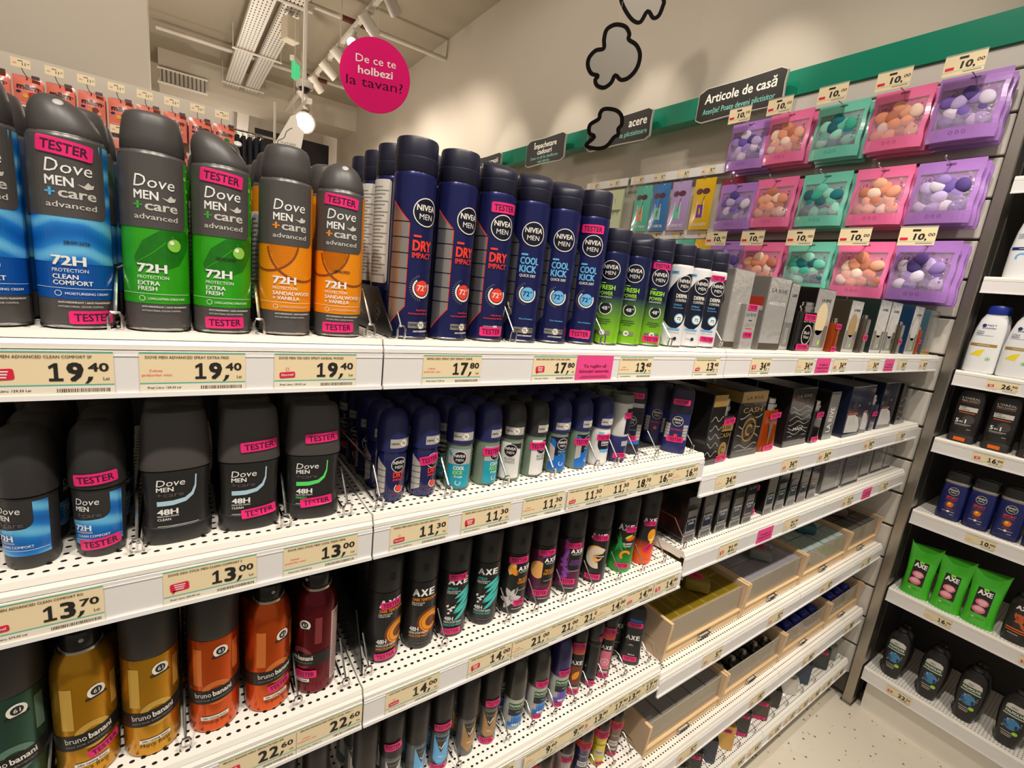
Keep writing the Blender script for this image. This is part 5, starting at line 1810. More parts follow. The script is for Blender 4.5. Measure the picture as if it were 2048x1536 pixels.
for i, (kind, x, off, lb, st) in enumerate(AX):
    pr, sur = axe_can(kind)
    t = put('spray_can', 'spray can', pr, x, 0.5520, zb3, lb, face_cam(x, 0.552, off), G4)
    for s in st:
        sticker(t, sur, *s)
    for k in (1, 2, 3):
        put('spray_can', 'spray can', pr, x, 0.5520 + 0.0505 * k, zb3, f'black spray in the {("second", "third", "fourth")[k - 1]} row of the {("first", "second", "third", "fourth", "fifth", "sixth", "seventh", "eighth", "ninth", "tenth")[i]} column', face_cam(x, 0.552, off + 40 * k), G4)
for x, lb in ((0.1970, 'left of the copper-swirl tester'), (0.3085, 'between copper swirl and teal splash'), (0.4210, 'between teal splash and white petals'), (0.4775, 'between white petals and peach'), (0.5395, 'between peach and purple petals'),
              (0.6055, 'between purple petals and cream swirl'), (0.6775, 'between cream swirl and green spray'), (0.7470, 'between the green and orange sprays'), (0.8130, 'at the right end of the black sprays')):
    divider(x, zb3, f'chrome wire divider {lb}', y=0.517, depth=0.33, h=0.045)
dv = thing('divider_panel', 'black divider panel with small diamonds left of the copper-swirl tester', 'divider', (0.1905, 0.522, zb3))
mb = MB()
sh = [(0.0, 0.002), (0.30, 0.002), (0.30, 0.075), (0.035, 0.075), (0.0, 0.012)]
vs = [(-0.0008, y, z) for y, z in sh] + [(0.0008, y, z) for y, z in sh]
mb.add(vs, [(4, 3, 2, 1, 0), (5, 6, 7, 8, 9)] + [(i, (i + 1) % 5, 5 + (i + 1) % 5, 5 + i) for i in range(5)], blk)
pr = MB()
for k in range(6):
    cy, cz = 0.02 + k * 0.040, 0.02 + 0.012 * (k % 3)
    q = [(cy - 0.006, cz), (cy, cz + 0.006), (cy + 0.006, cz), (cy, cz - 0.006)]
    pr.art(Side(-0.0008), stroke(q, 0.0012, True), grey_ink, 0)
grow(dv, [('panel', mb.mesh('panel', False), [('diamond_print', pr.mesh('diamond_print', False))])])

# ------------------------------------------------------------------ fourth level: roll-ons and small sticks
espresso = mat('espresso_cap', S(44, 38, 35), 0.42, 0, 0.05, 120)
smoke = film('smoke_glass', S(196, 198, 200), 0.35, 0.08, S(120, 122, 124))
frost = film('frosted_white', S(226, 228, 226), 0.25, 0.25, S(206, 206, 202))
charcoal_dome = mat('charcoal_dome', S(58, 54, 50), 0.3, 0, 0.04, 120, 0.3)
pal_green = mat('label_bottle_green', S(22, 78, 44), 0.4)
pal_rim = mat('label_lime_rim', S(150, 190, 110), 0.4)
violet_i = mat('label_violet', S(92, 72, 178), 0.4, 0, 0.1, 60)
v_black = mat('shield_black', S(38, 36, 34), 0.35)


@lru_cache(None)
def rexona(kind):
    prof = [(0.0150, 0.0), (0.0160, 0.002), (0.0152, 0.030), (0.0158, 0.055), (0.0168, 0.074)]
    sur = Round(prof)
    body = MB().lathe(prof, smoke, 30)
    cap = MB().lathe([(0.0168, 0.0742), (0.0180, 0.0755), (0.0176, 0.100), (0.0180, 0.122), (0.0172, 0.138), (0.0150, 0.146), (0.0110, 0.1500), (0.0005, 0.1512)], espresso, 30)
    acc = {'clear': label_grey, 'blue': sky_ink, 'gold': mat('shield_gold', S(176, 136, 84), 0.35, 0.4)}[kind]
    lab, t = MB(), MB()
    lab.art(sur, [[(-0.0130, 0.068), (-0.0125, 0.022), (0.0, 0.008), (0.0125, 0.022), (0.0130, 0.068)]], acc, 0)
    lab.art(sur, [[(-0.0120, 0.067), (0.0, 0.034), (0.0120, 0.067)]], v_black, 1)
    t.write(sur, 'Rexona', 0.0, 0.0585, 0.0030, grey_ink, 3, shear=0.2, width=0.0135)
    t.art(sur, stroke([(-0.0030, 0.0480), (0.0, 0.0425), (0.0060, 0.0540)], 0.0018), white_ink, 3)
    t.write(sur, 'MEN', 0.0, 0.0260, 0.0026, white_ink, 3)
    return [('bottle', body.mesh('bottle')), ('cap', cap.mesh('cap')), ('label_panel', lab.mesh('label_panel')), ('lettering', t.mesh('lettering', False))], sur


@lru_cache(None)
def palmolive_rollon(kind):
    prof = [(0.0130, 0.0), (0.0160, 0.002), (0.0178, 0.010), (0.0186, 0.035), (0.0186, 0.060), (0.0180, 0.066)]
    sur = Round(prof)
    body = MB().lathe(prof, frost, 32)
    cap = MB().lathe([(0.0180, 0.0664), (0.0192, 0.0675), (0.0192, 0.098), (0.0180, 0.116), (0.0155, 0.128), (0.0115, 0.1355), (0.0060, 0.1390), (0.0005, 0.140)], charcoal_dome if kind != 'violet' else mat('violet_dome', S(44, 38, 92), 0.3, 0, 0.04, 120, 0.3), 32)
    lab, t = MB(), MB()
    lab.art(sur, rrect(0.002, 0.0330, 0.0300, 0.0520, 0.002), blue_wave if kind != 'violet' else violet_i, 0)
    lab.art(sur, rect(-0.0130, 0.0330, 0.0170, 0.0480), logo_navy, 1)
    lab.art(sur, rect(-0.0130, 0.0480, 0.0170, 0.0590), pal_green, 1)
    lab.art(sur, rect(-0.0130, 0.0585, 0.0170, 0.0600), pal_rim, 2)
    lab.art(sur, rect(-0.0130, 0.0470, 0.0170, 0.0482), pal_rim, 2)
    lab.art(sur, rect(-0.0130, 0.0080, 0.0170, 0.0190), active_blue if kind != 'violet' else violet_i, 1)
    t.write(sur, 'PALMOLIVE', 0.002, 0.0515, 0.0046, white_ink, 3, bold=0.012, width=0.0265)
    t.write(sur, 'MEN', 0.004, 0.0400, 0.0028, sky_ink, 3)
    t.write(sur, '48H', 0.002, 0.0108, 0.0058, white_ink, 3, bold=0.02, width=0.0150)
    return [('bottle', body.mesh('bottle')), ('cap', cap.mesh('cap')), ('label_panel', lab.mesh('label_panel')), ('lettering', t.mesh('lettering', False))], sur


@lru_cache(None)
def axe_slim(kind):
    kx, ky, p = 1.0, 0.8, 2.3
    prof = [(0.0125, 0.0), (0.0138, 0.002), (0.0142, 0.030), (0.0150, 0.080), (0.0146, 0.092)]
    sur = Round(prof, kx, ky, p)
    body = MB().lathe(prof, axe_black, 30, kx, ky, p)
    ringm = MB().lathe([(0.0146, 0.0922), (0.0152, 0.0935), (0.0152, 0.1035), (0.0146, 0.1045)], mat('coral_ring', S(232, 96, 76), 0.4) if kind != 'plain' else axe_cap, 30, kx, ky, p)
    cap = MB().lathe([(0.0146, 0.1047), (0.0152, 0.106), (0.0150, 0.136), (0.0138, 0.146), (0.0100, 0.1505), (0.0005, 0.1515)], axe_cap, 30, kx, ky, p)
    lab, t = MB(), MB()
    if kind != 'plain':
        pm = brown_i if kind == 'coffee' else mat('label_rose', S(216, 112, 132), 0.4, 0, 0.25, 90)
        lab.art(sur, rect(-0.0110, 0.022, 0.0110, 0.066), pm, 0)
        if kind == 'rose':
            lab.art(sur, disc(0.0, 0.040, 0.0090, 16), mat('label_rose_light', S(238, 168, 180), 0.4), 1)
            lab.art(sur, ring(0.0, 0.040, 0.0040, 0.0060, n=14), pm, 2)
        else:
            lab.art(sur, leafpoly(0.001, 0.045, 0.024, 0.012, 1.1), amber_i, 1)
        axe_word(t, sur, 0.0, 0.0700, 0.0085, 0.0230)
        t.art(sur, rect(-0.009, 0.0140, 0.009, 0.0190), pale_ink, 2)
    else:
        axe_word(t, sur, 0.030, 0.0700, 0.0085, 0.0230)
    return [('tube', body.mesh('tube')), ('collar', ringm.mesh('collar')), ('cap', cap.mesh('cap')), ('picture', lab.mesh('picture')) if kind != 'plain' else ('picture', t.mesh('picture'))] + ([('lettering', t.mesh('lettering', False))] if kind != 'plain' else []), sur


@lru_cache(None)
def axe_wide():
    kx, ky, p = 1.0, 0.62, 2.5
    prof = [(0.0215, 0.0), (0.0232, 0.002), (0.0235, 0.018), (0.0215, 0.030), (0.0210, 0.060), (0.0222, 0.088)]
    sur = Round(prof, kx, ky, p)
    body = MB().lathe(prof, axe_black, 34, kx, ky, p)
    cap = MB().lathe([(0.0222, 0.0884), (0.0228, 0.090), (0.0222, 0.115), (0.0200, 0.129), (0.0150, 0.1345), (0.001, 0.136)], axe_cap, 34, kx, ky, p)
    cs = Round([(0.0226, 0.0), (0.0226, 0.2)], kx, ky, p)
    lab, t = MB(), MB()
    lab.art(cs, rect(-0.012, 0.1020, 0.014, 0.1120), active_blue, 0)
    lab.art(sur, rect(-0.0140, 0.020, 0.0150, 0.052), ink, 0)
    lab.art(sur, disc(-0.002, 0.044, 0.0070, 14), grey_ink, 1)
    lab.art(sur, leafpoly(0.006, 0.036, 0.018, 0.008, 0.6), pale_ink, 1)
    axe_word(t, sur, 0.0, 0.0620, 0.0105, 0.0300)
    t.write(sur, 'BLACK', 0.002, 0.0250, 0.0036, white_ink, 3, width=0.014)
    return [('tube', body.mesh('tube')), ('cap', cap.mesh('cap')), ('picture', lab.mesh('picture')), ('lettering', t.mesh('lettering', False))], sur


@lru_cache(None)
def loreal_rollon(kind):
    col = {'pink': S(214, 66, 96), 'silver': S(176, 170, 166), 'navy': S(28, 48, 120), 'yellow': S(232, 206, 40), 'brown': S(120, 92, 80)}[kind]
    m = mat('rollon_' + kind, col, 0.3, 0.1, 0.05, 60)
    prof = [(0.0130, 0.0), (0.0148, 0.002), (0.0155, 0.020), (0.0152, 0.055), (0.0172, 0.072), (0.0178, 0.078)]
    sur = Round(prof)
    body = MB().lathe(prof, m, 30)
    col_m = MB().lathe([(0.0178, 0.0782), (0.0190, 0.0795), (0.0190, 0.096), (0.0182, 0.098)], mat('collar_' + kind, {'pink': S(232, 90, 110), 'silver': S(196, 190, 186), 'navy': S(232, 92, 70), 'yellow': S(236, 90, 110), 'brown': S(226, 98, 74)}[kind], 0.35), 30)
    cap = MB().lathe([(0.0182, 0.0982), (0.0186, 0.100), (0.0180, 0.114), (0.0155, 0.126), (0.0110, 0.132), (0.0050, 0.1345), (0.0005, 0.135)], film('amber_dome', S(120, 84, 70), 0.25, 0.05, S(64, 46, 42)), 30)
    t = MB()
    t.write(sur, "L'ORÉAL", 0.0, 0.0560, 0.0042, ink if kind == 'yellow' else pale_ink, 2, width=0.0230)
    t.art(sur, rrect(0.0, 0.0370, 0.0210, 0.0130, 0.001), pale_ink, 1)
    t.art(sur, rect(-0.008, 0.0380, 0.008, 0.0395), ink, 2)
    t.art(sur, rect(-0.008, 0.0345, 0.006, 0.0356), ink, 2)
    t.art(sur, rect(-0.009, 0.0200, 0.009, 0.0240), pale_ink, 1)
    return [('bottle', body.mesh('bottle')), ('collar', col_m.mesh('collar')), ('cap', cap.mesh('cap')), ('lettering', t.mesh('lettering', False))], sur


z4 = SZ['b3']
G5 = 'small deodorants of the fourth level'
yy = 0.546
capr = lambda r: Round([(r, 0.0), (r, 0.3)])
L4 = [(rexona('clear'), 0.2110, 10, 'roll-on with espresso cap, leftmost at the picture bottom', ()),
      (rexona('clear'), 0.2510, 22, 'grey shield roll-on with tester sticker, at the picture bottom', ((capr(0.0180), -0.004, 0.0960, 0.026, 0.0125, 0.16),)),
      (rexona('blue'), 0.2920, 44, 'blue shield roll-on without sticker', ()),
      (rexona('blue'), 0.3345, 14, 'blue shield roll-on with tester stickers', ((capr(0.0182), 0.0, 0.0870, 0.029, 0.0120, 0.12), (capr(0.0160), -0.003, 0.0080, 0.026, 0.0110, 0.1))),
      (rexona('gold'), 0.3830, 30, 'gold shield roll-on without sticker', ()),
      (rexona('gold'), 0.4275, 16, 'gold shield roll-on with tester stickers', ((capr(0.0182), 0.002, 0.0860, 0.026, 0.0125, 0.12), (capr(0.0160), -0.003, 0.0080, 0.026, 0.0120, 0.1))),
      (palmolive_rollon('blue'), 0.4820, 18, 'frosted roll-on with charcoal dome and no sticker', ()),
      (palmolive_rollon('blue'), 0.5350, 30, 'frosted roll-on with charcoal dome and tester stickers', ((capr(0.0194), 0.0, 0.0760, 0.026, 0.0125, 0.1), (capr(0.0180), -0.004, 0.0050, 0.020, 0.009, 0.1))),
      (palmolive_rollon('violet'), 0.5880, 28, 'frosted roll-on with violet dome and tester stickers', ((capr(0.0194), 0.002, 0.0760, 0.024, 0.0125, 0.1), (capr(0.0180), -0.004, 0.0050, 0.020, 0.009, 0.05))),
      (axe_slim('coffee'), 0.6290, 14, 'slim black stick with coffee picture and coral ring', ((Round([(0.0153, 0), (0.0153, .3)], 1, .8, 2.3), 0.0, 0.1130, 0.024, 0.0130, 0.06), (Round([(0.0140, 0), (0.0140, .3)], 1, .8, 2.3), 0.0, 0.0085, 0.022, 0.0120, 0.05))),
      (axe_slim('plain'), 0.6735, 0, 'slim black stick turned so no picture shows', ((Round([(0.0153, 0), (0.0153, .3)], 1, .8, 2.3), 0.0165, 0.1130, 0.014, 0.0130, 0.3), (Round([(0.0140, 0), (0.0140, .3)], 1, .8, 2.3), 0.005, 0.0085, 0.018, 0.0120, 0.05))),
      (axe_slim('rose'), 0.7140, 10, 'slim black stick with pink rose picture', ((Round([(0.0153, 0), (0.0153, .3)], 1, .8, 2.3), 0.0, 0.1130, 0.027, 0.0150, 0.05), (Round([(0.0140, 0), (0.0140, .3)], 1, .8, 2.3), 0.0, 0.0085, 0.020, 0.0120, 0.05))),
      (axe_wide(), 0.7960, 10, 'wide black stick with blue band at the bay end', ((Round([(0.0228, 0), (0.0228, .3)], 1, .62, 2.5), 0.0, 0.0985, 0.031, 0.0110, 0.05), (Round([(0.0224, 0), (0.0224, .3)], 1, .62, 2.5), 0.0, 0.0160, 0.029, 0.0120, 0.05)))]
for i, ((pr, sur), x, off, lb, st) in enumerate(L4):
    t = put('roll_on' if i < 9 else 'deodorant_stick', 'roll-on' if i < 9 else 'deodorant', pr, x, yy, z4, lb, face_cam(x, yy, off), G5)
    for s in st:
        sticker(t, *s)
    for k in (1, 2):
        put('roll_on' if i < 9 else 'deodorant_stick', 'roll-on' if i < 9 else 'deodorant', pr, x, yy + 0.042 * k, z4, f'small deodorant in row {("two", "three")[k - 1]} of fourth-level column {("one", "two", "three", "four", "five", "six", "seven", "eight", "nine", "ten", "eleven", "twelve", "thirteen")[i]}', face_cam(x, yy, off), G5)
for x, lb in ((0.2715, 'left of the blue shield roll-ons'), (0.3580, 'left of the gold shield roll-ons'), (0.4545, 'left of the frosted roll-ons'), (0.5085, 'between the charcoal domes'), (0.5620, 'left of the violet dome'), (0.6105, 'right of the violet dome'),
              (0.6515, 'right of the coffee stick'), (0.6940, 'left of the rose stick'), (0.7540, 'right of the rose stick'), (0.8290, 'right of the wide black stick')):
    divider(x, z4, f'chrome wire divider {lb}', y=0.518, depth=0.3, h=0.036)
z5 = SZ['b4']
G6 = 'roll-ons of the fifth level'
for kind, x, off, lb in (('pink', 0.5840, 10, 'pink-collared roll-on cut by the lower picture edge'), ('silver', 0.6430, 14, 'silver roll-on with amber dome and tester sticker'), ('navy', 0.6980, 14, 'navy roll-on with amber dome and tester sticker'),
                         ('yellow', 0.7500, 16, 'yellow roll-on with amber dome and tester sticker'), ('brown', 0.7950, 14, 'brown roll-on with amber dome and tester sticker')):
    pr, sur = loreal_rollon(kind)
    t = put('roll_on', 'roll-on', pr, x, 0.548, z5, lb, face_cam(x, 0.548, off), G6)
    sticker(t, capr(0.0191), 0.003, 0.0855, 0.026, 0.0125, 0.08)
    sticker(t, sur, 0.002, 0.0090, 0.020, 0.0090, 0.08)
    behind('roll_on', 'roll-on', pr, x, 0.548, z5, f'{kind} roll-on of the fifth level', 2, 0.043, 0.3, G6)
for x, lb in ((0.7235, 'between the navy and yellow roll-ons'), (0.7735, 'between the yellow and brown roll-ons'), (0.8280, 'right of the brown roll-on')):
    divider(x, z5, f'chrome wire divider {lb}', y=0.518, depth=0.3, h=0.036)

# a few dark-capped roll-ons glimpsed under the left bay's third shelf
for k, x in enumerate((0.020, 0.062, 0.104, 0.146)):
    pr, sur = rexona('clear')
    put('roll_on', 'roll-on', pr, x, 0.560, SZ['a3'], f'dark-capped roll-on glimpsed at the bottom edge, {("first", "second", "third", "fourth")[k]} from left', face_cam(x, 0.56, 20), G5)

# ------------------------------------------------------------------ perfume boxes
def carton(name, col, rough=0.3, metal=0.0, bump=0.0):
    return mat('carton_' + name, col, rough, metal, 0.06, 40, 0.5 if not metal else 0.2, bump)


silver_c = carton('silver', S(208, 204, 199), 0.16, 0.45, 0.9)
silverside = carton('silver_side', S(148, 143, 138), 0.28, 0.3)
blackc = carton('black', S(30, 27, 26), 0.16, 0.0, 0.35)
goldc = carton('gold', S(206, 164, 92), 0.28, 0.6)
browng = carton('brown_glass', S(66, 56, 44), 0.22)
greenc = carton('dark_green', S(30, 44, 40), 0.22)
bluec = carton('deep_blue', S(24, 50, 78), 0.22)
tealc = carton('teal', S(60, 84, 98), 0.24)
navyc = carton('navy', S(28, 34, 54), 0.2)
greyc = carton('grey', S(132, 130, 126), 0.22, 0.3)
ivory = mat('print_ivory', S(224, 202, 160), 0.4)
wrap_film = None


def zig(x0, x1, z0, z1, n, amp):
    return [[(x0 + (x1 - x0) * i / n, z0 + (z1 - z0) * j / 3 + amp * math.sin(i * 1.7 + j * 2.1)) for i in range(n + 1)] for j in range(4)]


def perfume_box(label, x, w, h, d, zb, front, side, deco=None, y=0.513, group=None, top=None, rows=0):
    """carton with its own front and side print; x is the left edge of the front"""
    t = thing('perfume_box', label, 'box', (x + w / 2, y, zb + 0.0004), 0, group)
    b = MB().bbox(-w / 2, 0, 0, w / 2, d, h, side, 0.0012)
    fp = MB().art(Flat(0), rect(-w / 2 + 0.0012, 0.0012, w / 2 - 0.0012, h - 0.0012), front, 0)
    parts = [('carton', b.mesh('carton', False)), ('front_panel', fp.mesh('front_panel', False))]
    if top:
        parts.append(('top_panel', MB().art(Top(h), rect(-w / 2 + 0.0012, 0.0012, w / 2 - 0.0012, d - 0.0012), top, 0).mesh('top_panel', False)))
    if deco:
        m = MB()
        deco(m, w, h, d)
        if m.f:
            parts.append(('lettering', m.mesh('lettering', False)))
    grow(t, parts)
    for k in range(rows):
        t2 = thing('perfume_box', f'{label}, copy {("directly", "two places", "three places")[k]} behind', 'box', (x + w / 2, y + (d + 0.0015) * (k + 1), zb + 0.0004), 0, group)
        grow(t2, parts[:3 if top else 2])
    return t


def mark(m, s, w, z, h, ink_, wf=0.7, lay=1):
    m.write(Flat(0), s, 0, z, h, ink_, lay, width=w * wf, bold=0.004)


def foil(m, w, h, ink_, n=5):
    for j in range(n):
        z = h * (0.16 + 0.62 * j / n)
        pts = [(-w * 0.42 + w * 0.84 * i / 10, z + h * 0.035 * math.sin(i * 0.9 + j * 1.3)) for i in range(11)]
        m.art(Flat(0), stroke(pts, h * 0.014), ink_, 1)


def absolute(m, w, h, d):
    mark(m, 'LA RIVE', w, h * 0.80, h * 0.050, ink, 0.72)
    mark(m, 'ABSOLUTE', w, h * 0.63, h * 0.040, white_ink, 0.78)
    m.art(Side(-w / 2), rect(0.006, h * 0.60, d * 0.9, h * 0.72), mat('carton_red', S(196, 60, 44), 0.35), 0)
    m.art(Side(-w / 2), rect(0.006, h * 0.54, d * 0.9, h * 0.60), pale_ink, 0)
    m.art(Flat(0), rect(-w * 0.48, 0.001, w * 0.48, h * 0.10), browng, 1)


def cash(m, w, h, d):
    f = Flat(0)
    m.art(f, rect(-w / 2 + 0.0012, h * 0.83, w / 2 - 0.0012, h - 0.0012), goldc, 1)
    m.art(Side(-w / 2), rect(0.0012, h * 0.83, d - 0.0012, h - 0.0012), goldc, 1)
    mark(m, 'LA RIVE', w, h * 0.875, h * 0.05, ink, 0.62, 2)
    mark(m, 'CASH', w, h * 0.68, h * 0.075, goldc, 0.72, 2)
    m.art(f, disc(0, h * 0.41, w * 0.26, 28, 1.35), browng, 1)
    m.art(f, ring(0, h * 0.41, w * 0.22, w * 0.255, n=28), goldc, 2)
    m.art(f, ring(0, h * 0.41, w * 0.08, w * 0.13, 0.4, 5.2, 18), goldc, 2)
    foil(m, w, h, grey_ink, 4)
    m.art(f, rect(-w * 0.35, h * 0.10, w * 0.30, h * 0.11), grey_ink, 2)


def man_box(m, w, h, d):
    f = Flat(0)
    mark(m, 'LA RIVE', w, h * 0.84, h * 0.055, grey_ink, 0.6, 2)
    mark(m, 'MAN', w, h * 0.27, h * 0.055, white_ink, 0.38, 3)
    foil(m, w, h * 0.95, grey_ink, 7)
    m.art(f, rect(-w * 0.47, 0.001, w * 0.47, h * 0.17), blackc, 2)


def sneaker(m, w, h, d):
    f = Flat(0)
    m.art(f, [[(-w * 0.46, h * 0.10), (w * 0.34, h * 0.07), (w * 0.40, h * 0.16), (w * 0.22, h * 0.36), (-w * 0.10, h * 0.46), (-w * 0.44, h * 0.44)]], petal_i, 1)
    for k in range(4):
        m.art(f, stroke([(-w * 0.34 + k * 0.012, h * 0.42), (-w * 0.26 + k * 0.014, h * 0.24)], 0.0016), grey_ink, 2)
    m.art(f, rect(-w * 0.40, h * 0.44, w * 0.10, h * 0.48), mat('carton_rust', S(178, 88, 56), 0.4), 1)
    m.art(f, disc(-w * 0.15, h * 0.62, w * 0.10, 12), browng, 1)
    m.write(f, 'LA', w * 0.1, h * 0.60, h * 0.05, grey_ink, 2)


def photo_front(tone, blob):
    def deco(m, w, h, d):
        f = Flat(0)
        m.art(f, rect(-w * 0.44, h * 0.06, w * 0.44, h * 0.42), tone, 1)
        m.art(f, disc(-w * 0.02, h * 0.52, w * 0.30, 18, 1.35), blob, 2)
        m.art(f, rect(-w * 0.20, h * 0.08, w * 0.20, h * 0.34), grey_ink, 2)
        m.write(f, 'LA RIVE', w * 0.05, h * 0.80, h * 0.045, ink, 2, width=w * 0.5)
        m.art(f, disc(w * 0.1, h * 0.14, w * 0.06, 8), lime_ink, 3)
    return deco


def vertical_word(m, w, h, d):
    m.write(Flat(0), 'LA RIVE', w * 0.16, h * 0.16, w * 0.40, white_ink, 2, align='L', rot=PI / 2, width=h * 0.52, bold=0.01)


def extreme(m, w, h, d):
    f = Flat(0)
    mark(m, 'LA RIVE', w, h * 0.83, h * 0.075, grey_ink, 0.78, 2)
    m.art(f, rrect(0, h * 0.45, w * 0.74, h * 0.50, 0.003), silverside, 1)
    m.art(f, rrect(0, h * 0.40, w * 0.66, h * 0.30, 0.002), navyc, 2)
    mark(m, 'EXTREME', w, h * 0.46, h * 0.052, white_ink, 0.62, 3)
    mark(m, 'STORY', w, h * 0.39, h * 0.046, white_ink, 0.42, 3)
    m.art(f, rect(-w * 0.48, 0.001, w * 0.48, h * 0.17), silverside, 1)
    m.art(f, rect(-w * 0.36, h * 0.03, w * 0.36, h * 0.14), navyc, 2)


def greybox(m, w, h, d):
    f = Flat(0)
    m.art(f, rect(-w * 0.48, 0.001, w * 0.48, h * 0.08), ink, 1)
    m.write(f, 'LA RIVE', -w * 0.05, h * 0.80, h * 0.06, grey_ink, 2, width=w * 0.42)
    m.art(f, rect(-w * 0.30, h * 0.70, w * 0.10, h * 0.72), grey_ink, 2)
    m.art(f, rect(w * 0.30, h * 0.1, w * 0.315, h * 0.95), white_ink, 1)


amber_liq = film('amber_perfume', S(226, 120, 40), 0.35, 0.04, S(160, 66, 14))
black_glass = mat('black_glass', S(24, 20, 20), 0.08, 0, 0.03, 60, 0.6)
clear_glass = film('clear_glass', S(222, 226, 222), 0.45, 0.03, S(150, 152, 146))


def perfume_bottle(label, x, w, h, d, zb, bm, y=0.516, neck=0.02, deco=None, group='tester perfume bottles', taper=1.0, stickers=(), rz=0.0, slim=False):
    t = thing('perfume_bottle', label, 'perfume', (x, y, zb + 0.0004), rz, group)
    b = MB()
    prof = [(0.90, 0.0), (1.0, 0.003), (1.0, h * 0.1), (taper, h * 0.94), (taper * 0.93, h)]
    b.lathe([(r_ * w / 2, z) for r_, z in prof], bm, 28, 1.0, d / w, 6.0)
    n = MB().lathe([(w * 0.16, h), (w * 0.16, h + neck * 0.3), (w * 0.20, h + neck * 0.3), (w * 0.20, h + neck * 0.55)], chrome, 18)
    c = MB().lathe([(w * 0.13, h + neck * 0.55), (w * 0.15, h + neck * 0.58), (w * 0.15, h + neck * 0.95), (w * 0.11, h + neck), (0.0005, h + neck)], steel_rim, 18)
    parts = [('bottle', b.mesh('bottle')), ('neck', n.mesh('neck')), ('spray_head', c.mesh('spray_head'))]
    sur = Flat(-d / 2)
    if deco:
        m = MB()
        deco(m, sur, w, h)
        parts.append(('label_print', m.mesh('label_print', False)))
    grow(t, parts)
    for s in stickers:
        sticker(t, sur, *s)
    return t


PB = 'perfume boxes in the third and fourth bays'
zc0 = SZ['c0']
# top level, faces towards the aisle; back copies fill the row
perfume_box('tall silver box beside the white cans', 0.865, 0.070, 0.152, 0.075, zc0, silver_c, silverside, lambda m, w, h, d: (m.art(Side(-w / 2), disc(0.030, h * 0.62, 0.018, 20), mat('smoke_disc', S(64, 62, 64), 0.3), 0), m.art(Side(-w / 2), rrect(0.032, h * 0.40, 0.03, 0.05, 0.01), mat('smoke_disc', S(64, 62, 64), 0.3), 0), m.art(Flat(0), rect(-w * 0.46, 0.002, w * 0.46, h * 0.09), browng, 1)), 0.520, PB, silver_c, 2)
t = perfume_box('slim silver tester box with two pink stickers', 0.9060, 0.048, 0.090, 0.028, zc0, silver_c, silverside, lambda m, w, h, d: (mark(m, 'LA RIVE', w, h * 0.74, h * 0.07, ink, 0.74, 1), m.art(Flat(0), rect(-w * 0.12, h * 0.64, w * 0.12, h * 0.66), ink, 1), mark(m, 'ABSOLUTE', w, h * 0.52, h * 0.055, grey_ink, 0.7, 1), m.art(Flat(0), rect(-w * 0.25, h * 0.46, w * 0.25, h * 0.48), red_ink, 1)), 0.508 - 0.0, PB)
t.location.y = 0.5085
for s in ((0.0, 0.0840, 0.034, 0.0110, 0.0), (0.0, 0.0300, 0.032, 0.0110, 0.0)):
    sticker(t, Flat(0), *s)
perfume_box('tall crinkled silver box with a red band on its side', 0.984, 0.086, 0.150, 0.085, zc0, silver_c, silverside, absolute, 0.512, PB, silver_c, 2)
perfume_box('narrow dark-sided box left of the black tester', 1.097, 0.040, 0.147, 0.085, zc0, silver_c, browng, photo_front(silverside, silver_c), 0.524, PB, silver_c, 2)


def blackwater(m, sur, w, h):
    m.write(sur, 'LA RIVE', 0, h * 0.74, h * 0.09, pale_ink, 1, width=w * 0.66)
    m.art(sur, ring(0, h * 0.42, w * 0.26, w * 0.30, n=24), pale_ink, 1)
    m.write(sur, 'Black', 0, h * 0.44, h * 0.08, pale_ink, 1, width=w * 0.36)
    m.write(sur, 'Water', 0, h * 0.33, h * 0.08, pale_ink, 1, width=w * 0.36)


perfume_bottle('flat black tester bottle with white ring logo', 1.183, 0.078, 0.090, 0.024, zc0, black_glass, 0.5215, 0.022, blackwater, stickers=((0.0, 0.0780, 0.058, 0.0150, 0.0), (-0.01, 0.0100, 0.058, 0.0140, 0.0)))
perfume_box('black-sided box with grey photo front and ivory oval', 1.224, 0.096, 0.148, 0.085, zc0, silver_c, blackc, photo_front(greyc, ivory), 0.5225, PB, silver_c, 2)
perfume_bottle('small amber tester bottle on the top shelf', 1.343, 0.034, 0.072, 0.022, zc0, amber_liq, 0.5205, 0.012, stickers=((0.0, 0.0640, 0.030, 0.0130, 0.0), (0.0, 0.0080, 0.030, 0.0130, 0.0)))
perfume_box('box with brown amber side and gold flower front', 1.415, 0.076, 0.134, 0.085, zc0, silver_c, browng, photo_front(greyc, goldc), 0.519, PB, browng, 2)
perfume_bottle('slim dark tester bottle right of the gold flower box', 1.524, 0.036, 0.092, 0.022, zc0, browng, 0.5205, 0.010, stickers=((0.0, 0.0420, 0.032, 0.0150, 0.0),))
perfume_box('dark green box, left of the matching pair', 1.600, 0.084, 0.150, 0.085, zc0, silver_c, greenc, photo_front(browng, silver_c), 0.5180, PB, greenc, 2)
perfume_box('dark green box, right of the matching pair', 1.688, 0.084, 0.150, 0.085, zc0, silver_c, greenc, photo_front(browng, silver_c), 0.5180, PB, greenc, 2)
perfume_bottle('slim dark tester bottle between green and blue boxes', 1.7975, 0.036, 0.088, 0.022, zc0, browng, 0.5205, 0.010, stickers=((0.0, 0.0380, 0.032, 0.0150, 0.0),))
perfume_box('deep blue box with silver photo front', 1.886, 0.090, 0.152, 0.085, zc0, silver_c, bluec, photo_front(greyc, petal_i), 0.5180, PB, bluec, 2)
perfume_bottle('small red tester bottle at the far end of the top shelf', 2.000, 0.032, 0.080, 0.022, zc0, amber_liq, 0.5260, 0.010, stickers=((0.0, 0.0420, 0.028, 0.0130, 0.0),))
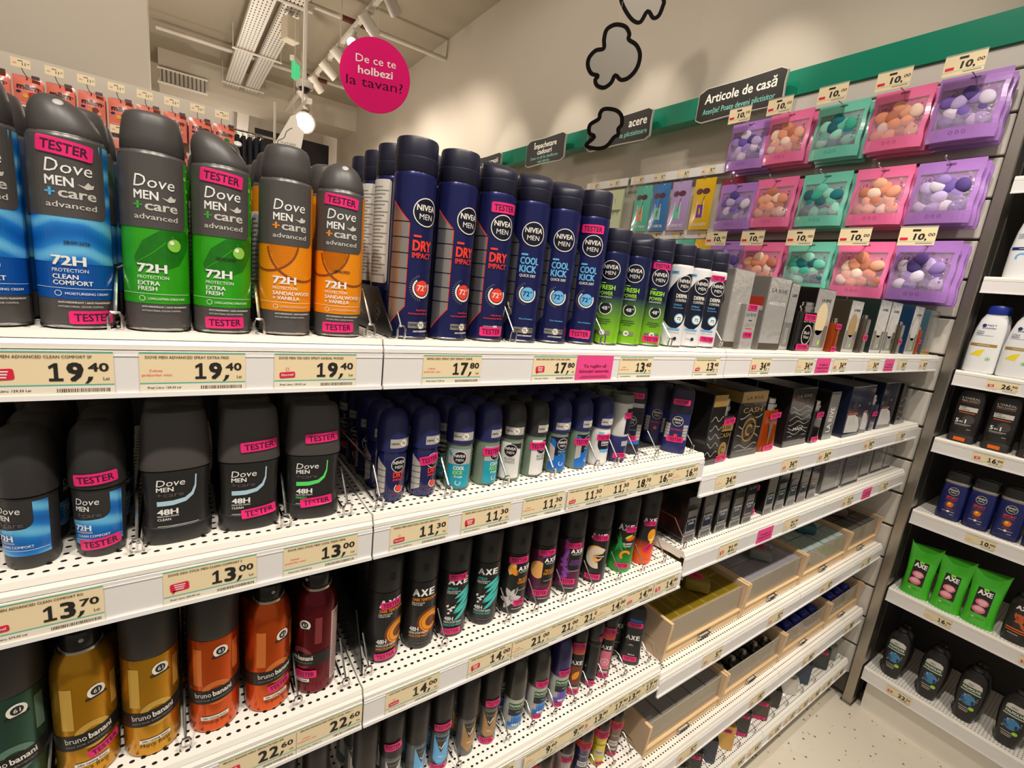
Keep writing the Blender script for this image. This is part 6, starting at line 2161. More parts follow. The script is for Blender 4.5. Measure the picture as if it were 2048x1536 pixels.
perfume_box('teal box with wood-brown base, last on the top shelf', 2.050, 0.095, 0.148, 0.085, zc0, greyc, tealc, lambda m, w, h, d: m.art(Flat(0), rect(-w * 0.47, 0.001, w * 0.47, h * 0.12), goldc, 1), 0.5180, PB, tealc, 2)

# second level
zc1 = SZ['c1']
perfume_box('black box with gold top, first of the second level', 0.880, 0.050, 0.153, 0.09, zc1, blackc, blackc, lambda m, w, h, d: (m.art(Flat(0), rect(-w * 0.47, h * 0.83, w * 0.47, h * 0.99), goldc, 1), foil(m, w, h, grey_ink, 5)), 0.5185, PB, blackc, 3)


def cash_bottle(m, sur, w, h):
    m.art(sur, rect(-w * 0.44, h * 0.68, w * 0.44, h * 0.84), goldc, 1)
    m.write(sur, 'LA RIVE', 0, h * 0.72, h * 0.07, ink, 2, width=w * 0.6)
    m.write(sur, 'CASH', 0, h * 0.55, h * 0.09, goldc, 2, width=w * 0.72)
    m.art(sur, disc(0, h * 0.28, w * 0.26, 24, 1.2), goldc, 1)
    m.art(sur, ring(0, h * 0.28, w * 0.10, w * 0.14, 0.4, 5.2, 14), ink, 2)


perfume_bottle('black tester bottle with gold medallion', 0.9480, 0.056, 0.104, 0.026, zc1, black_glass, 0.533, 0.036, cash_bottle, stickers=((0.006, 0.0920, 0.042, 0.0130, 0.08), (0.0, 0.0110, 0.042, 0.0130, 0.06)))
perfume_box('black box with gold top and large medallion', 0.998, 0.110, 0.153, 0.09, zc1, blackc, blackc, cash, 0.5260, PB, blackc, 3)


def spike(m, sur, w, h):
    m.art(sur, [[(-w * 0.12, h * 0.70), (w * 0.10, h * 0.70), (0, h * 0.14)]], silver_ink, 1)


perfume_bottle('amber tester bottle with chrome neck', 1.1580, 0.084, 0.100, 0.032, zc1, amber_liq, 0.544, 0.030, spike, stickers=((0.010, 0.0880, 0.050, 0.0140, 0.06), (0.006, 0.0080, 0.048, 0.0130, 0.06)), taper=0.82)
perfume_box('black box with wavy grey print reading MAN', 1.231, 0.128, 0.152, 0.09, zc1, blackc, blackc, man_box, 0.5260, PB, blackc, 3)
perfume_bottle('black tester bottle left of the narrow silver box', 1.3930, 0.050, 0.088, 0.026, zc1, black_glass, 0.5330, 0.026, stickers=((0.0, 0.0780, 0.042, 0.0140, 0.0), (0.0, 0.0100, 0.042, 0.0140, 0.0)))
perfume_box('narrow silver box with upright white lettering', 1.446, 0.062, 0.136, 0.09, zc1, greyc, blackc, vertical_word, 0.5230, PB, blackc, 3)
perfume_box('navy box with white sneaker, nearer one', 1.552, 0.120, 0.150, 0.09, zc1, navyc, navyc, sneaker, 0.5120, PB, navyc, 3)
perfume_box('navy box with white sneaker, second one', 1.676, 0.062, 0.150, 0.09, zc1, navyc, navyc, sneaker, 0.5160, PB, navyc, 3)
perfume_bottle('navy tester bottle with gold cap beside the sneaker boxes', 1.7850, 0.050, 0.085, 0.026, zc1, navyc, 0.5310, 0.030, stickers=((0.0, 0.0560, 0.040, 0.0150, 0.0),))
perfume_box('navy box with white sneaker, farthest one', 1.826, 0.130, 0.153, 0.09, zc1, navyc, navyc, sneaker, 0.5190, PB, navyc, 3)
perfume_box('dark foil-wrapped box at the far end of the second level', 2.013, 0.098, 0.145, 0.09, zc1, blackc, blackc, lambda m, w, h, d: foil(m, w, h, grey_ink, 4), 0.5235, PB, blackc, 3)

# third level: slim black cartons, then grey ones
zc2 = SZ['c2']
for k, x in enumerate((0.874, 0.932, 0.990, 1.048, 1.100)):
    perfume_box(f'slim black box with silver plate, {("first", "second", "third", "fourth", "fifth")[k]} of the near five', x, 0.047 if k < 4 else 0.044, 0.106, 0.10, zc2, blackc, blackc, extreme, 0.5250 - 0.0015 * k, PB, blackc, 1)
perfume_bottle('slim dark tester bottle between the two groups of black boxes', 1.1700, 0.036, 0.085, 0.022, zc2, black_glass, 0.545, 0.014, stickers=((0.0, 0.0760, 0.030, 0.0140, 0.0), (0.0, 0.0110, 0.032, 0.0140, 0.0)))
perfume_box('slim black box standing alone right of the tester', 1.210, 0.047, 0.104, 0.10, zc2, silverside, blackc, extreme, 0.5245, PB, blackc, 1)
for k, x in enumerate((1.268, 1.332, 1.394, 1.456)):
    perfume_box(f'slim black box with silver plate, {("first", "second", "third", "fourth")[k]} of the far four', x, 0.052, 0.106, 0.10, zc2, blackc, blackc, extreme, 0.5255, PB, blackc, 1)
for k, (x, w) in enumerate(((1.540, 0.132), (1.690, 0.128), (1.862, 0.082), (1.960, 0.105), (2.075, 0.080))):
    perfume_box(f'grey shimmering box, number {("one", "two", "three", "four", "five")[k]} of the far third level', x, w, 0.098, 0.10, zc2, greyc, greyc, greybox, 0.5250 + (0.012 if k > 1 else 0), PB, greyc, 1)
perfume_bottle('red and black tester bottle among the grey boxes', 1.8400, 0.026, 0.080, 0.02, zc2, black_glass, 0.545, 0.010, stickers=((0.0, 0.0250, 0.022, 0.0130, 0.0),))

# ------------------------------------------------------------------ wooden crates
pine = mat('pine_edge', S(226, 190, 142), 0.5, 0, 0.10, 25)
pine_side = mat('pine_side', S(206, 178, 148), 0.55, 0, 0.08, 18)
acrylic = film('acrylic_front', S(238, 236, 230), 0.62, 0.05, S(225, 212, 192))
gold_box = mat('gift_gold', S(150, 124, 30), 0.32, 0.45, 0.06, 30)
gold_edge = mat('gift_gold_edge', S(206, 184, 96), 0.35, 0.45)
lav_box = mat('gift_lavender', S(176, 172, 184), 0.3, 0.4, 0.08, 20)
lav_edge = mat('gift_silver', S(204, 196, 190), 0.3, 0.4)
mint_box = mat('gift_mint', S(176, 196, 190), 0.35, 0.1, 0.06, 30)
grey_box = mat('gift_grey', S(104, 98, 92), 0.35, 0.3, 0.05, 30)
pgrey_box = mat('gift_pale_grey', S(150, 148, 146), 0.35, 0.15, 0.05, 30)
pgrey_edge = mat('gift_pale_grey_side', S(128, 126, 124), 0.35, 0.15)


def crate(label, x0, zb, w=0.331, y0=0.516, depth=0.30, h=0.104):
    t = thing('wooden_crate', label, 'crate', (x0, y0, zb + 0.0004), 0, 'pale wooden crates')
    th = 0.009
    for nm, a in (('side_panel', 0.0), ('side_panel', w - th)):
        mb = MB()
        prof = [(0.008, 0.0), (depth, 0.0), (depth, h), (0.0, h), (0.0, h * 0.9)]
        n = len(prof)
        vs = [(a, y, z) for y, z in prof] + [(a + th, y, z) for y, z in prof]
        mb.add(vs, [tuple(range(n - 1, -1, -1)), tuple(range(n, 2 * n))], pine_side)
        mb.add(vs, [(i, (i + 1) % n, n + (i + 1) % n, n + i) for i in range(n)], pine)
        obj(nm, mb.mesh(nm, False), t)
    obj('bottom_panel', MB().box(th, 0.012, 0, w - th, depth, 0.006, pine_side).mesh('bottom_panel', False), t)
    obj('back_panel', MB().box(th, depth - 0.008, 0.006, w - th, depth, h, pine_side).mesh('back_panel', False), t)
    obj('front_rail', MB().box(th, 0.010, 0.0, w - th, 0.018, 0.026, pine).box(th, 0.006, 0.026, w - th, 0.018, 0.030, pine).mesh('front_rail', False), t)
    obj('acrylic_front', MB().box(th, 0.0130, 0.0302, w - th, 0.0155, h * 0.92, acrylic).mesh('acrylic_front', False), t)
    hd = MB().tube([(w * 0.5 - 0.022, 0.008, 0.010), (w * 0.5 - 0.018, 0.003, 0.014), (w * 0.5 + 0.018, 0.003, 0.014), (w * 0.5 + 0.022, 0.008, 0.010)], 0.002, chrome)
    hd.box(w * 0.5 - 0.026, 0.0075, 0.004, w * 0.5 + 0.026, 0.0098, 0.020, chrome)
    obj('handle', hd.mesh('handle'), t)
    return t


@lru_cache(None)
def gift_mesh(w, d, h, tm, em):
    b = MB().bbox(-w / 2, 0, 0, w / 2, d, h, em, 0.0012)
    t = MB().art(Top(h), rect(-w / 2 + 0.0015, 0.0015, w / 2 - 0.0015, d - 0.0015), tm, 0)
    f = MB().art(Flat(0), rect(-w / 2 + 0.004, 0.006, w / 2 - 0.004, h - 0.006), tm, 0)
    return b.mesh('carton', False), t.mesh('lid_panel', False), f.mesh('front_panel', False)


def fill_boxes(x0, zb, nx, ny, h, tm, em, what, y0=0.5365, w=0.331, depth=0.266, skip=(), print_=None):
    cw = (w - 0.020) / nx
    cd = depth / ny
    rr = random.Random(what)
    for j in range(ny):
        for i in range(nx):
            if (i, j) in skip:
                continue
            a, b_, c_ = gift_mesh(round(cw - 0.0016, 4), round(cd - 0.0016, 4), h, tm, em)
            t = thing('gift_box', f'{what}, {("first", "second", "third", "fourth", "fifth")[j]} row, {("first", "second", "third", "fourth", "fifth", "sixth")[i]} from left', 'box',
                      (x0 + 0.010 + cw * (i + 0.5), y0 + cd * j, zb + 0.0066 + (rr.uniform(0, 0.0025))), rr.uniform(-0.012, 0.012), what)
            grow(t, [('carton', a), ('lid_panel', b_), ('front_panel', c_)])
            if print_:
                obj('lid_print', print_(cw, cd, h), t)


zc3 = SZ['c3']
CX = (0.893, 1.228, 1.563, 1.850)
crate('wooden crate of gold boxes', 0.890, zc3, 0.331)
fill_boxes(0.890, zc3, 6, 4, 0.083, gold_box, gold_edge, 'gold gift box in the crate')
crate('wooden crate of lavender and silver boxes', 1.2235, zc3, 0.331)
fill_boxes(1.2235, zc3, 6, 4, 0.083, lav_box, lav_edge, 'lavender gift box in the crate')
crate('wooden crate of pale mint printed boxes', 1.557, zc3, 0.331)
_mp = {}


def mint_print(cw, cd, h):
    if 'm' not in _mp:
        m = MB()
        m.art(Top(h), stroke([(-cw * 0.3, cd * 0.25), (0, cd * 0.6), (cw * 0.25, cd * 0.3)], 0.004), grey_ink, 1)
        m.art(Top(h), disc(cw * 0.12, cd * 0.7, 0.004, 8), grey_ink, 1)
        _mp['m'] = m.mesh('lid_print', False)
    return _mp['m']


fill_boxes(1.557, zc3, 6, 4, 0.083, mint_box, pgrey_box, 'mint gift box in the crate', print_=mint_print)
crate('wooden crate of slim grey boxes next to the post', 1.8905, zc3, 0.286)
fill_boxes(1.8905, zc3, 6, 4, 0.080, grey_box, ink, 'slim grey gift box in the crate', w=0.286)
zc4 = SZ['c4']
crate('wooden crate of plain grey boxes, lower level', 0.890, zc4, 0.331)
fill_boxes(0.890, zc4, 5, 4, 0.080, pgrey_box, pgrey_edge, 'plain grey gift box in the lower crate')
crate('wooden crate of dark green bottles, lower level', 1.2235, zc4, 0.331)
crate('wooden crate with blue-capped bottles, lower level, nearer', 1.557, zc4, 0.331)
crate('wooden crate with blue-capped bottles, lower level, next to the post', 1.8905, zc4, 0.286)
ordn = ('one', 'two', 'three', 'four', 'five', 'six')
green_glass = mat('dark_green_glass', S(26, 36, 26), 0.1, 0, 0.2, 40, 0.5)
for j in range(3):
    for i in range(5):
        perfume_bottle(f'dark green bottle in the lower crate, row {ordn[j]}, place {ordn[i]}', 1.2640 + i * 0.0625, 0.050, 0.060 + 0.004 * ((i + j) % 2), 0.040, zc4 + 0.0064, green_glass, 0.562 + 0.065 * j, 0.016, group='dark bottles in the lower crate')
blue_cap_m = mat('royal_blue_cap', S(18, 34, 140), 0.16, 0.4, 0.05, 40, 0.5)
for (cx0, n, w_, nm) in ((1.557, 5, 0.331, 'nearer'), (1.8905, 4, 0.286, 'farther')):
    st = (w_ - 0.02) / n
    for j in range(3):
        for i in range(n):
            t = thing('perfume_bottle', f'blue-capped bottle in the {nm} lower crate, row {ordn[j]}, place {ordn[i]}', 'perfume', (cx0 + 0.010 + st * (i + 0.5), 0.566 + 0.066 * j, zc4 + 0.0068), 0, 'blue-capped bottles')
            grow(t, [('bottle', MB().lathe([(0.020, 0), (0.024, 0.003), (0.024, 0.040), (0.020, 0.046)], black_glass, 20).mesh('bottle') if (i, j, nm) == (0, 0, 'nearer') else bpy.data.meshes['blue_bottle'],),
                     ('cap', MB().lathe([(0.021, 0.0465), (0.0235, 0.048), (0.0235, 0.066), (0.018, 0.074), (0.008, 0.078), (0.0005, 0.079)], blue_cap_m, 20).mesh('cap') if (i, j, nm) == (0, 0, 'nearer') else bpy.data.meshes['blue_cap'])])
            if (i, j, nm) == (0, 0, 'nearer'):
                t.children[0].data.name = 'blue_bottle'
                t.children[1].data.name = 'blue_cap'


# testers lying on the crates
def lying(label, x, y, z, rz, bm, sticker_w=0.034):
    t = thing('perfume_bottle', label, 'perfume', (x, y, z), rz, 'tester bottles lying on the crates')
    tf = lambda px, py, pz: (px, pz - 0.045, 0.0165 + py)
    b = MB().lathe([(0.023, 0.0), (0.026, 0.003), (0.0265, 0.052), (0.0225, 0.060), (0.010, 0.064)], bm, 28, 1.0, 0.62, 5.0, tf=tf)
    n = MB().lathe([(0.008, 0.064), (0.008, 0.070), (0.011, 0.071), (0.011, 0.088), (0.008, 0.091), (0.0005, 0.0915)], chrome, 20, tf=tf)
    grow(t, [('bottle', b.mesh('bottle')), ('cap', n.mesh('cap'))])
    p = MB().box(-0.011, -0.028, 0.0336, 0.011, 0.016, 0.0342, pink_paper)
    o = obj('tester_sticker', p.mesh('tester_sticker', False), t)
    m = MB()
    m.write(Top(0.0342), 'TESTER', 0.004, -0.006, 0.008, sticker_ink, 1, width=sticker_w, rot=PI / 2)
    obj('sticker_lettering', m.mesh('sticker_lettering', False), o)


lying('gold tester bottle lying on the gold boxes', 1.075, 0.600, zc3 + 0.0930, 0.75, film('gold_glass', S(220, 200, 120), 0.4, 0.05, S(170, 146, 60)))
lying('clear tester bottle lying on the lavender boxes', 1.400, 0.605, zc3 + 0.0930, 0.7, clear_glass)
lying('teal tester bottle lying on the mint boxes', 1.735, 0.625, zc3 + 0.0930, 0.7, film('teal_glass', S(120, 180, 190), 0.4, 0.05, S(60, 110, 120)))
lying('red-topped tester bottle lying on the slim grey boxes', 2.035, 0.640, zc3 + 0.0900, 0.7, film('rose_glass', S(220, 190, 186), 0.5, 0.05, S(150, 120, 116)))

# lowest level: assorted bottles
zc5 = SZ['c5']
LOW = ((0.925, 0.060, 0.085, black_glass, 'black'), (1.010, 0.050, 0.095, navyc, 'navy'), (1.095, 0.062, 0.090, browng, 'brown'), (1.180, 0.056, 0.085, black_glass, 'black square'), (1.262, 0.052, 0.082, navyc, 'dark navy'), (1.348, 0.060, 0.086, goldc, 'brown and gold'),
       (1.440, 0.056, 0.090, black_glass, 'black and red'), (1.560, 0.060, 0.075, browng, 'dark brown'), (1.655, 0.046, 0.070, blackc, 'matt black'), (1.768, 0.056, 0.064, silver_c, 'silver'), (1.865, 0.054, 0.088, bluec, 'steel blue'), (2.015, 0.060, 0.090, greenc, 'bottle green'), (2.110, 0.046, 0.060, clear_glass, 'clear glass'))
for k, (x, w, h, m_, nm) in enumerate(LOW):
    perfume_bottle(f'{nm} perfume bottle on the lowest shelf', x, w, h, 0.030, zc5, m_, 0.545, 0.022, group='perfume bottles on the lowest shelf',
                   stickers=(((0.0, h * 0.84, w * 0.7, 0.012, 0.0), (0.0, 0.010, w * 0.7, 0.012, 0.0)) if k in (3, 6, 7) else ((0.0, h * 0.8, w * 0.6, 0.011, 0.0),) if k in (1, 5, 11) else ()), rz=face_cam(x, 0.545, 20))
    divider(x + 0.045, zc5, f'chrome wire divider right of the {nm} bottle on the lowest shelf', y=0.512, depth=0.3, h=0.03)
for x, k, lb in ((0.868, 'c3', 'steel wire divider left of the crate of gold boxes'), (0.868, 'c4', 'steel wire divider left of the lower crate of grey boxes'), (0.862, 'c2', 'steel wire divider left of the slim black boxes')):
    divider(x, SZ[k], lb, depth=0.3, h=0.055)

# ------------------------------------------------------------------ side shelves: shampoos and shower gels (fronts look to -x)
RZ = -PI / 2
pearl = mat('bottle_pearl', S(232, 232, 232), 0.3, 0, 0.02, 60)
royal = mat('cap_royal', S(24, 50, 150), 0.35)
hs_navy = mat('print_navy', S(28, 44, 104), 0.4)
lemon = mat('print_lemon', S(240, 214, 50), 0.4)
gold_band = mat('print_gold_band', S(160, 128, 50), 0.4)
expert = mat('expert_black', S(34, 31, 30), 0.3, 0, 0.04, 90)
expert_orange = mat('expert_orange', S(244, 110, 20), 0.4)
gel_navy = mat('gel_navy', S(28, 36, 96), 0.26, 0, 0.04, 60)
axe_green = mat('wrap_green', S(70, 190, 40), 0.22, 0, 0.12, 40, 0.4)
guava = mat('guava_pink', S(226, 116, 136), 0.4, 0, 0.2, 90)
guava_l = mat('guava_light', S(246, 178, 186), 0.4, 0, 0.15, 90)
pal_black = mat('gel_black', S(30, 28, 27), 0.28, 0, 0.05, 60)


def side_put(name, cat, parts, y, zb, depth, label, group, rows=2, dx=0.0):
    for k in range(rows):
        lb = label if k == 0 else f'{label}, {("directly behind", "third in line")[k - 1]}'
        tt = put(name, cat, parts, 2.218 + dx + depth / 2 + (depth + 0.004) * k, y, zb, lb, RZ, group)
        if name == 'shampoo_bottle':
            tt.scale = (1.06, 1.0, 1.06)


@lru_cache(None)
def shampoo(kind):
    kx, ky, p = 1.0, 0.56, 2.6
    prof = [(0.034, 0.0), (0.0385, 0.003), (0.0390, 0.030), (0.0385, 0.090), (0.0360, 0.140), (0.0310, 0.170), (0.0240, 0.186)]
    sur = Round(prof, kx, ky, p)
    tf = lambda x, y, z: (x + 0.006 * max(0, (z - 0.09) / 0.1), y, z)
    b = MB().lathe(prof, pearl, 40, kx, ky, p, tf=tf)
    c = MB().lathe([(0.0238, 0.1862), (0.0250, 0.188), (0.0240, 0.206), (0.0200, 0.213), (0.001, 0.214)], royal, 30, kx, 0.7, 2.4, tf=tf)
    t = MB()
    t.art(sur, disc(-0.012, 0.150, 0.0052, 16), hs_navy, 1)
    t.write(sur, 'head &', 0.006, 0.1490, 0.0060, hs_navy, 1, bold=0.01, width=0.022)
    t.write(sur, 'shoulders', 0.003, 0.1400, 0.0060, hs_navy, 1, bold=0.01, width=0.036)
    for k, s in enumerate(('CITRUS', 'FRESH') if kind == 'citrus' else ('CLASSIC', 'CLEAN')):
        t.write(sur, s, -0.026, 0.1280 - 0.0065 * k, 0.0046, hs_navy, 1, align='L', width=0.018)
    t.art(sur, rect(-0.026, 0.1180, 0.016, 0.1188), hs_navy, 1)
    t.art(sur, rect(-0.033, 0.0840, 0.031, 0.0930), gold_band if kind == 'citrus' else hs_navy, 1)
    t.art(sur, rect(-0.016, 0.0875, 0.014, 0.0895), pale_ink, 2)
    if kind == 'citrus':
        t.art(sur, [[(-0.026, 0.056), (-0.002, 0.052), (0.006, 0.076), (-0.012, 0.070)]], lemon, 1)
    else:
        t.art(sur, ring(-0.006, 0.062, 0.009, 0.014, 0.6, 3.6, 14), sky_ink, 1)
    t.art(sur, ring(0.018, 0.046, 0.0048, 0.0058, n=16), green_ink, 1)
    t.art(sur, disc(0.018, 0.046, 0.0024, 10), green_ink, 1)
    return [('bottle', b.mesh('bottle')), ('cap', c.mesh('cap')), ('lettering', t.mesh('lettering', False))]


GS = 'bottles on the side shelves'
side_put('shampoo_bottle', 'shampoo', shampoo('classic'), 0.375, SIDE[1], 0.044, 'white shampoo bottle with navy band on the second side shelf', GS, 1, 0.012)
side_put('shampoo_bottle', 'shampoo', shampoo('classic'), 0.292, SIDE[1], 0.044, 'white shampoo bottle cut by the right picture edge', GS, 1, 0.012)
side_put('shampoo_bottle', 'shampoo', shampoo('citrus'), 0.402, SIDE[2], 0.044, 'white shampoo bottle with lemon, left one', GS, 2, 0.004)
side_put('shampoo_bottle', 'shampoo', shampoo('citrus'), 0.317, SIDE[2], 0.044, 'white shampoo bottle with lemon, second one', GS, 2, 0.004)
side_put('shampoo_bottle', 'shampoo', shampoo('citrus'), 0.236, SIDE[2], 0.044, 'white shampoo bottle with lemon, outside the edge', GS, 1, 0.004)
side_put('shampoo_bottle', 'shampoo', shampoo('classic'), 0.375, SIDE[0], 0.044, 'white bottle on the uppermost side shelf', GS, 1, 0.012)


@lru_cache(None)
def expert_gel():
    kx, ky, p = 1.0, 0.5, 3.0
    cap = MB().lathe([(0.031, 0.0), (0.0345, 0.002), (0.0350, 0.026), (0.0340, 0.027)], mat('expert_cap', S(52, 48, 50), 0.4), 36, kx, ky, p)
    prof = [(0.0340, 0.0274), (0.0365, 0.030), (0.0370, 0.080), (0.0365, 0.140), (0.0345, 0.170), (0.0300, 0.180), (0.0200, 0.1835)]
    sur = Round(prof, kx, ky, p)
    b = MB().lathe(prof, expert, 36, kx, ky, p)
    t, tab = MB(), MB()
    tab.art(Round([(0.0350, 0), (0.0350, .1)], kx, ky, p), rect(-0.016, 0.006, 0.014, 0.018), expert_orange, 0)
    t.write(sur, "L'ORÉAL", 0.0, 0.1520, 0.0068, pale_ink, 1, bold=0.0, width=0.046)
    t.write(sur, 'MEN EXPERT', 0.0, 0.1440, 0.0048, pale_ink, 1, bold=0.004, width=0.046)
    t.art(sur, rect(-0.023, 0.1405, 0.023, 0.1412), expert_orange, 1)
    t.art(sur, rect(-0.024, 0.1110, 0.024, 0.1260), pale_ink, 1)
    t.write(sur, 'PURE', -0.021, 0.1200, 0.0044, ink, 2, align='L', width=0.016)
    t.write(sur, 'CARBON', -0.021, 0.1130, 0.0044, ink, 2, align='L', width=0.025)
    t.art(sur, rect(-0.022, 0.1040, 0.020, 0.1060), expert_orange, 1)
    t.art(sur, disc(0.008, 0.082, 0.016, 20), mat('print_smoke', S(70, 66, 64), 0.4), 0)
    t.write(sur, '5', -0.020, 0.0690, 0.0130, white_ink, 2, bold=0.03)
    t.write(sur, 'IN', -0.009, 0.0700, 0.0060, white_ink, 2, bold=0.02)
    t.write(sur, '1', 0.002, 0.0690, 0.0130, white_ink, 2, bold=0.03)
    t.art(sur, rect(-0.024, 0.0630, 0.018, 0.0642), white_ink, 1)
    t.art(sur, rect(-0.024, 0.0595, 0.010, 0.0602), pale_ink, 1)
    t.art(sur, rect(0.010, 0.0480, 0.020, 0.0490), white_ink, 1)
    return [('cap', cap.mesh('cap'), [('orange_tab', tab.mesh('orange_tab'))]), ('bottle', b.mesh('bottle')), ('lettering', t.mesh('lettering', False))]


for k, y in enumerate((0.389, 0.301, 0.214, 0.127)):
    side_put('shower_gel', 'shower gel', expert_gel(), y, SIDE[3], 0.037, f'black five-in-one bottle on its cap, {("left", "second", "third", "fourth")[k]} of the row', GS, 2 if k < 3 else 1, 0.0)


@lru_cache(None)
def sport_gel():
    kx, ky, p = 1.0, 0.52, 2.8
    prof = [(0.028, 0.0), (0.0320, 0.003), (0.0340, 0.020), (0.0345, 0.090), (0.0330, 0.125), (0.0325, 0.131)]
    sur = Round(prof, kx, ky, p)
    b = MB().lathe(prof, gel_navy, 36, kx, ky, p)
    bd = MB().lathe([(0.0325, 0.1314), (0.0335, 0.1322), (0.0335, 0.1400), (0.0325, 0.1408)], silverside, 36, kx, ky, p)
    c = MB().lathe([(0.0325, 0.1410), (0.0328, 0.143), (0.0310, 0.166), (0.0270, 0.172), (0.001, 0.173)], expert, 36, kx, ky, p)
    t = MB()
    nivea_logo(t, sur, 0.0, 0.1050, 0.0140, 3)
    t.write(sur, 'SPORT', 0.0, 0.0775, 0.0078, red_orange, 2, bold=0.02, width=0.030)
    t.art(sur, rect(-0.015, 0.0730, 0.013, 0.0742), red_orange, 2)
    t.art(sur, ring(0.0, 0.0560, 0.012, 0.0135, 0.2, 5.4, 20), dim_ink, 1)
    t.art(sur, disc(0.0, 0.0560, 0.0095, 16), expert_orange, 2)
    t.art(sur, disc(-0.002, 0.0590, 0.0040, 10), lemon, 3)
    t.art(sur, rect(-0.010, 0.0390, 0.012, 0.0402), red_orange, 2)
    t.art(sur, disc(0.0, 0.0310, 0.0042, 6), white_ink, 2)
    t.art(sur, rect(-0.017, 0.0300, 0.017, 0.0316), pale_ink, 1)
    t.art(sur, rect(0.006, 0.0210, 0.016, 0.0222), white_ink, 1)
    return [('bottle', b.mesh('bottle')), ('collar', bd.mesh('collar')), ('cap', c.mesh('cap')), ('lettering', t.mesh('lettering', False))]


for k, y in enumerate((0.360, 0.288, 0.214, 0.140)):
    side_put('shower_gel', 'shower gel', sport_gel(), y, SIDE[4], 0.037, f'navy sport shower gel, {("left", "second", "third", "fourth")[k]} of the row', GS, 2 if k < 3 else 1, 0.002)


@lru_cache(None)
def green_pack():
    n, m_ = 36, 14
    vs, fs = [], []
    for j in range(m_ + 1):
        v = j / m_
        wv = 0.0440 - 0.006 * math.sin(PI * v) ** 0.8 + 0.004 * v
        dv_ = 0.024 * (1 - v ** 2.2) + 0.0012
        for i in range(n):
            a = 2 * PI * i / n
            s, c = math.sin(a), math.cos(a)
            x = wv * math.copysign(abs(s) ** 0.7, s)
            y = -dv_ * math.copysign(abs(c) ** 0.8, c)
            z = 0.170 * v + (0.036 * abs(x / wv) ** 2.2 * max(0, v - 0.7) / 0.3) + 0.004 * math.sin(9 * x / wv) * max(0, v - 0.8) * 2
            vs.append((x, y, z))
    for j in range(m_):
        for i in range(n):
            i2 = (i + 1) % n
            fs.append((j * n + i, j * n + i2, j * n + n + i2, j * n + n + i))
    fs.append(tuple(range(n - 1, -1, -1)))
    fs.append(tuple(range(m_ * n, m_ * n + n)))
    b = MB().add(vs, fs, axe_green)
    # the printed bottle front showing through the wrap, slightly tipped back
    class Lean:
        curved = False

        def pt(self, u, v, off):
            d = 0.024 * (1 - (v / 0.170) ** 2.2) + 0.0012
            return (u, -d - 0.0006 - off, v)
    s = Lean()
    lab, t = MB(), MB()
    for k in range(9):
        z0, z1 = 0.045 + 0.010 * k, 0.055 + 0.010 * k
        lab.art(s, rect(-0.021, z0, 0.021, z1), expert, 0)
    t.write(s, 'AXE', 0.0, 0.1120, 0.0150, white_ink, 1, bold=0.035, width=0.037)
    t.art(s, rrect(0.0, 0.1320, 0.013, 0.006, 0.001), lime_ink, 1)
    for k in range(8):
        pass
    lab.art(s, disc(0.0, 0.0860, 0.0170, 20, 0.72), guava, 1)
    lab.art(s, disc(0.001, 0.0870, 0.0120, 18, 0.66), guava_l, 2)
    lab.art(s, disc(-0.003, 0.0600, 0.0170, 20, 0.78), guava, 1)
    lab.art(s, disc(-0.003, 0.0625, 0.0125, 18, 0.62), guava_l, 2)
    t.write(s, 'GUAVA', 0.003, 0.0750, 0.0040, white_ink, 3, width=0.015)
    t.art(s, rrect(-0.012, 0.0300, 0.006, 0.006, 0.001), pale_ink, 1)
    t.art(s, rect(-0.004, 0.0290, 0.018, 0.0302), leaf_dark, 1)
    return [('wrap', b.mesh('wrap')), ('label_panel', lab.mesh('label_panel', False)), ('lettering', t.mesh('lettering', False))]


for k, y in enumerate((0.384, 0.295, 0.208)):
    side_put('shower_gel_pack', 'shower gel', green_pack(), y, SIDE[5], 0.050, f'green-wrapped shower gel with pink fruit, {("left", "middle", "right")[k]} one', GS, 1, 0.004)


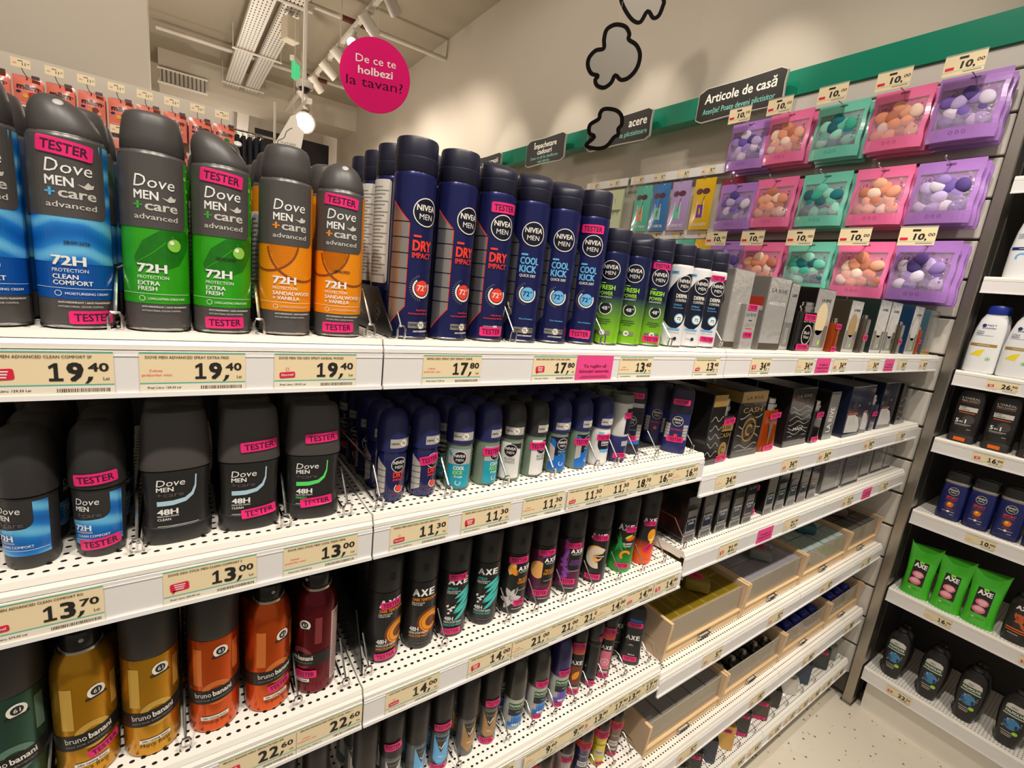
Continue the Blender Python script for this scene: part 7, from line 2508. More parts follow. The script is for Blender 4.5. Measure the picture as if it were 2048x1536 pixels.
@lru_cache(None)
def oval_gel(kind):
    kx, ky, p = 1.0, 0.55, 2.3
    if kind == 'palm':
        prof = [(0.022, 0.0), (0.0250, 0.004), (0.0305, 0.035), (0.0365, 0.080), (0.0385, 0.115), (0.0370, 0.150), (0.0310, 0.175), (0.0200, 0.190), (0.0100, 0.196)]
    else:
        prof = [(0.030, 0.0), (0.0330, 0.003), (0.0350, 0.040), (0.0345, 0.110), (0.0330, 0.140), (0.0250, 0.155), (0.0150, 0.160)]
    sur = Round(prof, kx, ky, p)
    b = MB().lathe(prof, pal_black, 40, kx, ky, p)
    c = MB().lathe([(prof[-1][0], prof[-1][1] + 0.0004), (prof[-1][0] + 0.006, prof[-1][1] + 0.002), (prof[-1][0] + 0.005, prof[-1][1] + 0.012), (0.001, prof[-1][1] + 0.0135)], expert, 30, kx, 0.8, 2.2)
    lab, t = MB(), MB()
    if kind == 'palm':
        lab.art(sur, [[(-0.0255, 0.138), (0.0255, 0.138), (0.0235, 0.152), (0.014, 0.158), (-0.014, 0.158), (-0.0235, 0.152)]], pale_ink, 1)
        lab.art(sur, rect(-0.0270, 0.1200, 0.0270, 0.1380), pal_green, 1)
        lab.art(sur, rect(-0.0270, 0.1165, 0.0270, 0.1202), pale_ink, 2)
        lab.art(sur, disc(0.0, 0.0880, 0.0190, 22, 1.1), mat('splash_blue', S(60, 128, 176), 0.35, 0, 0.4, 120), 1)
        for k in range(16):
            q = random.Random(k + 40)
            a = q.uniform(0, 6.28)
            r_ = q.uniform(0.012, 0.026)
            lab.art(sur, disc(r_ * math.cos(a), 0.088 + r_ * math.sin(a), q.uniform(0.0015, 0.005), 8), mat('splash_pale', S(140, 166, 182), 0.35, 0, 0.3, 120) if k % 2 else hs_navy, 2 + k % 2)
        lab.art(sur, disc(0.0140, 0.0590, 0.0070, 14), lime_ink, 4)
        t.write(sur, 'PALMOLIVE', 0.0, 0.1250, 0.0086, white_ink, 3, bold=0.02, width=0.046)
        t.write(sur, 'MEN', -0.004, 0.1430, 0.0050, hs_navy, 2)
        for z, w_ in ((0.054, 0.030), (0.046, 0.026), (0.040, 0.022)):
            t.art(sur, rect(-w_ / 2 - 0.004, z, w_ / 2 - 0.004, z + 0.0022), pale_ink, 2)
    else:
        t.write(sur, 'AXE', 0.0, 0.1180, 0.0130, white_ink, 2, bold=0.035, width=0.036)
        for k in range(9):
            q = random.Random(k + 9)
            lab.art(sur, leafpoly(q.uniform(-0.012, 0.012), 0.085 + q.uniform(-0.022, 0.02), 0.026, 0.012, q.uniform(0, 3)), mat('splash_copper', S(196, 92, 40), 0.35, 0, 0.4, 120), 1 + k % 3)
        lab.art(sur, rect(-0.027, 0.0470, 0.027, 0.0510), expert_orange, 1)
        lab.art(sur, rect(-0.027, 0.0400, 0.027, 0.0425), expert_orange, 1)
        t.art(sur, rect(-0.020, 0.030, 0.006, 0.032), pale_ink, 1)
    return [('bottle', b.mesh('bottle')), ('cap', c.mesh('cap')), ('label_panel', lab.mesh('label_panel')), ('lettering', t.mesh('lettering', False))]


side_put('shower_gel', 'shower gel', oval_gel('copper'), 0.115, SIDE[5], 0.040, 'black shower gel with copper picture at the right picture edge', GS, 2, 0.004)
for k, y in enumerate((0.378, 0.268, 0.163, 0.055)):
    side_put('shower_gel', 'shower gel', oval_gel('palm'), y, SIDE[6], 0.044, f'black oval shower gel with blue splash, {("left", "second", "third", "fourth")[k]} of the bottom row', GS, 2 if k < 3 else 1, 0.006)

# ------------------------------------------------------------------ sponge pouches on the slatted wall
BAGC = {'purple': (S(172, 122, 200), [S(112, 84, 168), S(186, 166, 212), S(216, 206, 226), S(82, 62, 134), S(150, 124, 190)]),
        'pink': (S(242, 116, 166), [S(240, 176, 146), S(234, 150, 118), S(196, 118, 92), S(250, 214, 194), S(244, 164, 134)]),
        'teal': (S(116, 204, 180), [S(24, 122, 132), S(108, 200, 176), S(150, 216, 194), S(28, 92, 104), S(60, 176, 150)])}
clear_film = film('pouch_window', S(246, 240, 244), 0.80, 0.08, S(238, 222, 234), 0.8, 45)
BW, BH = 0.172, 0.200


def bag_depth(u, v):                       # v: 0 top .. 1 bottom
    e = max(0.0, 1 - abs(u) ** 4)
    return 0.0015 + (0.030 * (min(1, v / 0.75) ** 1.5) * (1 - 0.35 * max(0, v - 0.8) / 0.2)) * (0.35 + 0.65 * e)


@lru_cache(None)
def bag_parts(kind):
    fm = mat('pouch_' + kind, BAGC[kind][0], 0.30, 0, 0.06, 30, 0.35, 0.25)
    dm = mat('pouch_print_' + kind, tuple(c * 0.35 for c in BAGC[kind][0]), 0.4)
    nx, nz = 14, 16
    fr_, wi = MB(), MB()
    P = lambda i, j: ((-1 + 2 * i / nx) * BW / 2 * (1 + 0.02 * math.sin(j)), -bag_depth(-1 + 2 * i / nx, j / nz), -BH * j / nz)
    for j in range(nz):
        for i in range(nx):
            cu, cv = -1 + 2 * (i + 0.5) / nx, (j + 0.5) / nz
            q = [P(i, j + 1), P(i + 1, j + 1), P(i + 1, j), P(i, j)]
            win = abs(cu) < 0.84 and 0.20 < cv < 0.80
            (wi if win else fr_).add(q, [(0, 1, 2, 3)], clear_film if win else fm)
    # back, bottom gusset and sides
    Bk = lambda i, j: ((-1 + 2 * i / nx) * BW / 2 * (1 + 0.02 * math.sin(j)), 0.0012, -BH * j / nz)
    for j in range(nz):
        for i in range(nx):
            fr_.add([Bk(i, j), Bk(i + 1, j), Bk(i + 1, j + 1), Bk(i, j + 1)], [(0, 1, 2, 3)], fm)
        for i in (0, nx):
            q = [P(i, j), P(i, j + 1), Bk(i, j + 1), Bk(i, j)]
            fr_.add(q, [(0, 1, 2, 3)] if i == nx else [(3, 2, 1, 0)], fm)
    for i in range(nx):
        fr_.add([P(i, nz), Bk(i, nz), Bk(i + 1, nz), P(i + 1, nz)], [(0, 1, 2, 3)], fm)

    class Front:
        curved = False

        def pt(self, u, v, off):
            return (u, -bag_depth(2 * u / BW, -v / BH) - 0.0008 - off, v)
    F = Front()
    t = MB()
    t.write(F, '14', -0.048, -0.066, 0.013, dm, 1, bold=0.01)
    t.art(F, ring(-0.048, -0.060, 0.0165, 0.0178, n=22), dm, 1)
    t.write(F, 'BLUSHY', -0.044, -0.086, 0.006, dm, 1, width=0.030, rot=0.1)
    for k in range(7):
        z = -0.060 - 0.0125 * k
        x = 0.060
        t.art(F, [[(x, z - 0.005), (x + 0.004, z + 0.001), (x + 0.002, z + 0.004), (x, z + 0.002), (x - 0.002, z + 0.004), (x - 0.004, z + 0.001)]], dm, 1)
    for k in range(3):
        t.art(F, ring(-0.020 + 0.016 * k, -0.178, 0.0042, 0.0050, n=12), dm, 1)
    t.art(F, rrect(0.0, -0.012, 0.026, 0.006, 0.0028), dm, 1)
    return [('pouch', fr_.mesh('pouch')), ('window', wi.mesh('window')), ('print', t.mesh('print', False))]


@lru_cache(None)
def sponge_mesh(kind, c, shape):
    m = mat(f'sponge_{kind}_{c}', BAGC[kind][1][c], 0.75, 0, 0.03, 60)
    return MB().sphere((0, 0, 0), 0.0215 if shape else 0.0260, 0.0115, 0.0275 if shape else 0.0215, m, 14, 8, egg=0.25 if shape else -0.05).mesh('sponge')


COLS = (0.585, 0.767, 0.955, 1.148, 1.318)
CKIND = ('purple', 'pink', 'teal', 'pink', 'purple')
RZS = (0.812, 0.558, 0.303)
RN_, CN_ = ('top row', 'middle row', 'bottom row'), ('nearest', 'second', 'third', 'fourth', 'farthest')
GBAG = 'sponge pouches on the slatted wall'
spots = [(-0.048, -0.144, 0), (-0.014, -0.148, 1), (0.020, -0.146, 0), (0.050, -0.142, 1), (-0.034, -0.116, 1), (0.000, -0.118, 2), (0.036, -0.114, 0), (-0.016, -0.086, 2), (0.018, -0.080, 1), (0.048, -0.088, 2), (-0.046, -0.086, 0), (-0.002, -0.060, 0)]
hook_m = MB().tube([(0, 0.105, 0.0), (0, -0.068, 0.002), (0, -0.074, 0.006)], 0.0022, chrome).sphere((0, -0.075, 0.008), 0.004, 0.004, 0.004, chrome, 10, 6)
hook_me = hook_m.mesh('rod')
plate_me = MB().box(-0.012, 0.100, -0.020, 0.012, 0.106, 0.012, chrome).mesh('back_plate', False)
hold_card = MB().box(-0.050, 0, -0.029, 0.050, 0.0006, 0.029, cream).mesh('card', False)
hold_clip = MB().box(-0.050, -0.0005, 0.029, 0.050, 0.004, 0.033, film('clear_holder', S(236, 236, 232), 0.6, 0.06, S(220, 216, 206))).mesh('clip', False)
hp = MB()
hf = Flat(0)
hp.art(hf, rect(-0.050, 0.0285, 0.050, 0.0290), teal_line)
hp.art(hf, rrect(-0.004, 0.0190, 0.022, 0.0070, 0.001), ink, 1)
hp.art(hf, rrect(-0.034, -0.008, 0.022, 0.009, 0.002), bubble_red, 1)
hp.art(hf, rect(-0.050, -0.0170, 0.050, -0.0160), teal_line)
hp.write(hf, '10', 0.020, -0.0110, 0.0190, ink, 1, align='R', bold=0.03, width=0.0290, shear=0.1)
hp.write(hf, ',', 0.024, -0.0110, 0.0190, ink, 1, bold=0.03)
hp.write(hf, '00', 0.046, 0.0000, 0.0095, ink, 1, align='R', bold=0.012, width=0.0180, shear=0.1)
hp.art(hf, rect(0.000, -0.0235, 0.044, -0.0205), grey_ink, 1)
hold_print = hp.mesh('print', False)
rnd = random.Random(5)
for r_, zt in enumerate(RZS):
    for c_, yc in enumerate(COLS):
        kind = CKIND[c_]
        zt2 = CH + zt + rnd.uniform(-0.004, 0.004)
        hk = thing('peg_hook', f'chrome peg hook holding the {RN_[r_]} {CN_[c_]} {kind} pouches', 'hook', (2.091, yc, zt2 - 0.012), RZ, 'peg hooks in the slatted wall')
        grow(hk, [('rod', hook_me), ('back_plate', plate_me)])
        for k in range(3):
            lb = f'{kind} sponge pouch, {RN_[r_]}, {CN_[c_]} to the post' if k == 0 else f'{kind} sponge pouch, {RN_[r_]}, {CN_[c_]} column, {("second", "third")[k - 1]} on its hook'
            t = thing('sponge_pouch', lb, 'pouch', (2.088 + 0.0345 * k, yc + (rnd.uniform(-0.012, 0.0) if k else 0), zt2 - (0.004 * k)), RZ + rnd.uniform(-0.03, 0.03), GBAG)
            t.rotation_euler[0] = 0.0
            grow(t, bag_parts(kind))
            if k == 0:
                for n_, (sx, sz, sh_) in enumerate(spots):
                    o = obj('sponge', sponge_mesh(kind, (n_ * 3 + r_ + c_) % 5, sh_ % 2), t, (sx + rnd.uniform(-0.006, 0.006), -0.0125 - 0.004 * (n_ % 2), sz + rnd.uniform(-0.005, 0.005)))
                    o.rotation_euler = (0, rnd.uniform(-1.2, 1.2), 0)
                    o.scale = (0.92, 0.82, 0.92)
        if r_ != 1:
            t = thing('price_holder', f'hanging price tag 10,00 on the {RN_[r_]}, {CN_[c_]} {kind} hook', 'price tag', (2.008, yc + 0.016, CH + zt + (0.006 if r_ == 0 else 0.002)), RZ, 'hanging price tags on the peg hooks')
            grow(t, [('card', hold_card, [('print', hold_print)]), ('clip', hold_clip)])

# ------------------------------------------------------------------ ice bags and note pads farther along the wall
for (y0, y1, zt, lb) in ((1.452, 2.036, 2.172, 'white label rail above the bright ice packs'), (1.405, 2.02, 1.872, 'white label rail below the bright ice packs'), (2.058, 2.40, 2.172, 'white label rail above the pale green note pads')):
    t = thing('label_rail', lb, 'rail', (2.150, 0, 0), 0, 'white label rails on the wall')
    obj('rail_body', MB().box(0, y0, zt - 0.043, 0.006, y1, zt, rail_white).box(0.006, y0, zt - 0.004, 0.048, y1, zt, rail_white).mesh('rail_body', False), t)
    n = 4 if y1 - y0 > 0.4 else 2
    for k in range(n):
        yk = y0 + (y1 - y0) * (k + 0.6) / n
        a, b = tag_meshes('5', '00', '', ('normal', 'mici', 'bubble', 'mici')[k], 'Pret', TW)
        tg = thing('price_tag', f'small price tag {("one", "two", "three", "four")[k]} on the {lb}', 'price tag', (2.1485, yk, zt - 0.022), RZ, 'small price tags on the wall rails')
        grow(tg, [('card', a, [('print', b)])])
ICE = (('teal', S(96, 186, 160), S(232, 130, 70), 1.905, 'ICE TEA'), ('blue', S(62, 118, 178), S(120, 200, 160), 1.785, 'ICE CUBES XL'), ('lavender', S(176, 150, 196), S(90, 206, 170), 1.660, 'CRUSHED ICE'), ('yellow', S(224, 178, 30), S(120, 60, 150), 1.525, 'ICE NUGGETS'), ('rose', S(226, 84, 110), S(232, 180, 60), 1.412, 'ICE BALLS'))
lens_c = mat('ice_print_dark', S(92, 52, 66), 0.4)
for k, (nm, c, liq, y, word) in enumerate(ICE):
    m = mat('icepack_' + nm, c, 0.25, 0, 0.05, 30, 0.4)
    b = MB()
    nx, nz, W, H = 8, 10, 0.112, 0.240
    for side in (0, 1):
        vs = []
        for j in range(nz + 1):
            for i in range(nx + 1):
                u, v = -1 + 2 * i / nx, j / nz
                d = 0.0012 + 0.013 * (1 - u * u) * math.sin(PI * min(1, v * 1.02)) ** 0.8
                vs.append((u * W / 2, -d if side == 0 else 0.0014, -H * v))
        fs = []
        for j in range(nz):
            for i in range(nx):
                a = j * (nx + 1) + i
                q = (a + nx + 1, a + nx + 2, a + 1, a)
                fs.append(q if side == 0 else q[::-1])
        b.add(vs, fs, m)
    p = MB()

    class IceF:
        curved = False

        def pt(self, u, v, off):
            q, vv = 2 * u / 0.112, -v / 0.240
            return (u, -(0.0012 + 0.013 * max(0, 1 - q * q) * math.sin(PI * min(1, vv * 1.02)) ** 0.8) - 0.0012 - off, v)
    F = IceF()
    p.art(F, disc(-0.018, -0.062, 0.019, 14, 0.75), lens_c, 0)
    p.art(F, disc(0.018, -0.062, 0.019, 14, 0.75), lens_c, 0)
    p.art(F, [[(-0.018, -0.185), (0.018, -0.185), (0.016, -0.125), (-0.016, -0.125)]], mat('ice_liquid_' + nm, liq, 0.35), 0)
    p.art(F, stroke([(-0.019, -0.188), (-0.017, -0.105)], 0.003), white_ink, 1)
    p.art(F, stroke([(0.019, -0.188), (0.017, -0.105)], 0.003), white_ink, 1)
    p.art(F, stroke([(0.004, -0.150), (0.016, -0.085)], 0.003), lens_c, 1)
    p.write(F, word, 0.0, -0.222, 0.012, white_ink, 1, bold=0.02, width=0.085)
    t = thing('ice_pack', f'{nm} ice pack with drink picture hanging under the white rail', 'pack', (2.128 if nm != 'rose' else 2.178, y, 2.108), RZ, 'ice packs under the white rail')
    grow(t, [('pouch', b.mesh('pouch')), ('picture', p.mesh('picture', False)), ('hook', MB().tube([(0, -0.02, 0.004), (0, 0.065 if nm != 'rose' else 0.018, 0.004)], 0.002, chrome).mesh('hook'))])
for k, (nm, y) in enumerate((('teal', 1.585), ('yellow', 1.468))):
    t = thing('ice_pack', f'{nm} pack on the lower row beside the purple pouches', 'pack', (2.128, y, 1.822), RZ, 'ice packs on the lower row')
    src = [o for o in bpy.data.objects if o.name.startswith('ice_pack') and o.get('label', '').startswith(nm + ' ice')][0]
    for ch in list(src.children):
        obj(ch.name.split('.')[0], ch.data, t)
pad_m = mat('notepad_green', S(206, 216, 172), 0.5, 0, 0.03, 20)
for k, (y, dz) in enumerate(((2.125, 0.0), (2.26, -0.006))):
    t = thing('note_pad', f'pale green note pad hanging on the wall, {("nearer", "farther")[k]} one', 'note pad', (2.135, y, 2.108 + dz), RZ, 'pale green note pads')
    q = MB().bbox(-0.062, 0, -0.235, 0.062, 0.012, 0, pad_m, 0.001)
    p = MB()
    for i in range(10):
        p.art(Flat(0), [[(-0.05 + i * 0.01, -0.12), (-0.045 + i * 0.01, -0.12 - 0.012 - 0.008 * (i % 3)), (-0.04 + i * 0.01, -0.12)]], mat('notepad_dark', S(112, 124, 88), 0.5), 1)
    p.art(Flat(0), rect(-0.055, -0.120, 0.055, -0.112), mat('notepad_dark', S(112, 124, 88), 0.5), 1)
    p.art(Flat(0), stroke([(-0.004, -0.05), (0.004, -0.052), (0.006, -0.075)], 0.002), ink, 1)
    grow(t, [('pad', q.mesh('pad', False)), ('print', p.mesh('print', False))])

# ------------------------------------------------------------------ candy bags on the board behind
t = thing('display_board', 'white display board behind the spray cans with candy bags', 'board', (0, 3.80, 0))
board_m = mat('board_white', S(206, 196, 180), 0.6, 0, 0.02, 10)
grow(t, [('panel', MB().box(-1.6, 0, 0.0, 0.335, 0.045, 2.372, board_m).mesh('panel', False)), ('edge_strip', MB().box(0.3355, -0.004, 0.0, 0.343, 0.047, 2.374, mat('board_edge', S(190, 182, 170), 0.5)).mesh('edge_strip', False))])
salmon = mat('candy_salmon', S(236, 124, 104), 0.28, 0, 0.06, 30, 0.3, 0.2)
salmon_l = mat('candy_light', S(244, 164, 142), 0.35)
choc = mat('candy_brown', S(58, 30, 24), 0.4)
nxb, nzb, W, H = 8, 10, 0.112, 0.152
bb = MB()
for side in (0, 1):
    vs, fs = [], []
    for j in range(nzb + 1):
        for i in range(nxb + 1):
            u, v = -1 + 2 * i / nxb, j / nzb
            d = 0.0015 + 0.024 * (1 - abs(u) ** 3) * max(0, math.sin(PI * (0.08 + 0.84 * v)) - 0.25)
            vs.append((u * W / 2, -d if side == 0 else 0.0015, -H * v))
    for j in range(nzb):
        for i in range(nxb):
            a = j * (nxb + 1) + i
            q = (a + nxb + 1, a + nxb + 2, a + 1, a)
            fs.append(q if side == 0 else q[::-1])
    bb.add(vs, fs, salmon)
candy_me = bb.mesh('pouch')


class CandyF:
    curved = False

    def pt(self, u, v, off):
        q, vv = 2 * u / W, -v / H
        d = 0.0015 + 0.024 * max(0, 1 - abs(q) ** 3) * max(0, math.sin(PI * (0.08 + 0.84 * vv)) - 0.25)
        return (u, -d - 0.0022 - off, v)


CF = CandyF()
prints = []
for k, (ca, cb) in enumerate(((S(196, 40, 30), S(240, 180, 60)), (S(40, 130, 50), S(230, 220, 210)), (S(120, 60, 40), S(236, 150, 60)))):
    p = MB()
    p.write(CF, 'm&m', 0.0, -0.062, 0.024, choc, 2, bold=0.04, width=0.084)
    p.write(CF, "'s", 0.046, -0.056, 0.010, choc, 2, width=0.008)
    p.art(CF, disc(0.014, -0.088, 0.015, 14), mat(f'candy_spot_{k}', ca, 0.3), 1)
    p.art(CF, disc(-0.010, -0.094, 0.011, 12), mat(f'candy_spot_pale_{k}', cb, 0.3), 1)
    p.art(CF, disc(-0.036, -0.078, 0.010, 12, 0.6), hs_navy, 1)
    p.art(CF, disc(0.030, -0.100, 0.009, 12), salmon_l, 1)
    p.art(CF, rect(-0.045, -0.132, 0.020, -0.126), salmon_l, 1)
    prints.append(p.mesh('print', False))
tag_card = MB().box(-0.036, 0, -0.021, 0.036, 0.001, 0.021, cream).mesh('card', False)
tp = MB()
tf_ = Flat(0)
tp.art(tf_, rect(-0.010, 0.008, 0.008, 0.012), ink, 1)
tp.art(tf_, rrect(-0.022, -0.004, 0.014, 0.007, 0.002), mat('tag_pale_red', S(226, 150, 140), 0.5), 1)
tp.write(tf_, '11', 0.018, -0.010, 0.014, ink, 1, align='R', bold=0.02)
tp.write(tf_, '00', 0.032, -0.002, 0.006, ink, 1, align='R')
tag_print = tp.mesh('print', False)
peg_me = MB().tube([(0, 0.045, 0.0), (0, -0.045, 0.002)], 0.003, black_plastic).mesh('rod')
cnt = ('leftmost', 'second', 'third', 'fourth', 'fifth', 'sixth', 'seventh', 'eighth', 'ninth')
for row, (zt, ks) in enumerate(((CH + 0.762, range(-1, 8)), (CH + 0.548, range(-1, 8)))):
    for k in ks:
        x = -0.588 + 0.1247 * k
        nm = f'{cnt[k + 1]} from left, {("upper", "lower")[row]} row'
        h = thing('peg_hook', f'black peg hook of the candy bag {nm}', 'hook', (x, 3.752, zt - 0.006), 0, 'peg hooks of the candy board')
        grow(h, [('rod', peg_me), ('end_stop', MB().box(0.020, -0.050, -0.004, 0.050, -0.044, 0.012, choc).mesh('end_stop', False))])
        for d in range(2):
            t = thing('candy_bag', f'salmon candy bag {nm}' if d == 0 else f'salmon candy bag behind the {nm}', 'candy bag', (x, 3.735 + 0.032 * d, zt), 0.05 * (-1) ** k, 'salmon candy bags on the board')
            grow(t, [('pouch', candy_me), ('print', prints[(k + row) % 3])])
        t = thing('price_holder', f'small price tag 11,00 above the candy bag {nm}', 'price tag', (x - 0.014, 3.690, zt + 0.050), 0, 'price tags of the candy board')
        grow(t, [('card', tag_card, [('print', tag_print)]), ('arm', MB().tube([(0, 0.001, -0.018), (0, 0.06, -0.030), (0.012, 0.108, -0.052)], 0.0016, black_plastic).mesh('arm'))])

# ------------------------------------------------------------------ signs on the green band
sign_black = mat('sign_black', S(40, 36, 33), 0.5, 0, 0.05, 30)
sign_edge = mat('sign_edge', S(206, 200, 190), 0.5)
sign_teal = mat('sign_teal', S(130, 214, 196), 0.5)


def wall_sign(label, y0, y1, z0, z1, lines):
    w, h = abs(y0 - y1), z1 - z0
    t = thing('category_sign', label, 'sign', (2.12, (y0 + y1) / 2, CH + (z0 + z1) / 2), RZ, 'black category signs on the green band')
    hw, hh = w / 2, h / 2
    out = [(-hw, -hh * 0.80)] + [(-hw + 0.03, -hh), (0, -hh * 0.93), (hw - 0.03, -hh * 0.98), (hw, -hh * 0.78), (hw * 0.98, hh * 0.2), (hw, hh * 0.80), (hw - 0.03, hh), (0, hh * 0.94), (-hw + 0.04, hh * 0.97), (-hw, hh * 0.72)]
    inn = [(x * 0.985, z * 0.955) for x, z in out]
    b = MB().slab([out], sign_edge, 0.0, 0.012)
    f = MB().slab([inn], sign_black, -0.0012, -0.0002)
    p = MB()
    for s, x, z, hh_, wd, m_ in lines:
        p.write(Flat(-0.0012), s, x, z, hh_, m_, 1, width=wd, bold=0.016 if m_ is cream_ink else 0.006, align='R' if x > 0.08 else 'C', rot=0.0)
    grow(t, [('board', b.mesh('board', False)), ('face', f.mesh('face', False), [('lettering', p.mesh('lettering', False))]), ('bracket', MB().box(-0.02, 0.012, -0.02, 0.02, 0.064, 0.02, steel).mesh('bracket', False))])


wall_sign('black sign reading Articole de casă', 1.645, 1.222, 0.868, 1.022, [('Articole de casă', 0.0, 0.004, 0.040, 0.345, cream_ink), ('Atenție! Poate deveni plictisitor', 0.0, -0.044, 0.024, 0.350, sign_teal)])
wall_sign('black sign partly hidden by the small cloud', 2.42, 1.925, 0.850, 1.012, [('acere', 0.215, 0.004, 0.044, 0.130, cream_ink), ('ta plictisitoare', 0.225, -0.044, 0.026, 0.200, sign_teal)])
wall_sign('black sign reading Împachetare cadouri', 3.065, 2.635, 0.838, 1.016, [('Împachetare', 0.0, 0.022, 0.034, 0.250, cream_ink), ('cadouri', 0.0, -0.018, 0.032, 0.160, cream_ink), ('Doar ca să fie desfăcute', 0.0, -0.048, 0.018, 0.300, sign_teal), ('mai târziu', 0.0, -0.074, 0.018, 0.130, sign_teal)])
wall_sign('farthest black sign, its lower half behind a navy can', 3.83, 3.40, 0.838, 1.000, [('ocazii', 0.17, 0.012, 0.034, 0.140, cream_ink)])

# ------------------------------------------------------------------ hanging clouds, disc and cards
cloud_white = mat('cloud_grey_white', S(182, 174, 163), 0.8, 0, 0.02, 20, spec=0.2)
cloud_rim = mat('cloud_rim', S(214, 206, 194), 0.6)
cord_m = mat('thin_cord', S(200, 194, 184), 0.6)


def smooth_loop(pts, n=4):
    out = []
    N = len(pts)
    for i in range(N):
        p0, p1, p2, p3 = pts[i - 1], pts[i], pts[(i + 1) % N], pts[(i + 2) % N]
        for k in range(n):
            t = k / n
            f = lambda a, b, c, d: 0.5 * (2 * b + (c - a) * t + (2 * a - 5 * b + 4 * c - d) * t * t + (3 * b - a - 3 * c + d) * t ** 3)
            out.append((f(p0[0], p1[0], p2[0], p3[0]), f(p0[1], p1[1], p2[1], p3[1])))
    return out


def cloud(label, pos, pts, top):
    pts = pts[::-1]
    L = smooth_loop(pts)
    big = [(x * 1.09, z * 1.09) for x, z in L]
    t = thing('paper_cloud', label, 'mobile', pos, face_cam(pos[0], pos[1], 0), 'paper clouds hanging on cords')
    b = MB()
    n = len(big)
    tri = tessellate_polygon([[Vector((x, z, 0)) for x, z in big]])
    for y, flip in ((0.0, False), (0.004, True)):
        b.add([(x, y, z) for x, z in big], [tuple(f) for f in tri], cloud_white)
    b.add([(x, 0.0, z) for x, z in big] + [(x, 0.004, z) for x, z in big], [(i, (i + 1) % n, n + (i + 1) % n, n + i) for i in range(n)], cloud_rim)
    o = MB().art(Flat(0.0), stroke(L, 0.019, True), mat('cloud_ink', S(26, 22, 20), 0.9, spec=0.1), 2)
    c = MB().tube([(0.0, 0.002, max(z for x, z in L)), (0.004, 0.002, top)], 0.0008, cord_m)
    grow(t, [('card', b.mesh('card', False)), ('outline', o.mesh('outline', False)), ('cord', c.mesh('cord'))])


cloud('middle paper cloud with three lobes', (1.762, 1.9, CH + 1.118), [(-0.015, 0.14), (0.032, 0.134), (0.056, 0.105), (0.057, 0.081), (0.096, 0.059), (0.12, 0.019), (0.116, -0.036), (0.086, -0.08), (0.048, -0.095), (0.018, -0.076), (0.003, -0.11), (-0.027, -0.133), (-0.062, -0.126), (-0.075, -0.102), (-0.065, -0.083), (-0.097, -0.075), (-0.119, -0.043), (-0.118, -0.006), (-0.091, 0.026), (-0.055, 0.037), (-0.059, 0.076), (-0.052, 0.118)], 0.24)
cloud('small low paper cloud in front of a black sign', (1.769, 1.9, CH + 0.802), [(0.002, 0.092), (0.044, 0.086), (0.071, 0.063), (0.077, 0.025), (0.064, 0.005), (0.068, -0.021), (0.049, -0.035), (0.021, -0.076), (-0.018, -0.092), (-0.068, -0.089), (-0.081, -0.077), (-0.047, -0.039), (-0.074, -0.024), (-0.076, 0.014), (-0.038, 0.043), (-0.035, 0.068), (-0.024, 0.086)], 0.17)
cloud('paper cloud cut by the top picture edge', (1.900, 1.9, CH + 1.394), [(-0.106, 0.019), (-0.071, -0.034), (-0.031, -0.07), (0.003, -0.073), (0.029, -0.026), (0.06, -0.055), (0.085, -0.043), (0.097, -0.001), (0.096, 0.023), (0.055, 0.094), (-0.053, 0.104), (-0.107, 0.067)][::-1], 0.93)

disc_pink = mat('disc_pink', S(240, 24, 116), 0.75, 0, 0.02, 10, spec=0.15)
t = thing('hanging_disc', 'round pink disc with white and dark lettering hanging from the track', 'sign', (0.845, 2.6, CH + 0.930), face_cam(0.845, 2.6, 0))
d = MB()
n = 56
R_ = 0.168
ci = [(R_ * math.cos(2 * PI * i / n), R_ * math.sin(2 * PI * i / n)) for i in range(n)]
d.slab([ci], disc_pink, 0.0, 0.006)
p = MB()
DF = Flat(0.0)
p.write(DF, 'De ce te', 0.0, 0.048, 0.034, cream_ink, 1, width=0.190, bold=0.006, rot=0.03)
p.write(DF, 'holbezi', 0.0, -0.002, 0.034, cream_ink, 1, width=0.165, bold=0.012, rot=0.03)
p.write(DF, 'la tavan?', 0.0, -0.058, 0.042, mat('disc_ink', S(58, 4, 28), 0.6, spec=0.1), 1, width=0.270, bold=0.006, rot=0.03)
grow(t, [('disc', d.mesh('disc', False)), ('lettering', p.mesh('lettering', False)), ('cord', MB().tube([(0, 0.003, R_ - 0.006), (0, 0.003, 1.40)], 0.0008, cord_m).mesh('cord'))])

t = thing('hanging_card', 'white hanging card with a cloud outline and small grey text', 'sign', (0.548, 3.3, CH + 0.666), face_cam(0.548, 3.3, 0))
cp = [(-0.113, -0.160), (0.076, -0.160), (0.113, 0.077), (0.080, 0.102), (0.067, 0.162), (0.040, 0.148)]
card_w = mat('card_white', S(214, 204, 188), 0.6)
p = MB()
p.art(DF, stroke(smooth_loop([(-0.06, -0.10), (-0.055, -0.06), (-0.03, -0.04), (-0.025, 0.0), (0.005, 0.02), (0.02, 0.06), (0.05, 0.075)], 3)[:18], 0.004), ink, 1)
p.write(DF, 'Te ce îl iubești', 0.028, -0.010, 0.012, dim_ink, 1, width=0.085)
p.write(DF, 'vreau să fii', 0.020, -0.045, 0.012, dim_ink, 1, width=0.085)
grow(t, [('card', MB().slab([cp], card_w, 0.0, 0.004).mesh('card', False)), ('lettering', p.mesh('lettering', False)), ('cord', MB().tube([(0.055, 0.002, 0.155), (0.055, 0.002, 1.66)], 0.0008, cord_m).mesh('cord'))])

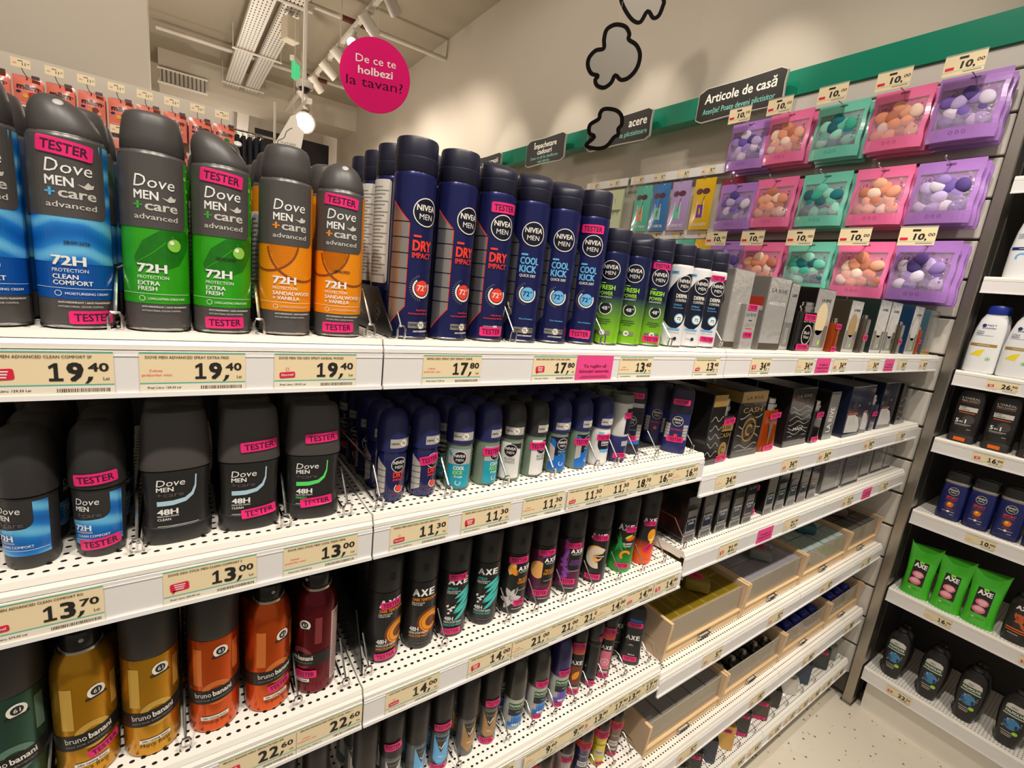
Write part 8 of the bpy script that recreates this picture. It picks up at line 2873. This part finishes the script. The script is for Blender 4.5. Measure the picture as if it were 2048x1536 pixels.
# ------------------------------------------------------------------ ceiling gear
lamp_white = mat('lamp_white', S(214, 204, 190), 0.4)
glow = emit('lamp_glow', (1.0, 0.93, 0.82), 14.0)
trk = thing('light_track', 'white lighting track running along the ceiling toward the back', 'track', (1.28, 0, 3.42))
grow(trk, [('profile', MB().box(-0.018, 2.4, -0.016, 0.018, 7.6, 0.016, lamp_white).mesh('profile', False))] + [('hanger', MB().tube([(0, y, 0.016), (0, y, 0.42)], 0.007, lamp_white).mesh('hanger')) for y in (3.3, 4.95, 6.6)])
LAMPS = ((3.70, (0.62, 0.35, -0.55), 'nearest of the track'), (4.15, (0.75, 0.25, -0.55), 'second of the track'), (4.55, (-0.35, -0.75, -0.40), 'glaring toward the viewer'), (4.95, (0.8, 0.1, -0.55), 'fourth of the track'), (5.35, (0.8, 0.1, -0.55), 'fifth of the track'), (5.85, (0.7, 0.3, -0.6), 'sixth of the track'), (6.4, (0.7, 0.2, -0.6), 'farthest of the track'))


def lamp(loc, dirv, label, power=42, L=0.17, r=0.042):
    t = thing('track_spotlight', f'white cylinder spotlight, {label}', 'spotlight', loc, 0, 'white track spotlights')
    q = Vector(dirv).normalized().to_track_quat('Z', 'Y').to_matrix()
    tf = lambda x, y, z: tuple(q @ Vector((x, y, z)) + Vector((0, 0, -0.10)))
    h = MB().lathe([(r * 0.9, -L * 0.5), (r, -L * 0.46), (r, L * 0.5), (r * 0.88, L * 0.5), (r * 0.84, L * 0.46)], lamp_white, 24, tf=tf, closed=False)
    h.lathe([(0.0005, -L * 0.5), (r * 0.9, -L * 0.5)], lamp_white, 24, tf=tf, closed=False)
    e = MB().lathe([(r * 0.84, L * 0.455), (0.0005, L * 0.460)], glow, 24, tf=tf, closed=False)
    a = MB().box(-0.022, -0.05, -0.034, 0.022, 0.05, -0.016, lamp_white).tube([(0, 0, -0.034), (0, 0, -0.10)], 0.010, lamp_white)
    dn = Vector(dirv).normalized()
    at = Vector(loc) + Vector((0, 0, -0.10)) + dn * (L * 0.5 + 0.01)
    spot_light('spotlight_beam', at, at + dn, power, 85, 0.9, 0.035)
    grow(t, [('housing', h.mesh('housing')), ('lens', e.mesh('lens')), ('adapter', a.mesh('adapter'))])


for y, dv_, lb in LAMPS:
    lamp((1.28, y, 3.42), dv_, lb, 8 if 'glaring' in lb else 26)
trk2 = thing('light_track', 'short lighting track beside the hanging white card', 'track', (0.70, 0, 2.44))
grow(trk2, [('profile', MB().box(-0.014, 3.35, -0.014, 0.014, 3.75, 0.014, lamp_white).mesh('profile', False)), ('hanger', MB().tube([(0, 3.55, 0.014), (0, 3.55, 1.40)], 0.006, lamp_white).mesh('hanger'))])
lamp((0.70, 3.47, 2.44), (-0.25, -1.0, -0.25), 'glaring beside the white card', power=6, L=0.12, r=0.062)

tray_m = perforated('perforated_tray', 0.030, 0.060, 0.0, 0.0, 0.006, 0.018)
tray_m.node_tree.nodes['Mix (Legacy)' if 'Mix (Legacy)' in tray_m.node_tree.nodes else [n_.name for n_ in tray_m.node_tree.nodes if n_.type == 'MIX_RGB'][0]].inputs[1].default_value = S(214, 204, 190) + (1,)
for x0, x1, lb in ((0.615, 0.775, 'left perforated cable tray under the ceiling'), (0.835, 0.985, 'right perforated cable tray under the ceiling')):
    t = thing('cable_tray', lb, 'cable tray', (0, 0, 0), 0, 'white cable trays')
    b = MB().box(x0, 4.4, 3.615, x1, 7.98, 3.618, tray_m)
    s1 = MB().box(x0 - 0.003, 4.4, 3.615, x0, 7.98, 3.66, lamp_white)
    s2 = MB().box(x1, 4.4, 3.615, x1 + 0.003, 7.98, 3.66, lamp_white)
    grow(t, [('tray_bottom', b.mesh('tray_bottom', False)), ('side_wall', s1.mesh('side_wall', False)), ('side_wall', s2.mesh('side_wall', False))])
    t = thing('cable_tray', lb.replace('under the ceiling', 'dropping beyond the soffit'), 'cable tray', (0, 0, 0), 0, 'white cable trays')
    q = MB().add([(x0, 8.70, 3.50), (x1, 8.70, 3.50), (x1 + 0.02, 9.4, 2.9), (x0 + 0.02, 9.4, 2.9), (x0, 8.703, 3.504), (x1, 8.703, 3.504), (x1 + 0.02, 9.404, 2.904), (x0 + 0.02, 9.404, 2.904)], [(0, 1, 2, 3), (7, 6, 5, 4), (0, 4, 5, 1), (1, 5, 6, 2), (2, 6, 7, 3), (3, 7, 4, 0)], lamp_white)
    obj('tray_bottom', q.mesh('tray_bottom', False), t)
for k, y in enumerate((5.0, 6.45, 7.75)):
    t = thing('tray_support', f'thin rod carrying the cable trays, {("nearest", "middle", "farthest")[k]}', 'support', (0.8, y, 3.602), 0, 'tray support rods')
    grow(t, [('rod', MB().tube([(-0.23, 0, 0), (0.25, 0, 0)], 0.012, lamp_white).mesh('rod')), ('hanger', MB().tube([(-0.22, 0, 0), (-0.22, 0, 0.235)], 0.004, lamp_white).mesh('hanger')), ('hanger', MB().tube([(0.24, 0, 0), (0.24, 0, 0.235)], 0.004, lamp_white).mesh('hanger'))])
maroon = mat('pipe_maroon', S(96, 34, 28), 0.5)
for k, (y, xr, zt) in enumerate(((7.0, 1.42, 3.735), (5.0, 1.30, 3.66))):
    t = thing('ceiling_pipe', f'pale pipe with maroon section under the ceiling, {("farther", "nearer")[k]} one', 'pipe', (0, y, zt), 0, 'pale pipes under the ceiling')
    grow(t, [('pipe_run', MB().tube([(-0.08 if k == 0 else 1.0, 0, 0), (WX, 0, 0)], 0.022, lamp_white, 10).mesh('pipe_run')), ('maroon_section', MB().tube([(xr, 0, 0), (xr + 0.24, 0, 0)], 0.0235, maroon, 10).mesh('maroon_section'))])
t = thing('exit_sign', 'small green exit sign hanging from a rod', 'sign', (1.01, 5.46, CH + 1.77), 0.9)
grow(t, [('housing', MB().box(-0.075, -0.02, 0.05, 0.075, 0.02, 0.09, lamp_white).mesh('housing', False)), ('lit_panel', MB().box(-0.07, -0.006, -0.10, 0.07, 0.006, 0.05, emit('exit_green', (0.10, 0.75, 0.28), 0.7)).mesh('lit_panel', False)),
         ('rod', MB().tube([(0, 0, 0.09), (0, 0, 0.57)], 0.009, lamp_white).mesh('rod'))])
dm_ = thing('dome_camera', 'white dome camera with black eye above the hanging card', 'camera', (0.82, 4.1, 2.72))
grow(dm_, [('base', MB().lathe([(0.055, 0.0), (0.06, 0.01), (0.06, 0.04), (0.05, 0.05)], lamp_white, 24).mesh('base')), ('eye', MB().sphere((0, 0, 0.0), 0.042, 0.042, 0.032, blk, 16, 8).mesh('eye')), ('rod', MB().tube([(0, 0, 0.05), (0, 0, 1.12)], 0.012, lamp_white).mesh('rod'))])
bx = thing('speaker_box', 'pale box speaker mounted on the cable tray', 'speaker', (0.905, 5.15, 3.46), 0.3)
grow(bx, [('cabinet', MB().bbox(-0.06, -0.06, -0.09, 0.06, 0.06, 0.09, mat('speaker_beige', S(196, 182, 160), 0.6), 0.008).mesh('cabinet', False)), ('bracket', MB().box(-0.01, -0.01, 0.09, 0.01, 0.01, 0.152, chrome).mesh('bracket', False))])

# ------------------------------------------------------------------ clothes on a rail, dark display beyond
t = thing('clothes_rail', 'steel rail with hanging dark trousers right of the candy board', 'rail', (0.52, 4.65, 0))
grow(t, [('rail', MB().tube([(-0.16, 0, 2.44), (0.20, 0, 2.44)], 0.009, chrome).mesh('rail')), ('post', MB().tube([(0.19, 0, 0), (0.19, 0, 2.72)], 0.010, lamp_white).mesh('post')), ('post', MB().tube([(-0.155, 0, 0), (-0.155, 0, 2.44)], 0.010, lamp_white).mesh('post'))])
denim = mat('dark_denim', S(34, 36, 44), 0.85, 0, 0.2, 40)
for k in range(6):
    x = 0.395 + 0.043 * k
    t = thing('trousers', f'dark trousers on the rail, {cnt[k] if k else "leftmost"} garment', 'trousers', (x, 4.65, 2.422), 0.0, 'dark trousers hanging on the rail')
    b = MB().lathe([(0.016, -0.62), (0.017, -0.30), (0.020, -0.10), (0.016, -0.03), (0.010, -0.022)], denim, 14, 1.0, 6.5, 3.0)
    h = MB().tube([(0, 0.10, -0.020), (0, 0.0, 0.0), (0, -0.10, -0.020)], 0.003, lamp_white).tube([(0, 0, -0.002), (0, 0.015, 0.006), (0, 0.015, 0.024), (0, 0.002, 0.031)], 0.002, chrome)
    grow(t, [('cloth', b.mesh('cloth')), ('hanger', h.mesh('hanger'))])
dk = thing('dark_display', 'dark wall display far behind the trousers', 'display', (1.65, 9.0, 0))
grow(dk, [('panel', MB().box(-0.55, 0, 0, 0.55, 0.06, 3.42, mat('display_dark', S(30, 27, 25), 0.6)).mesh('panel', False))] + [('shelf_bar', MB().box(-0.54, -0.05, z, 0.54, 0, z + 0.03, lamp_white).mesh('shelf_bar', False)) for z in (2.6, 2.8, 3.0)])
